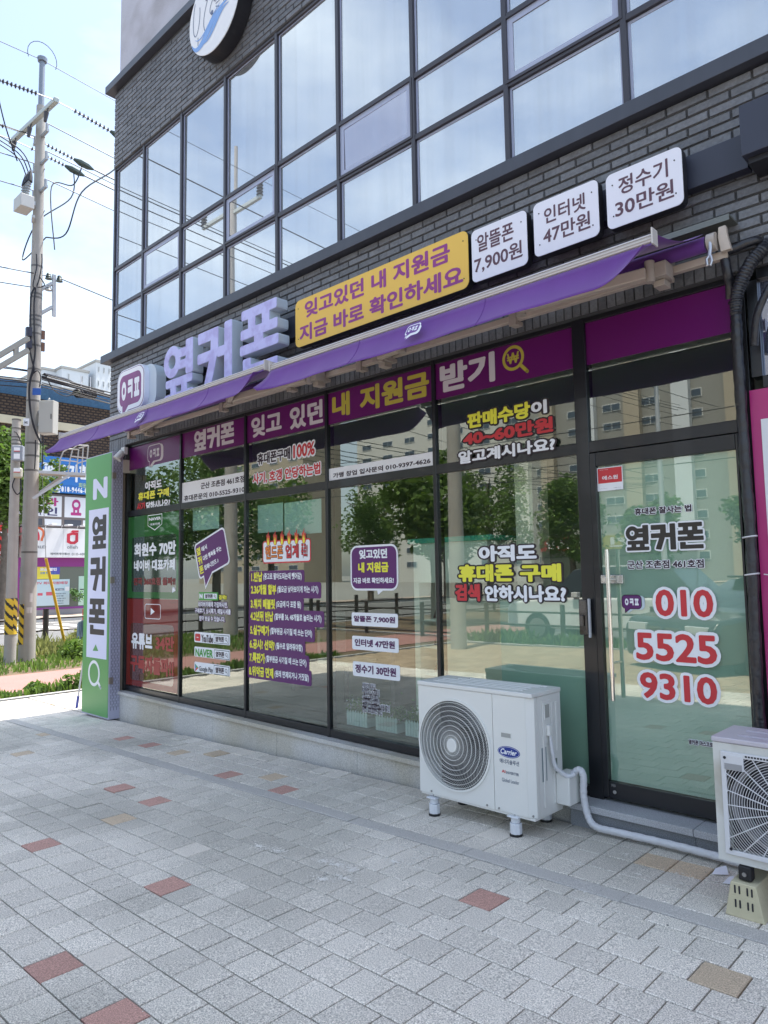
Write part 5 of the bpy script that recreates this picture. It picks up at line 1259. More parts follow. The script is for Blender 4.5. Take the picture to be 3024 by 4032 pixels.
for k in range(30): gm.box(ox0+.085+k*.0115, ox0+.093+k*.0115, qy0-.0128, qy0-.0122, oz1-.001, oz1+.006)
gm.build('vent_slots', dk, A2)
for x in (-1.04, -.50):
    MB().box(x-.025, x+.025, 3.19, 3.24, .235, .292).build('rubber_mount', mat('rubber', (.012, .012, .014), .6), A2, bevel=.006)
    MB().tube([(x, 3.185, .262), (x, 3.195, .262)], .009, 8).build('bolt', mat('screw_zinc', (.4, .4, .4), .3, 1), A2)
for x, lab in ((-1.04, 'cream trapezoid support block under the left side of the older fan unit'), (-.50, 'cream trapezoid support block under the far side of the older fan unit')):
    z0 = gz(x); e = empty('support_block', lab, 'support block', (x, 3.3, z0), 'blocks under the fan unit')
    MB().prism([(x-.075, z0), (x+.075, z0), (x+.048, .232), (x-.048, .232)], 0, .34, FY(3.165)).build('block', mat('cream_block', (.55, .50, .34), .75, var=.08, scale=10, bump=.3, bscale=90), e, bevel=.004)
    for dx in (-.032, -.015, .015, .032):
        for dz in (.055, .11): MB().prism(rrect(x+dx-.0032, z0+dz-.016, x+dx+.0032, z0+dz+.016, .003, 3), 0, .002, FY(3.1635)).build('slot', dk, e)

# ================================================================== inside the shop
teal = mat('teal_edge', (.06, .42, .34), .4); cw = mat('counter_white', (.82, .82, .78), .5); mv = mat('mauve_panel', (.20, .16, .20), .6)
IY = 4.12
cx0 = PT('G', 800, 700, IY)[0]; cxm = PT('H', 175, 1200, IY)[0]; cx1 = PT('H', 560, 1200, IY)[0]; zt = PT('G', 800, 365, IY)[1]
ct = empty('display_counter', 'white phone display counter with a teal top edge inside the shop', 'counter', (cx0, IY, .19))
box('teal_top', teal, cx0-.04, cx1+.1, IY-.02, IY+.55, zt-.035, zt, ct); box('header', cw, cx0, cx1+.05, IY, IY+.5, zt-.33, zt-.036, ct)
box('side_post', cw, cx0, cx0+.05, IY, IY+.5, .19, zt-.331, ct); box('back_panel', cw, cx0+.051, cxm-.03, IY+.40, IY+.45, .19, zt-.331, ct); box('side_post', cw, cxm-.029, cxm+.02, IY, IY+.5, .19, zt-.331, ct)
zs = zt-.36
for k in range(4):
    zz = zt-.62-.20*k
    if k < 3: box('shelf', cw, cx0+.051, cxm-.03, IY+.05, IY+.399, zz, zz+.018, ct)
box('lower_panel', mv, cx0+.051, cxm-.03, IY+.02, IY+.05, .19, zt-1.06, ct)
for k in range(3):
    for j in range(5):
        zz = zt-.62-.20*k+.02; x = cx0+.10+j*(cxm-cx0-.18)/4.6
        o = MB().box(-.025, .025, -.004, .004, 0, .10, Matrix.Translation((x, IY+.13, zz)) @ Matrix.Rotation(R(-28), 4, 'X')).build('phone', mat('phone_%d' % ((k+j) % 3), [(.05, .03, .04), (.10, .11, .14), (.18, .09, .10)][(k+j) % 3], .2), None, bevel=.002)
        setp(o, 'display phone tilted on a shelf of the white counter, %s shelf, %s' % (['top', 'middle', 'lowest'][k], ['far left', 'left of centre', 'centre', 'right of centre', 'far right'][j]), 'phone', 'phones on the counter shelves')
cb_ = empty('cream_cabinet', 'cream upright cabinet beside the phone display counter behind the glass', 'cabinet', (cxm+.1, IY+.02, .19))
ccream = mat('cabinet_cream', (.82, .76, .66), .5)
box('cabinet_body', ccream, cxm+.03, cxm+.55, IY+.03, IY+.5, .30, 1.32, cb_, bevel=.01); box('plinth', dk, cxm+.05, cxm+.53, IY+.05, IY+.5, .19, .299, cb_); box('screen', mat('dark_screen', (.01, .012, .014), .15), cxm+.08, cxm+.30, IY+.10, IY+.14, 1.33, 1.66, cb_)
box('column', ccream, cxm+.62, cxm+.76, IY+.1, IY+.3, .19, 2.4, cb_)
# posters behind the glass
for k, (a, lab) in enumerate((((603, 860, 805, 660), 'pale teal poster hanging inside the second pane'), ((1103, 878, 1296, 640), 'left one of two pale teal posters inside the third pane'), ((1308, 895, 1590, 610), 'right one of two pale teal posters inside the third pane'))):
    x0, z0, x1, z1 = PX('D', *a, 3.99); e = setp(box('poster', mat('pale_teal_paper', (.55, .75, .78), .6), x0, x1, 3.990, 3.993, z0, z1), lab, 'poster')
# planters
pk = mat('picket_white', (.62, .70, .76), .5); leafd = mat('flower_leaves', (.09, .19, .05), .7, island=.35); fl_ = mat('pale_flowers', (.45, .40, .50), .7, island=.3)
for k, (xa, xb, yb, lab) in enumerate(((265, 437, 1965, 'left one of three white picket flower boxes behind the glass'), (505, 686, 2020, 'middle white picket flower box behind the glass'), (752, 935, 2070, 'white picket flower box behind the glass nearest the outdoor unit'))):
    x0, z0 = PT('G', xa, yb-15, 4.06); x1, _ = PT('G', xb, yb, 4.06); z0 = max(z0-.02, .31)
    e = empty('flower_box', lab, 'flower box', ((x0+x1)/2, 4.1, z0), 'white picket flower boxes'); n = 8; wd = (x1-x0)/n
    for j in range(n):
        MB().prism([(x0+j*wd+.003, z0), (x0+(j+1)*wd-.003, z0), (x0+(j+1)*wd-.003, z0+.10), (x0+(j+.5)*wd, z0+.118), (x0+j*wd+.003, z0+.10)], 0, .006, FY(4.03)).build('picket', pk, e)
    box('trough', pk, x0+.004, x1-.004, 4.037, 4.14, z0, z0+.07, e)
    lv = MB(); fv = MB()
    for q in range(420):
        p = Vector((random.uniform(x0-.015, x1+.015), random.uniform(4.03, 4.15), z0+.09+abs(random.gauss(0, .05)))); s_ = random.uniform(.008, .016)
        d1 = Vector((random.gauss(0, 1), random.gauss(0, 1), random.gauss(0, 1))).normalized(); d2 = d1.orthogonal().normalized()
        (fv if random.random() < .16 else lv).add([p-d1*s_, p-d2*s_*.5, p+d1*s_, p+d2*s_*.5], [(0, 1, 2, 3)])
    setp(lv.build('leaves', leafd, e, recalc=False), kind='stuff'); setp(fv.build('flowers', fl_, e, recalc=False), kind='stuff')
box_ = setp(box('window_shelf', mat('shelf_dark', (.10, .10, .10), .6), -7.7, -2.1, 3.99, 4.35, .24, .305), 'dark low shelf along the inside foot of the windows', 'shelf')
# chair and desk
chx, chy = PT('G', 240, 1500, 5.0)[0], 5.0
e = empty('office_chair', 'white office chair inside the shop behind the fourth pane', 'chair', (chx, chy, .19))
box('seat', cw, chx-.22, chx+.22, chy-.2, chy+.22, .62, .67, e, bevel=.02); box('backrest', cw, chx-.24, chx-.20, chy-.18, chy+.2, .70, 1.12, e, bevel=.02); MB().tube([(chx, chy, .24), (chx, chy, .62)], .03).build('leg', dk, e)
e = empty('desk', 'dark desk inside the shop behind the third pane', 'desk', (-5.6, 5.6, .19)); box('desk_top', mv, -6.6, -4.9, 5.3, 5.9, .88, .92, e); box('leg', mv, -6.56, -6.5, 5.33, 5.87, .19, .88, e); box('leg', mv, -5.0, -4.94, 5.33, 5.87, .19, .88, e)

# ================================================================== vegetation helpers
def rnd_unit():
    v = Vector((random.gauss(0, 1), random.gauss(0, 1), random.gauss(0, 1))); return v.normalized()
def crown_mesh(blobs, n, size, m, name='crown', parent=None):
    mb = MB(); tot = sum(b[3]**2 for b in blobs)
    for cx, cy_, cz, r_ in blobs:
        for q in range(int(n*r_*r_/tot)):
            d = rnd_unit(); rr_ = r_*(random.random()**.35)*(1+.18*math.sin(d.x*7+cx)*math.sin(d.z*6+cy_)); p = Vector((cx, cy_, cz))+Vector((d.x*rr_, d.y*rr_, d.z*rr_*.85))
            a = rnd_unit(); a.z *= .5; a.normalize(); b = a.orthogonal().normalized(); s_ = size*random.uniform(.6, 1.4)
            b = (b*math.cos(q)+a.cross(b)*math.sin(q))
            mb.add([p-a*s_, p-b*s_*.5, p+a*s_, p+b*s_*.5], [(0, 1, 2, 3)])
    return setp(mb.build(name, m, parent, recalc=False), kind='stuff')
def leafmat(name, col, tl):
    m = mat(name, col, .65, island=.55, var=.25, scale=1.3); n = m.node_tree; b = n.nodes['Principled BSDF']; o = n.nodes['Material Output']
    t = n.nodes.new('ShaderNodeBsdfTranslucent'); t.inputs[0].default_value = (*tl, 1); mx = n.nodes.new('ShaderNodeMixShader'); mx.inputs[0].default_value = .35
    n.links.new(b.outputs[0], mx.inputs[1]); n.links.new(t.outputs[0], mx.inputs[2]); n.links.new(mx.outputs[0], o.inputs[0]); return m
lf1 = leafmat('ginkgo_leaves', (.085, .145, .025), (.16, .28, .04)); bark = mat('bark', (.13, .105, .085), .95, var=.3, scale=9, bump=1, bscale=25)
def tree(x, y, h, cr_, label, n=5200, size=.085, group='street trees', seed=1, z0=FLAT, blobs=None):
    random.seed(seed); e = empty('street_tree', label, 'tree', (x, y, z0), group)
    tk = MB().tube([(x, y, z0), (x+.03, y, z0+h*.25), (x-.04, y+.03, z0+h*.5), (x, y, z0+h*.85)], [h*.028, h*.024, h*.017, h*.005], 10)
    for k in range(9):
        t = random.uniform(.35, .75); a = random.random()*2*PI; p = Vector((x, y, z0+h*t)); q = p+Vector((math.cos(a)*cr_*.75, math.sin(a)*cr_*.75, h*.12)); tk.tube([p, p.lerp(q, .5)+Vector((0, 0, .05)), q], [h*.010, h*.007, h*.003], 5)
    tk.build('trunk', bark, e, smooth=True)
    if blobs is None:
        blobs = [(x, y, z0+h*.62, cr_*.9)]
        for k in range(13): a = random.random()*2*PI; q = random.uniform(.3, .85)*cr_; blobs.append((x+math.cos(a)*q, y+math.sin(a)*q, z0+h*random.uniform(.38, .92), cr_*random.uniform(.28, .5)))
    crown_mesh(blobs, n, size, lf1, 'crown', e); return e

# ================================================================== left: concrete poles
PX_, PY_ = -14.94, 5.50
cpole = mat('pole_concrete', (.36, .345, .32), .85, var=.14, scale=3, streak=.12, bump=.3, bscale=60); galv = mat('galvanised', (.34, .36, .38), .45, .5, var=.1, scale=20)
galvl = mat('galvanised_light', (.50, .52, .54), .5, .3); cable = mat('black_cable', (.012, .013, .02), .5); band_ = mat('steel_band', (.16, .15, .14), .5, .6)
UP = empty('utility_pole', 'tall concrete utility pole with crossarm, cables and transformer fuses', 'utility pole', (PX_, PY_, FLAT))
MB().tube([(PX_, PY_, FLAT-.05), (PX_, PY_, 3), (PX_, PY_, 7), (PX_, PY_, 11.4)], [.158, .142, .118, .088], 20).build('shaft', cpole, UP, smooth=True)
MB().tube([(PX_, PY_, 11.3), (PX_, PY_, 12.42)], [.06, .055], 12).tube([(PX_, PY_, 12.40), (PX_, PY_, 12.48)], [.09, .10], 12).build('steel_extension', mat('grey_steel_pipe', (.22, .25, .30), .5, .3), UP, smooth=True)
def vz(k, x, y): return PV(k, x, y)[2]
for z in [vz('N', 340, y_) for y_ in (125, 395, 430, 610, 650, 700, 780, 895, 1125, 1245, 1430, 1840, 1960, 2100)]+[2.05]:
    rz_ = .158-.0060*(z+.07)+.004
    MB().tube([(PX_, PY_, z-.02), (PX_, PY_, z+.02)], rz_, 20).build('pole_band', band_, UP)
CZ = vz('O', 330, 900)
arm_a = Vector(PP('O', 450, 790, 5.28)); arm_b = Vector(PP('O', 85, 1130, 5.28))
MB().bar(arm_a, arm_b, .09, .09).build('crossarm', mat('arm_grey', (.42, .46, .44), .5, .2), UP, bevel=.006)
insm = mat('insulator_brown', (.05, .045, .05), .4); clampm = mat('clamp_green', (.035, .065, .06), .45); porc = mat('porcelain_grey', (.35, .38, .40), .3)
def insulator(parent, a, b, n=9, r=.048):
    a, b = Vector(a), Vector(b); mb = MB().tube([a, b], .010, 6)
    for k in range(n):
        t0 = a.lerp(b, (k+.3)/n); t1 = a.lerp(b, (k+.6)/n); mb.tube([t0, t1], [r, r*.45], 10)
    return mb.build('insulator_string', insm, parent)
def clamp(parent, a, b): a, b = Vector(a), Vector(b); MB().tube([a, a.lerp(b, .3), a.lerp(b, .7), b], [.03, .075, .07, .02], 8).build('dead_end_clamp', clampm, parent, smooth=True)
wires = []
def wire(pts, r, label, group='overhead wires', name='overhead_wire', m=None):
    random_s = MB().tube(pts, r, 6).build(name, m or cable, None); setp(random_s, label, 'wire', group); return random_s
def sag(a, b, s, n=20):
    a, b = Vector(a), Vector(b); return [a.lerp(b, k/n)-Vector((0, 0, s*4*(k/n)*(1-k/n))) for k in range(n+1)]
for k, t in enumerate((.02, .74, .93)):
    p = arm_a.lerp(arm_b, t)
    q0 = p+Vector((0, .35, -.03)); q1 = p+Vector((0, 1.1, -.12)); insulator(UP, q0, q1); clamp(UP, q1, q1+Vector((0, .45, -.06)))
    q2 = p+Vector((0, -.35, -.03)); q3 = p+Vector((0, -1.0, -.10)); insulator(UP, q2, q3); clamp(UP, q3, q3+Vector((0, -.45, -.06)))
    MB().tube([p+Vector((0, -.05, 0)), q0], .012, 5).tube([p, q2], .012, 5).build('link_rod', galv, UP)
    lab = ['nearest', 'middle', 'farthest'][k]
    wire(sag(q1+Vector((0, .4, -.05)), (p.x, 48, p.z-.5), .9), .016, 'thick phase wire running right from the %s insulator string of the crossarm' % lab)
    wire(sag(q3+Vector((0, -.4, -.05)), (p.x, -34, p.z-.2), .7), .014, 'phase wire running left from the %s insulator string of the crossarm' % lab)
    # jumper loops
    jl = [q1+Vector((0, .2, -.05)), q1+Vector((0, .15, -.7)), p+Vector((.1, .5, -1.7)), p+Vector((0, .25, -2.6)), Vector((PX_+.12, PY_+.12, 8.55))] if k != 1 else [q1+Vector((0, .2, -.05)), q1+Vector((0, .0, -.6)), p+Vector((.1, .6, -1.0)), Vector((PX_+.12, PY_+.3, 8.35))]
    MB().tube(smoothpath(jl, 8), .014, 6).build('jumper_cable', cable, UP, smooth=True)
    jl = [q3+Vector((0, -.1, -.03)), q3+Vector((0, .1, -.8)), p+Vector((-.2, -.6, -1.4))]
    MB().tube(smoothpath(jl, 8), .013, 6).build('jumper_cable', cable, UP, smooth=True)
for k, t in enumerate((.15, .5, .85)):
    p = arm_a.lerp(arm_b, t); MB().tube([p+Vector((0, -.02, -.04)), p+Vector((0, -.05, -.16))], .012, 6).tube([p+Vector((0, -.05, -.14)), p+Vector((0, -.07, -.34))], [.05, .03], 10).build('post_insulator', insm, UP)
for k, (dz, dy) in enumerate(((-.55, 0), (-1.15, .1), (-1.75, -.1))):
    p = Vector((PX_+.02, PY_, CZ+dz)); MB().bar(p+Vector((-.35, 0, 0)), p+Vector((.38, 0, 0)), .05, .05).tube([p+Vector((.33, 0, .02)), p+Vector((.33, 0, .16))], .03, 8).tube([p+Vector((-.30, 0, .02)), p+Vector((-.30, 0, .16))], .03, 8).build('short_bracket', galv, UP)
    wire(sag(p+Vector((.33, 0, .17)), (PX_+.3, 47, CZ+dz-.3), .9), .010, 'thin wire running right from the short bracket on the tall pole, %s of three' % ['upper', 'middle', 'lower'][k], 'bracket wires'); wire(sag(p+Vector((-.30, 0, .17)), (PX_-.4, -33, CZ+dz+.1), .7), .010, 'thin wire running left from the short bracket on the tall pole, %s of three' % ['upper', 'middle', 'lower'][k], 'bracket wires')
# earth wire on top
wire(sag((PX_, PY_, 12.44), (PX_, 50, 12.2), .8), .007, 'thin earth wire running right from the pole top'); wire(sag((PX_, PY_, 12.44), (PX_-.3, -34, 12.6), .5), .007, 'thin earth wire running left from the pole top')
lp = [(PX_, PY_+.3*math.cos(t), 12.5+.33*math.sin(t)) for t in [PI*k/12*1.25-.4 for k in range(13)]]; MB().tube(lp, .007, 5).build('earth_loop', cable, UP)
# arrester box with bushings
ab = Vector(PV('O', 185, 1590, 15.6)); az_ = ab.z
cbx = empty('cutout_switch_box', 'grey switch box with three porcelain bushings hung on the utility pole', 'switch box', ab)
mtx = Matrix.Translation(ab)
MB().box(-.20, .20, -.12, .14, -.20, .06, mtx).build('tank', mat('light_grey_paint', (.48, .49, .48), .5), cbx, bevel=.012)
for k in range(3):
    p = ab+Vector((-.13+.13*k, .02, .06)); mb = MB().tube([p, p+Vector((0, .05, .55))], .022, 8)
    for j in range(5): q = p+Vector((0, .008*j, .05+.055*j)); mb.tube([q, q+Vector((0, .002, .028))], [.05, .025], 10)
    mb.build('bushing', porc, cbx)
    MB().tube([p+Vector((0, .04, .32)), p+Vector((0, .05, .42)), p+Vector((0, .06, .58))], [.06, .05, .015], 10).build('bushing_cap', cable, cbx, smooth=True)
    MB().tube(smoothpath([p+Vector((0, .06, .58)), p+Vector((0, -.15, .9)), p+Vector((-.1, -.8, 1.15)), p+Vector((-.1, -1.6, 1.35))], 6), .012, 6).build('lead', cable, cbx, smooth=True)
MB().bar(ab+Vector((0, .2, .03)), (PX_, PY_-.1, az_+.03), .06, .08).bar(ab+Vector((0, .2, -.25)), (PX_, PY_-.1, az_-.27), .06, .06).build('mount_arm', galvl, cbx)
# low voltage rack on the right
rk = empty('wire_rack', 'vertical grey steel rack on two arms on the utility pole', 'wire rack', (PX_, PY_, 5.6))
r0 = Vector(PV('N', 522, 200)); r1 = Vector(PV('N', 522, 605))
MB().bar(r0, r1, .07, .05).build('rack_bar', galvl, rk, bevel=.004)
for a_, b_ in (((505, 285), (340, 375)), ((505, 515), (350, 600))):
    a = Vector(PV('N', *a_)); b = Vector(PV('N', *b_)); MB().bar(a, b, .07, .06).build('rack_arm', galvl, rk, bevel=.003)
for px_, py_ in ((470, 215), (575, 240), (470, 325)):
    p = Vector(PV('N', px_, py_)); mb = MB()
    for j in range(3): mb.tube([p+Vector((0, 0, -.06+.045*j)), p+Vector((0, 0, -.03+.045*j))], [.07-.012*j, .055-.012*j], 10)
    mb.build('spool_insulator', clampm if py_ < 300 else porc, rk)
wire(sag(PV('N', 590, 240), (PX_+.3, 46, 5.6), .9), .011, 'low voltage wire running right from the steel rack'); wire(sag(PV('N', 450, 210), (PX_, -30, 6.3), .5), .011, 'low voltage wire running left from the steel rack')
wire(sag(PV('N', 330, 325), (PX_-.3, -30, 5.3), .5), .009, 'lower low voltage wire running left from the utility pole')
# cables down the pole
def vp(x, y, r=15.70): return Vector(PV('N', x, y, r))
for k, pts in enumerate(([(352, 0), (355, 120), (335, 220), (320, 310), (350, 330)], [(405, 0), (405, 100), (380, 240), (360, 320), (430, 300), (380, 215)], [(330, 330), (300, 420), (295, 640), (300, 800), (285, 900), (310, 1030), (330, 1120), (300, 1200), (285, 1330), (295, 1500), (320, 1650), (370, 1780), (405, 1835)],
                         [(345, 330), (330, 500), (335, 800), (340, 950), (315, 1120), (290, 1220), (280, 1350), (295, 1530), (340, 1700), (400, 1840)], [(300, 1180), (360, 1130), (395, 1190), (380, 1290)], [(345, 1800), (342, 1960), (335, 2080)], [(420, 1770), (408, 2090)])):
    MB().tube(smoothpath([vp(*p) for p in pts], 6), .017 if k in (2, 3) else .012, 6).build('pole_cable', cable, UP, smooth=True)
MB().box(-.045, .045, -.05, .05, -.09, .09, Matrix.Translation(vp(278, 755))).box(-.045, .045, -.05, .05, -.09, .09, Matrix.Translation(vp(278, 870))).build('dark_boxes', mat('navy_box', (.02, .025, .05), .5), UP)
MB().box(-.02, .02, -.03, .03, -.09, .09, Matrix.Translation(vp(418, 785))).box(-.02, .02, -.03, .03, -.09, .09, Matrix.Translation(vp(416, 900))).build('rust_boxes', mat('rust_brown', (.12, .06, .04), .7), UP)
t_ = Matrix.Translation(vp(355, 1332)) @ Matrix.Rotation(R(50), 4, 'Z'); MB().box(-.08, .08, -.004, .004, -.07, .07, t_).build('blue_tag', mat('blue_tag', (.02, .10, .42), .5), UP)
t_ = Matrix.Translation(vp(254, 1628)) @ Matrix.Rotation(R(50), 4, 'Z'); MB().box(-.055, .055, -.004, .004, -.075, .075, t_).build('white_tag', Wt, UP)
text('kt', (-.03, -.03, .03, .03), -.0055, blk, UP, wt=.03, mtx=t_)
for (a, b) in ((vp(240, 1030), 0),): pass
for y_ in (55, 180, 345): 
    p = Vector(PV('O', 340, 1000+y_*2)); MB().tube([p, p+Vector((.1, -.0, .03))], .008, 5).build('step_bolt', band_, UP)
# grey meter cabinet
cz0, cz1 = vz('N', 470, 1765), vz('N', 470, 1450); cpos = Vector(PV('N', 470, 1600, 15.7))
mc_ = empty('grey_pole_cabinet', 'tall grey metal cabinet mounted on the right side of the utility pole', 'cabinet', (cpos.x, cpos.y, cz0))
t_ = Matrix.Translation((cpos.x, cpos.y, 0)) @ Matrix.Rotation(R(38), 4, 'Z')
cabm = mat('warm_grey_paint', (.40, .40, .37), .45)
MB().box(-.15, .15, -.10, .10, cz0, cz1, t_).build('cabinet_body', cabm, mc_, bevel=.01); MB().box(-.145, .145, -.112, -.101, cz0+.02, cz1-.02, t_).build('cabinet_door', cabm, mc_, bevel=.004)
MB().box(.11, .13, -.125, -.113, (cz0+cz1)/2-.05, (cz0+cz1)/2+.05, t_).build('handle', band_, mc_); MB().tube([Vector((cpos.x, cpos.y, cz1+.03))+Vector((.04*math.cos(t), 0, .035*math.sin(t))) for t in [2*PI*k/12 for k in range(13)]], .008, 6, False).build('lifting_eye', galvl, mc_)
MB().bar((cpos.x, cpos.y, cz0+.2), (PX_, PY_, cz0+.2), .05, .05).bar((cpos.x, cpos.y, cz1-.2), (PX_, PY_, cz1-.2), .05, .05).build('bracket', galv, mc_)
# truss arm to the left
ta = empty('truss_arm', 'pale steel truss arm reaching left from the utility pole', 'bracket arm', (PX_, PY_, 3.9))
q = lambda x, y: Vector(PV('N', x, y, 15.3))
tm_ = mat('olive_steel', (.33, .33, .30), .55)
MB().bar(q(275, 815), q(-160, 1075), .09, .09).build('chord', tm_, ta); MB().bar(q(275, 930), q(-160, 1185), .09, .09).build('chord', tm_, ta); MB().bar(q(155, 880), q(155, 985), .08, .08).build('web', tm_, ta); MB().bar(q(-60, 1015), q(-60, 1120), .08, .08).build('web', tm_, ta)
# work platform with cage
pc_ = empty('cage_platform', 'steel bracket platform with a small wire cage on the utility pole', 'platform', (PX_, PY_, 2.1))
w_ = lambda x, y, r=15.6: Vector(PV('W', x, y, r))
MB().bar(w_(600, 625), w_(1335, 665), .06, .055).bar(w_(620, 660, 16.3), w_(1330, 690, 16.3), .06, .055).build('platform_rails', galvl, pc_)
mb = MB(); a0, a1, b0, b1 = w_(620, 650), w_(1335, 672), w_(620, 672, 16.3), w_(1330, 692, 16.3); mb.add([a0, a1, b1, b0, a0+Vector((0, 0, .01)), a1+Vector((0, 0, .01)), b1+Vector((0, 0, .01)), b0+Vector((0, 0, .01))], [(0, 1, 2, 3), (7, 6, 5, 4), (0, 4, 5, 1), (1, 5, 6, 2), (2, 6, 7, 3), (3, 7, 4, 0)])
mb.build('platform_plate', mat('cream_plate', (.56, .52, .46), .7, var=.2, scale=20), pc_)
MB().bar(w_(1140, 635), w_(510, 1040), .045, .05).bar(w_(950, 700, 16.2), w_(530, 1010, 16.0), .045, .045).build('struts', galvl, pc_)
cg = MB()
for pts in ([(920, 620), (935, 430), (985, 310), (1060, 265), (1225, 275)], [(1060, 640), (1090, 430), (1130, 270), (1200, 208), (1375, 215)], [(1225, 275), (1205, 450), (1195, 640)], [(1375, 215), (1355, 420), (1335, 650)], [(1295, 250), (1280, 450), (1270, 640)], [(1225, 255), (1375, 215)], [(945, 440), (1205, 465)], [(1095, 380), (1360, 410)], [(1205, 490), (1355, 445)]):
    cg.tube([w_(*p) for p in pts], .013, 6)
cg.build('cage', mat('cage_wire', (.50, .50, .48), .4, .4), pc_)
# small pole
SX_, SY_ = -14.72, 5.114
SPl = empty('telecom_pole', 'shorter concrete telecom pole in front of the tall pole', 'utility pole', (SX_, SY_, FLAT))
MB().tube([(SX_, SY_, FLAT-.05), (SX_, SY_, 4.62)], [.108, .078], 18).build('shaft', cpole, SPl, smooth=True)
for y_ in (1605, 1690, 1775, 1805, 1840): z = PV('N', 150, y_, 15.58)[2]; MB().tube([(SX_, SY_, z-.012), (SX_, SY_, z+.012)], .084, 16).build('pole_band', band_, SPl)
def yb_stripes(parent, x, y, r, z0, z1, nm='warning_wrap', a0=0, a1=2*PI):
    ym = mat('warning_yellow', (.72, .50, .04), .5, var=.06, scale=30); km = mat('warning_black', (.02, .02, .02), .5); n = 40; nz_ = 60; mb = MB(); vs = []
    for j in range(nz_+1):
        for i in range(n+1): t = a0+(a1-a0)*i/n; vs.append((x+r*math.cos(t), y+r*math.sin(t), z0+(z1-z0)*j/nz_))
    fs = []; ms = []
    for j in range(nz_):
        for i in range(n):
            a = j*(n+1)+i; fs.append((a, a+1, a+n+2, a+n+1)); u = (i/n)*(a1-a0)*r; v = (z1-z0)*(j+.5)/nz_; ms.append(1 if ((v+u*.9)/.19) % 1 > .62 else 0)
    mb.v = vs; mb.f = fs; mb.m = ms; return mb.build(nm, [ym, km], parent, recalc=False)
zA, zB = PV('M', 80, 1630, 15.58)[2], PV('M', 80, 1358, 15.58)[2]
yb_stripes(SPl, SX_, SY_, .112, zA, zB)
yb_stripes(UP, PX_, PY_, .164, PV('M', 160, 1705)[2], PV('M', 160, 1402)[2], a0=PI*.9, a1=PI*1.75)
m1 = Vector(PV('W', 280, 340, 15.40)); t_ = Matrix.Translation(m1) @ Matrix.Rotation(R(52), 4, 'Z')
e = empty('meter_box', 'grey meter box with two small labels strapped to the shorter pole', 'meter box', m1)
MB().box(-.105, .105, -.06, .06, -.15, .15, t_).build('box_body', mat('blue_grey_box', (.27, .30, .35), .45), e, bevel=.02)
MB().box(-.055, .055, -.064, -.061, .04, .11, t_).box(-.055, .055, -.064, -.061, -.11, -.01, t_).build('paper_label', Wt, e); MB().box(-.055, .055, -.0665, -.0645, .03, .045, t_).build('red_stripe', Rd, e)
m1 = Vector(PV('W', 280, 645, 15.40)); t_ = Matrix.Translation(m1) @ Matrix.Rotation(R(52), 4, 'Z')
e = empty('meter_box', 'round translucent meter housing with red and white label on the shorter pole', 'meter box', m1)
MB().box(-.08, .08, -.06, .06, -.10, .11, t_).build('box_body', mat('cream_translucent', (.45, .44, .36), .4), e, bevel=.04); MB().box(-.06, .06, -.066, -.063, .02, .09, t_).build('paper_label', Wt, e); MB().box(-.06, .06, -.0675, -.0665, .005, .02, t_).build('red_stripe', Rd, e)
for pts in ([(215, 0), (260, 20), (320, 150), (350, 230)], [(230, 720), (195, 850), (260, 970), (320, 930), (330, 830)], [(330, 460), (325, 700), (320, 830)]):
    MB().tube(smoothpath([w_(*p, 15.42) for p in pts], 6), .012, 6).build('pole_cable', cable, SPl, smooth=True)
# paper remnants on the pole
for a_ in ((470, 930, 560, 1070), (395, 1150, 555, 1245)):
    p0 = Vector(PV('V', a_[0], a_[3], 15.69)); p1 = Vector(PV('V', a_[2], a_[1], 15.69)); mb = MB(); n = 8; vs = []
    b0 = math.atan2(p0.y-PY_, p0.x-PX_); b1 = math.atan2(p1.y-PY_, p1.x-PX_)
    if b1 < b0-PI: b1 += 2*PI
    for i in range(n+1): t = b0+(b1-b0)*i/n; vs += [(PX_+.1525*math.cos(t), PY_+.1525*math.sin(t), p0.z), (PX_+.1525*math.cos(t), PY_+.1525*math.sin(t), p1.z)]
    mb.add(vs, [(2*i, 2*i+2, 2*i+3, 2*i+1) for i in range(n)]).build('torn_paper', mat('torn_paper', (.55, .53, .52), .9, var=.1, scale=30), UP)
# guy wire with yellow guard
gtop = Vector(PV('W', 690, 1778, 15.3)); g0 = Vector(PG('M', 505, 1765)); gt = Vector(PV('W', 370, 0, 15.6))
pdir = math.hypot(g0.x, g0.y); g1 = Vector(PV('M', 348, 1057, pdir-1.0)); 
gw = empty('guy_wire', 'guy wire with a yellow plastic guard leaning from the pole to the weeds', 'guy wire', g0)
MB().tube([g0, g1], .030, 10).build('yellow_guard', mat('guard_yellow', (.75, .47, .04), .4), gw, smooth=True); MB().tube([g1, Vector((PX_+.1, PY_, 6.3))], .007, 5).build('wire', galv, gw)

# crowd of telecom wires toward the right
wz = [(1165, .013), (1185, .02), (1200, .016), (1215, .010), (1245, .009), (1262, .010), (1285, .010)]
for k, (y_, r_) in enumerate(wz):
    a = Vector(PV('N', 405, y_)); far = Vector((PX_-.2+.12*k, 40, a.z+.25)); wire(sag(a, far, .85+.12*(k % 3)), r_, 'telecom wire running right from the tall pole at cabinet height, %s from the top' % ['first', 'second', 'third', 'fourth', 'fifth', 'sixth', 'seventh'][k], 'telecom wires')
for k, y_ in enumerate((1080, 1095, 1180, 1205, 1215, 1235)):
    b = Vector(PV('N', 265, [1125, 1135, 1215, 1235, 1250, 1290][k])); wire(sag(b, (PX_-.5-.1*k, -30, b.z+.6), .5+.1*k), .011, 'telecom wire running left from the tall pole, %s from the top' % ['first', 'second', 'third', 'fourth', 'fifth', 'sixth'][k], 'telecom wires')
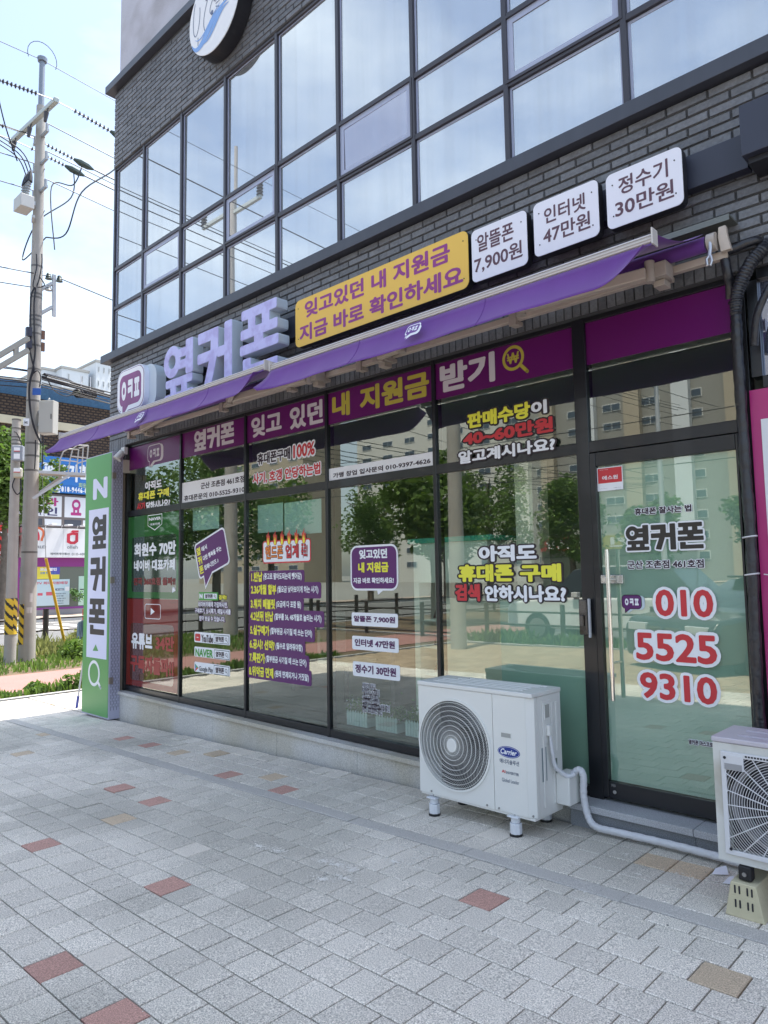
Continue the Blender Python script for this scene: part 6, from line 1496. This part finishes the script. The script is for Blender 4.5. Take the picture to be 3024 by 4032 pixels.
cl = Vector(PV('N', 815, 1355, 17.6)); cA = Vector(PV('N', 740, 1350, 17.2)); cB = Vector(PV('N', 905, 1362, 18.3))
mb = MB(); ax = (cB-cA); nn = 14
for k in range(nn*16+1):
    t = k/16*2*PI; p = cA.lerp(cB, k/(nn*16)); o1 = ax.orthogonal().normalized(); o2 = ax.normalized().cross(o1); mb_p = p+(o1*math.cos(t)+o2*math.sin(t))*.085
    if k == 0: coil = [mb_p]
    else: coil.append(mb_p)
e = empty('splice_closure', 'dark coiled cable splice hanging on the wires in front of the apartments', 'splice', cA)
MB().tube(coil, .016, 5).build('coil', cable, e, smooth=True); MB().tube([cA, cB], .06, 10).build('sleeve', mat('sleeve_olive', (.04, .05, .03), .5), e)
for t in (.25, .8): p = cA.lerp(cB, t); MB().tube([p+Vector((0, 0, .1)), p+Vector((0, 0, .42))], .01, 5).build('hanger', Wt, e)
wire(smoothpath([vp(440, 1170, 15.9), vp(500, 1290, 16.2), vp(560, 1345, 16.8), vp(640, 1375, 17.2), vp(740, 1350, 17.3)], 6), .013, 'black cable looping down from the tall pole to the coiled splice', 'telecom wires')
wire(smoothpath([vp(430, 1165, 15.9), vp(520, 1185, 16.2), vp(650, 1220, 17), vp(760, 1270, 17.8), vp(1000, 1335, 20)], 6), .03, 'thick black cable bundle above the coiled splice', 'telecom wires')

# ================================================================== fence, bollards, verge plants
fm = mat('brown_fence', (.035, .028, .025), .5); FXx = -17.44
fe = empty('road_fence', 'dark brown railing along the roadside verge', 'fence', (FXx, 6.8, FLAT))
yp = 6.83-2*14
while yp < 40: MB().tube([(FXx, yp, FLAT-.05), (FXx, yp, .80)], .062, 12).tube([(FXx, yp, .80), (FXx, yp, .825)], .068, 12).build('post', fm, fe, smooth=True); yp += 2.0
for z in (.60, .315, .04, -.02+.0): 
    if z > .03: MB().tube([(FXx, -22, z), (FXx, 40, z)], .024, 8).build('rail', fm, fe, smooth=True)
fe2 = empty('road_fence', 'dark railing between the front verge and the wide road', 'fence', (0, -6.2, FLAT))
for k in range(16): MB().tube([(-16+2*k, -6.2, FLAT-.05), (-16+2*k, -6.2, .78)], .055, 8).build('post', fm, fe2)
for z in (.60, .315, .04): MB().tube([(-16, -6.2, z), (14, -6.2, z)], .024, 6).build('rail', fm, fe2)
bo = mat('red_bollard', (.42, .06, .04), .5)
for k, (yy, lab) in enumerate(((9.43, 'red flexible bollard left of the yellow guy guard'), (10.72, 'red flexible bollard behind the fence beside the green sign'), (7.9, 'red flexible bollard hidden by the shorter pole'))):
    o = MB().tube([(-24.2, yy, FLAT-.1), (-24.2, yy, .50)], .05, 10).tube([(-24.2, yy, .30), (-24.2, yy, .36)], .053, 10).build('red_bollard', bo, None, smooth=True); setp(o, lab, 'bollard', 'red bollards on the road')
grass = leafmat('weed_green', (.12, .20, .035), (.20, .34, .05)); grass2 = leafmat('dry_grass', (.26, .27, .09), (.35, .38, .12))
def weeds(name, n, fx, hmin, hmax, m, label, wid=.012):
    mb = MB()
    for q in range(n):
        x, y = fx(); h_ = random.uniform(hmin, hmax)*(.5+.8*abs(math.sin(x*1.7+y*2.3))); a = random.random()*2*PI; l = random.uniform(.1, .6)*h_; w2 = wid*random.uniform(.6, 1.6)
        p = Vector((x, y, FLAT-.02)); t = p+Vector((math.cos(a)*l, math.sin(a)*l, h_)); s_ = Vector((-math.sin(a), math.cos(a), 0))*w2; mid = p.lerp(t, .55)+Vector((0, 0, h_*.12))
        mb.add([p-s_*.6, p+s_*.6, mid+s_, t, mid-s_], [(0, 1, 2, 3, 4)])
    return setp(mb.build(name, m, None, recalc=False), label, kind='stuff')
random.seed(11)
weeds('near_weeds', 5200, lambda: (random.gauss(-10.66, .10), random.uniform(-2, 14)), .03, .14, grass, 'low green weeds between the kerb and the red path', .013)
weeds('far_weeds', 26000, lambda: (random.uniform(-17.9, -13.1), random.uniform(-4, 22)), .03, .13, grass, 'long grass and weeds round the pole feet', .012)
weeds('far_weeds', 2600, lambda: (random.gauss(-16, .5), random.gauss(7.4, .8)), .10, .38, grass2, 'tall yellow green weeds right of the pole', .014)
weeds('front_verge_grass', 5000, lambda: (random.uniform(-10.3, 9), random.uniform(-6.35, -5.75)), .06, .30, grass, 'grass on the verge beside the wide road', .02)
random.seed(5)
def leafy(x, y, r_, h_, n, label, m):
    o = crown_mesh([(x+random.uniform(-r_, r_)*.6, y+random.uniform(-r_, r_)*.8, FLAT+h_*random.uniform(.15, .7), r_*random.uniform(.22, .45)) for k in range(8)], n, .045, m, 'weed_clump'); return setp(o, label, 'weeds')
leafy(-15.7, 7.2, .55, .42, 1900, 'yellow green weed bush at the foot of the guy wire', grass2); leafy(-14.9, 6.5, .5, .45, 1500, 'low green weeds right beside the tall pole foot', grass)
leafy(-10.62, 4.6, .20, .26, 260, 'leafy weed at the kerb behind the mop', grass); leafy(-10.66, 4.1, .16, .14, 200, 'leafy weed on the kerb between the mop and the left edge', grass)

# ================================================================== shops across the side road
SXW = -33.0
SB = empty('shop_row', 'brown patterned two storey shop row with blue eaves across the side road', 'building', (SXW, 14, FLAT))
brown = bpy.data.materials.new('patterned_brown_brick'); brown.use_nodes = True; n = brown.node_tree; b = n.nodes['Principled BSDF']; b.inputs['Roughness'].default_value = .9
geo = n.nodes.new('ShaderNodeNewGeometry'); mp2 = n.nodes.new('ShaderNodeMapping'); mp2.inputs['Rotation'].default_value = (0, R(90), R(90)); bt2 = n.nodes.new('ShaderNodeTexBrick')
bt2.inputs['Color1'].default_value = (.085, .052, .034, 1); bt2.inputs['Color2'].default_value = (.13, .085, .055, 1); bt2.inputs['Mortar'].default_value = (.028, .020, .018, 1); bt2.inputs['Scale'].default_value = 1; bt2.inputs['Brick Width'].default_value = .24; bt2.inputs['Row Height'].default_value = .13; bt2.inputs['Mortar Size'].default_value = .034
sx_ = n.nodes.new('ShaderNodeSeparateXYZ'); cx_ = n.nodes.new('ShaderNodeCombineXYZ'); n.links.new(geo.outputs['Position'], sx_.inputs[0]); n.links.new(sx_.outputs[1], cx_.inputs[0]); n.links.new(sx_.outputs[2], cx_.inputs[1]); n.links.new(cx_.outputs[0], bt2.inputs[0]); n.links.new(bt2.outputs[0], b.inputs['Base Color'])
creamw = mat('cream_render', (.60, .53, .38), .8, var=.08, scale=1.2); whp = mat('sign_white', (.74, .74, .76), .5)
def xb(name, m, y0, y1, z0, z1, d0, d1, par=SB, bevel=0): return box(name, m, SXW-d1, SXW+d0, y0, y1, z0, z1, par, bevel)   # d0 proud, d1 depth
xb('wall', brown, 3.0, 26, 7.05, 8.30, 0, .4); xb('wall', brown, 3.0, 26, 8.66, 9.62, 0, .4); xb('cream_band', creamw, 3.0, 26, 8.301, 8.659, .12, .4)
xb('wall', mat('lower_wall', (.36, .34, .32), .8), 3.0, 26, FLAT-.1, 7.049, -.5, .9)
MB().prism([(9.62, 0), (10.05, .0), (10.05, .35), (9.62, .02)], 0, 0, lambda u, v, d: (0, 0, 0)) if False else None
MB().add([(SXW, 3, 9.621), (SXW, 26, 9.621), (SXW+.55, 26, 10.02), (SXW+.55, 3, 10.02), (SXW+.55, 26, 10.10), (SXW+.55, 3, 10.10), (SXW-9, 3, 10.12), (SXW-9, 26, 10.12), (SXW-.4, 3, 9.621), (SXW-.4, 26, 9.621)], [(0, 1, 2, 3), (3, 2, 4, 5), (5, 4, 7, 6), (8, 6, 7, 9), (0, 8, 9, 1)]).build('blue_eaves', mat('blue_metal', (.045, .15, .32), .5, streak=.3), SB)
xb('roof_edge', mat('roof_grey', (.35, .34, .32), .8), 2.9, 26.1, 10.105, 10.18, .6, 9)
# windows with posters (upper floor)
wf = mat('bronze_frame', (.16, .13, .12), .5)
for k in range(8):
    y0 = 8.35+k*1.75-.0
    f_ = xb('window_frame', wf, y0-.05, y0+1.70, 3.86, 5.36, .02, .05)
    xb('poster', whp, y0+.02, y0+1.64, 4.33, 5.27, .03, -.021, f_); xb('pane', mat('dark_far_glass', (.05, .055, .08), .1), y0+.02, y0+.80, 3.93, 4.22, .028, -.021, f_); xb('pane', whp, y0+.88, y0+1.64, 3.93, 4.22, .028, -.021, f_)
pk_ = mat('pink_letters', (.45, .03, .20), .5); nv_ = mat('navy_letters', (.04, .03, .12), .5)
xs = SXW+.035
text('바', PXX('W', 710, 1150, 905, 1030, SXW), xs, pk_, SB, wt=.05, fn=FX); text('인', PXX('W', 700, 1300, 890, 1180, SXW), xs, nv_, SB, wt=.03, fn=FX); text('요', PXX('W', 1095, 1300, 1265, 1060, SXW), xs, pk_, SB, wt=.04, fn=FX)
text('라', PXX('W', 540, 1290, 655, 1180, SXW), xs, nv_, SB, wt=.03, fn=FX)
# blue sign
BS = empty('blue_shop_sign', 'wide blue shop sign with white lettering and phone number', 'sign', (SXW+.2, 14.5, 5.4), 'signs on the shop row')
xb('sign_board', mat('blue_sign', (.02, .17, .52), .45), 10.1, 17.0, 5.42, 7.03, .25, 0, BS)
for z in (5.75, 6.07, 6.39, 6.71): xb('seam', mat('blue_seam', (.015, .12, .38), .5), 10.1, 17.0, z, z+.015, .256, -.251, BS)
xs = SXW+.26
text('광고기획', PXX('W', 640, 745, 1385, 530, SXW+.2), xs, Wt, BS, wt=.05, fn=FX); text('☎010-9446-0311', PXX('W', 828, 945, 1460, 870, SXW+.2), xs, Wt, BS, wt=.01, fn=FX); text('회원상담', PXX('W', 1213, 870, 1480, 815, SXW+.2), xs, mat('pale_green_letters', (.45, .6, .3), .5), BS, wt=.02, fn=FX)
# white phone shop sign
WS = empty('white_shop_sign', 'white phone shop sign with two red logos over a purple shopfront', 'sign', (SXW+.4, 13, 2.5), 'signs on the shop row')
xb('sign_board', whp, 11.72, 17.0, 2.485, 3.80, .35, 0, WS); xb('panel_seam', mat('seam_grey', (.5, .5, .5), .5), 13.45, 13.465, 2.50, 3.79, .353, -.351, WS)
xs = SXW+.36; K = SXW+.35
rl = mat('logo_red', (.52, .02, .05), .45); ol = mat('logo_orange', (.62, .14, .05), .45)
a0, b0, a1, b1 = PXX('V', 1045, 152, 1215, -40, K); cyy, czz = (a0+a1)/2, (b0+b1)/2-.03
MB().ring([(cyy-.26, czz-.23), (cyy-.1, czz-.30), (cyy+.1, czz-.30), (cyy+.25, czz-.18), (cyy+.25, czz+.10), (cyy+.25, czz+.22), (cyy+.0, czz+.24), (cyy-.26, czz+.16)], [(cyy-.12, czz-.14), (cyy-.05, czz-.18), (cyy+.05, czz-.18), (cyy+.12, czz-.12), (cyy+.12, czz+.06), (cyy+.12, czz+.11), (cyy-.02, czz+.12), (cyy-.12, czz+.08)], 0, .01, FX(xs)).build('red_logo', rl, WS)
MB().prism([(cyy-.1, czz+.24), (cyy+.26, czz+.24), (cyy+.26, czz+.33), (cyy-.02, czz+.33)], 0, .01, FX(xs)).build('red_logo_flag', rl, WS)
text('olleh', PXX('V', 1040, 238, 1210, 190, K), xs, mat('logo_grey', (.08, .09, .11), .5), WS, wt=.0, fn=FX); text('T WORLD', (lambda r: (r[0]-.75, r[1], r[2], r[3]))(PXX('V', 600, 232, 716, 192, K)), xs, MATS['logo_grey'], WS, wt=.01, fn=FX)
text('제이앤제이통신', PXX('V', 778, 336, 1082, 302, K), xs, MATS['logo_grey'], WS, wt=.02, fn=FX); text('010-4808-2', PXX('V', 1115, 342, 1420, 306, K), xs, MATS['logo_grey'], WS, wt=.0, fn=FX)
ty, tz = PXT('V', 655, 40, K)
stroke(bez([(ty-.35, tz+.35), (ty-.1, tz+.38), (ty+.15, tz+.30), (ty+.12, tz+.05), (ty-.02, tz-.05), (ty-.02, tz-.22)], 18), .10, xs, ol, WS, 'orange_logo', fn=FX); stroke(bez([(ty-.35, tz+.3), (ty-.2, tz+.2), (ty-.12, tz+.0), (ty-.18, tz-.2)], 12), .12, xs+.001, rl, WS, 'red_logo_part', fn=FX)
for y_ in (12.9, 13.6, 14.3): MB().box(SXW+.36, SXW+.75, y_-.12, y_+.12, 3.90, 3.96).bar((SXW+.4, y_-.25, 3.80), (SXW+.5, y_-.25, 3.93), .03, .03).build('spot_lamp', Wt, WS, bevel=.02)
# purple phone shop front
xb('purple_fascia', mat('purple_front', (.22, .02, .20), .5), 11.3, 17, 2.08, 2.484, .05, 0); xb('purple_post', MATS['purple_front'], 11.3, 11.75, FLAT, 2.079, .05, 0); xb('purple_base', mat('purple_base', (.20, .03, .24), .5), 11.75, 17, .18, .27, .04, 0); xb('shop_base', mat('base_grey', (.26, .26, .28), .8), 11.75, 17, FLAT, .179, .03, 0)
xb('shop_window', mat('far_shop_glass', (.12, .14, .12), .08), 11.751, 17, .271, 2.079, .0, .1)
xs = SXW+.02
def xposter(nm, m, k, xa, ya, xb_, yb_, d=.012): y0, z0, y1, z1 = PXX(k, xa, ya, xb_, yb_, SXW); return xb(nm, m, y0, y1, z0, z1, d, -.004)
xposter('yellow_poster', mat('poster_yellow', (.70, .62, .06), .5), 'V', 560, 712, 925, 520); xposter('blue_patch', mat('poster_blue', (.08, .08, .42), .5), 'V', 760, 640, 930, 520, .016)
xposter('pale_poster', mat('poster_paleblue', (.46, .60, .66), .5), 'V', 500, 1135, 1082, 712, .018)
rp_ = mat('poster_red_letters', (.55, .10, .14), .5); bp_ = mat('poster_blue_letters', (.06, .22, .5), .5)
text('요금 할인', PXX('V', 618, 585, 880, 535, SXW), xs, Wt, SB, wt=.05, fn=FX); text('신청 하세요 !!!', PXX('V', 622, 635, 870, 600, SXW), xs+.0, bp_, SB, wt=.04, fn=FX)
text('TV 최대지원매장', PXX('V', 562, 800, 1055, 745, SXW), xs+.004, rp_, SB, wt=.03, fn=FX)
for i_, s_ in enumerate(('기초연금수급자', '차상위계층', '기초생활수급자', '장애등급', '국가유공자')): text(s_, PXX('V', 850, 948+38*i_, 1020 if i_ in (0, 2) else 985, 924+38*i_, SXW), xs+.004, nvy, SB, wt=.02, fn=FX)
xposter('dark_tag', nvy, 'V', 860, 890, 995, 856, .022); text('복지할인', PXX('V', 875, 886, 985, 862, SXW), xs+.01, Wt, SB, wt=.02, fn=FX)
for a_ in ((582, 970, 660, 928), (714, 968, 815, 910)): xposter('red_tag', rp_, 'V', *a_, .022)
xposter('mint_display', mat('mint', (.42, .60, .52), .5), 'V', 1215, 1120, 1320, 665, .01); xposter('display_screen', dk, 'V', 1240, 880, 1325, 862, .014)
xposter('white_notice', whp, 'V', 1010, 895, 1075, 828, .024); xposter('number_plate_blue', mat('plate_blue', (.02, .08, .35), .5), 'V', 262, 685, 318, 605, .02)
crown_mesh([(SXW+.5, 14.1, .75, .3), (SXW+.5, 13.95, .95, .2)], 260, .06, leafd, 'pot_plant')
setp(bpy.data.objects['pot_plant'], 'potted plant inside the purple shop window', 'plant')
# red shop at the far left
RS = empty('red_shop_sign', 'red shop sign behind the shorter pole at the left edge', 'sign', (SXW+.4, 10.8, 2.3), 'signs on the shop row')
xb('sign_board', mat('red_sign', (.50, .02, .02), .5), 7.2, 11.55, 2.9, 3.85, .3, 0, RS); xb('front', mat('red_front', (.42, .03, .03), .5), 7.2, 11.25, .6, 2.899, .02, 0, RS)
stroke(bez([(10.8, 3.5), (11.2, 3.55), (11.5, 3.2), (11.4, 2.95)], 12), .12, SXW+.31, Wt, RS, 'white_swoosh', fn=FX)
for i_ in range(5): text('메뉴', (10.9, 2.6-.28*i_, 11.2, 2.75-.28*i_), SXW+.03, Wt, RS, wt=.03, fn=FX)
# hidden continuation of the row to the left and beyond
def xbox(name, m, x0, x1, y0, y1, z0, z1, par): return box(name, m, x0, x1, y0, y1, z0, z1, par)
def block(label, x0, x1, y0, y1, h, wallm, floors, cols_, face='x', group=None, inset=.08, name='apartment_tower', wm=None, z0=0, win=(.5, .5)):
    e = empty(name, label, 'apartment building' if h > 12 else 'building', ((x0+x1)/2, (y0+y1)/2, FLAT), group)
    box('wall', wallm, x0, x1, y0, y1, FLAT-.2, h, e); box('roof', mat('roof_grey', (.35, .34, .32), .8), x0-.2, x1+.2, y0-.2, y1+.2, h+.01, h+.5, e)
    gw_ = wm or mat('apartment_glass', (.06, .08, .11), .15); fw_ = mat('apartment_frame', (.62, .62, .6), .5); fh = (h-2)/floors
    wme = {}
    for face_ in face:
        span = (y1-y0) if face_ in 'xX' else (x1-x0)
        for i in range(cols_ if face_ != 'Y' else max(2, cols_)):
            for j in range(floors):
                c_ = (i+.5)*span/cols_; hw = span/cols_*win[0]/2; zc = 2+fh*(j+.5); hh = fh*win[1]/2
                if face_ == 'x': X_ = x1; f = lambda a, b, z_, w_, d: MB().box(X_, X_+d, y0+a, y0+b, z_, w_)
                elif face_ == 'y': f = lambda a, b, z_, w_, d: MB().box(x0+a, x0+b, y1, y1+d, z_, w_)
                else: f = lambda a, b, z_, w_, d: MB().box(x0+a, x0+b, y0-d, y0, z_, w_)
                w0 = f(c_-hw, c_+hw, zc-hh, zc+hh, .10).build('window', fw_, e)
                g_ = f(c_-hw+.12, c_-.05, zc-hh+.12, zc+hh-.12, .14).build('pane', gw_, w0); g_ = f(c_+.05, c_+hw-.12, zc-hh+.12, zc+hh-.12, .14).build('pane', gw_, w0)
    return e
aw = mat('white_apartment', (.62, .64, .66), .85, var=.03, scale=.1); ag = mat('grey_apartment', (.30, .31, .33), .85)
X_ = -150
y0, z0, y1, z1 = PXX('N', 405, 1420, 590, 1150, X_)
t1 = block('pale apartment tower furthest left above the blue eaves', -165, -150, y0, y1, z1, aw, 14, 3, 'x', 'white apartment towers far behind', win=(.22, .35), z0=0)
y0, z0, y1, z1 = PXX('N', 592, 1420, 858, 1155, X_+3); block('wide pale apartment block in the middle of the distant group', -162, -147, y0, y1, z1, aw, 14, 2, 'x', 'white apartment towers far behind', win=(.14, .45))
y0, z0, y1, z1 = PXX('N', 865, 1420, 922, 1090, X_); block('narrow grey topped tower between the distant blocks', -165, -150, y0, y1, z1, ag, 14, 1, 'x', 'white apartment towers far behind', win=(.3, .4))
y0, z0, y1, z1 = PXX('N', 924, 1420, 1080, 1075, X_+4); block('tallest pale apartment tower beside the shop building corner', -162, -146, y0, y1, z1, aw, 15, 3, 'x', 'white apartment towers far behind', win=(.25, .42))
# street tree at the left edge, leaves hanging before the shops
tx, tyy = -29.6, 10.6
bl_ = []
for k, yk, rr_ in ((40, 1840, 1.0), (20, 1760, .9), (90, 1790, .85), (60, 1900, 1.05), (10, 1950, 1.0), (100, 1880, .8), (150, 1930, .55), (200, 1900, .42), (235, 1850, .33), (215, 1820, .22), (170, 1990, .4), (60, 2010, .7), (-60, 1850, 1.4), (-60, 1960, 1.2), (5, 2040, .6)):
    p = onp('D1', k/1.8228, yk/1.8228, 0, tx+random.uniform(-.7, .7)); bl_.append((p.x, p.y, p.z, rr_))
tree(tx, onp('V', 30, 1300, 0, tx).y, 6.5, 1.6, 'green street tree whose crown hangs behind both poles at the left edge', n=9000, size=.10, seed=3, blobs=bl_)

# ================================================================== across the wide road (seen mirrored in the windows)
ab1 = mat('beige_apartment', (.40, .34, .26), .85, var=.04, scale=.2); ab2 = mat('warm_grey_apartment', (.27, .26, .24), .85); ab3 = mat('white_stripe_apartment', (.55, .54, .50), .85)
def mirr(Yu): return 7.8-Yu
block('grey beige apartment slab across the road, nearest the wide junction', -64, -22, -107, -95, 45, ab2, 15, 7, 'y', 'apartments across the road', win=(.5, .42))
block('white and beige apartment slab across the road, middle', -116, -71, -118, -106, 52, ab3, 17, 7, 'y', 'apartments across the road', win=(.45, .42))
block('pale apartment slab across the road, far left', -172, -128, -112, -100, 45, ab1, 15, 6, 'y', 'apartments across the road', win=(.45, .42))
for k in range(6):
    o = box('stair_tower', (ab1, aw)[k % 2], -61+7.2*k, -58.6+7.2*k, -94.9, -93.8, FLAT-.2, 46+(k % 2), None); setp(o, '%s vertical strip tower on the apartment slab across the road, %s from the left' % (('beige', 'white')[k % 2], ['first', 'second', 'third', 'fourth', 'fifth', 'sixth'][k]), 'tower', 'stair towers across the road')
tl = ['first', 'second', 'third', 'fourth', 'fifth', 'sixth', 'seventh', 'eighth', 'ninth', 'tenth']
for k, (x, y, h_) in enumerate(((-31, -23.6, 7.2), (-25.5, -24.1, 6.2), (-22, -23.4, 7.4), (-17.4, -23.8, 6.6), (-13.8, -24.4, 5.4), (-8.5, -24.0, 5.6), (-3.5, -23.5, 6.0), (-14.2, -9.4, 5.6) )):
    tree(x, y, h_, h_*.30, 'street tree across the wide road, %s from the far left' % tl[k], n=5200, size=.115, seed=20+k)
for k, (x, y, h_) in enumerate(((-31.2, -6.0, 8.0), (-31.6, -9.6, 7.4), (-31.0, -12.6, 8.2), (-31.5, -16.4, 7.6))):
    tree(x, y, h_, h_*.32, 'street tree in front of the far side junction corner, %s from the right' % tl[k], n=4200, size=.13, seed=40+k, group='junction trees')
e = empty('utility_pole', 'concrete utility pole by the wide road with a crossarm, seen mirrored in the upper windows', 'utility pole', (-16.2, -3.3, FLAT))
MB().tube([(-16.2, -3.3, FLAT), (-16.2, -3.3, 12.2)], [.20, .11], 14).tube([(-16.2, -3.3, 12.2), (-16.2, -3.3, 13.6)], .05, 8).build('shaft', cpole, e, smooth=True)
MB().bar((-14.9, -3.3, 11.6), (-17.5, -3.3, 11.6), .09, .09).build('crossarm', MATS['arm_grey'], e)
for x in (-14.95, -17.45):
    mb = MB()
    for j in range(5): mb.tube([(x, -3.3, 11.66+.09*j), (x, -3.3, 11.70+.09*j)], [.10, .06], 10)
    mb.build('post_insulator', insm, e)
e = empty('utility_pole', 'grey steel lamp pole on the far side of the wide road', 'utility pole', (-12, -21.6, FLAT)); MB().tube([(-12, -21.6, FLAT), (-12, -21.6, 9.5)], [.13, .08], 12).build('shaft', galvl, e, smooth=True); MB().tube([(-12, -21.6, 9.4), (-12, -19.6, 9.9)], .05, 8).build('lamp_arm', galvl, e); MB().box(-12.12, -11.88, -19.7, -19.1, 9.84, 9.94).build('lamp_head', galvl, e)
e = empty('utility_pole', 'concrete pole beside the front verge close to the shop', 'utility pole', (-8.9, -3.0, FLAT)); MB().tube([(-9.3, -4.2, FLAT), (-9.3, -4.2, 9.5)], [.17, .12], 14).build('shaft', cpole, e, smooth=True)
for k, (x0, x1, yy, zz_) in enumerate(((-40, 20, -21.6, 8.6), (-40, 20, -21.9, 8.1), (-40, 20, -22.1, 7.2), (-40, 20, -21.6, 6.6), (-40, 20, -4.6, 8.9), (-40, 20, -4.4, 8.4))):
    wire(sag((x0, yy, zz_), (x1, yy, zz_), .8), .02, 'wire along the wide road, %s of six' % tl[k], 'wires along the wide road')
# low shop signs across the road
for k, (x, col, s_) in enumerate(((-19.5, (.40, .04, .03), '동네곰탕'), (-15.8, (.42, .36, .05), '치킨'), (-9, (.40, .04, .03), '식당'))):
    e = empty('roadside_shop', 'low shop with a sign across the wide road, %s from the left' % tl[k], 'building', (x, -27, FLAT), 'low shops across the road')
    box('wall', mat('shop_wall', (.40, .38, .35), .8), x-1.7, x+1.7, -31, -27.2, FLAT, 3.4, e); box('shop_window', mat('far_shop_glass', (.12, .14, .12), .08), x-1.5, x+1.5, -27.19, -27.15, .3, 2.3, e)
    box('sign_board', mat('rs_%s' % ['red', 'yellow', 'scarlet'][k], col, .5), x-1.6, x+1.6, -27.19, -27.0, 2.6, 3.3, e); text(s_, (-(x+1.2), 2.7, -(x-1.2), 3.2), -26.99, Wt, e, wt=.04, fn=lambda Yv: (lambda u, v, d: (-u, Yv-d, v)))

# ------------------------------------------------------------------ parked cars (mirrored in the door glass)
def car(x, y, rz, paint, label, suv=True):
    e = empty('parked_car', label, 'car', (x, y, FLAT-.06), 'cars on the wide road', rz); M4 = WM(e)
    L, Wd, H = (4.7, 1.88, 1.72) if suv else (4.8, 1.88, 1.50)
    prof = [(-.50, .30), (-.50, .62), (-.485, .80), (-.30, .93), (-.18, 1.0), (-.05, 1.0)] if True else []
    z = lambda t: t
    body = [(-L/2, .32), (-L/2, .78), (-L/2+.12, .92), (-L/2+1.15, 1.04), (L/2-.10, 1.06), (L/2, .92), (L/2, .32)]
    cab = [(-L/2+1.05, 1.03), (-L/2+1.75, H-.06), (-L/2+2.1, H), (L/2-.75, H-.02), (L/2-.15, 1.05)] if suv else [(-L/2+1.2, 1.03), (-L/2+2.0, H-.05), (-L/2+2.4, H), (L/2-1.3, H-.05), (L/2-.5, 1.05)]
    f = lambda w: (lambda u, v, d: M4 @ Vector((u, -w/2+d, v)))
    body = body[::-1]; cab = cab[::-1]
    MB().prism(body, 0, Wd, f(Wd)).build('body', paint, e, bevel=.07)
    vs = []; n = len(cab)
    mb = MB(); vs = [M4 @ Vector((u, -(Wd/2-.03-(v-1.03)*.22), v)) for u, v in cab]+[M4 @ Vector((u, (Wd/2-.03-(v-1.03)*.22), v)) for u, v in cab]
    mb.add(vs, [tuple(range(n)), tuple(range(2*n-1, n-1, -1))]+[((i+1) % n, i, n+i, n+(i+1) % n) for i in range(n)]); mb.build('cabin', mat('car_glass', (.012, .015, .018), .05, coat=1), e, bevel=.03)
    rf = MB(); rf.box(-L/2+1.9, L/2-(.7 if suv else 1.25), -Wd/2+.20, Wd/2-.20, H-.015, H+.02, M4); rf.build('roof', paint, e, bevel=.015)
    for s_ in (-1, 1):
        for xx in (L/2-.9, -L/2+.85):
            w0 = MB().tube([M4 @ Vector((xx, s_*(Wd/2-.22), .34)), M4 @ Vector((xx, s_*(Wd/2+.005), .34))], .34, 24).build('wheel', mat('rubber', (.012, .012, .014), .6), e)
            MB().tube([M4 @ Vector((xx, s_*(Wd/2+.006), .34)), M4 @ Vector((xx, s_*(Wd/2+.02), .34))], .22, 16).build('rim', mat('rim_silver', (.5, .5, .52), .3, .9), w0)
        MB().box(-L/2-.015, -L/2+.10, s_*.62-.20, s_*.62+.20, .72, .84, M4).build('headlight', mat('headlight', (.6, .62, .65), .1), e, bevel=.01)
        MB().box(L/2-.08, L/2+.012, s_*.72-.12, s_*.72+.12, .78, 1.0, M4).build('tail_light', mat('tail_red', (.3, .01, .01), .2), e, bevel=.01)
        MB().box(-.55, -.40, s_*(Wd/2+.02)-.09, s_*(Wd/2+.02)+.09, 1.04, 1.16, M4).build('mirror', paint, e, bevel=.02)
    for s_ in (-1, 1): MB().prism(rrect(s_*.2-.17, .58, s_*.2+.17, .80, .05), 0, .02, lambda u, v, d: M4 @ Vector((-L/2-.03+d, u, v))).build('grille', mat('grille_chrome', (.4, .4, .42), .2, 1), e)
    MB().box(-L/2-.03, -L/2-.01, -.26, .26, .42, .53, M4).build('number_plate', Wt, e)
    return e
car(-7.6, -7.9, 0, mat('white_paint', (.72, .73, .74), .25, coat=.6), 'white sport utility car on the near lane of the wide road')
car(-3.2, -2.6-2.2, R(-62), mat('dark_paint', (.018, .02, .024), .2, coat=.8), 'dark sedan parked nose towards the shop', suv=False)

flush_text()
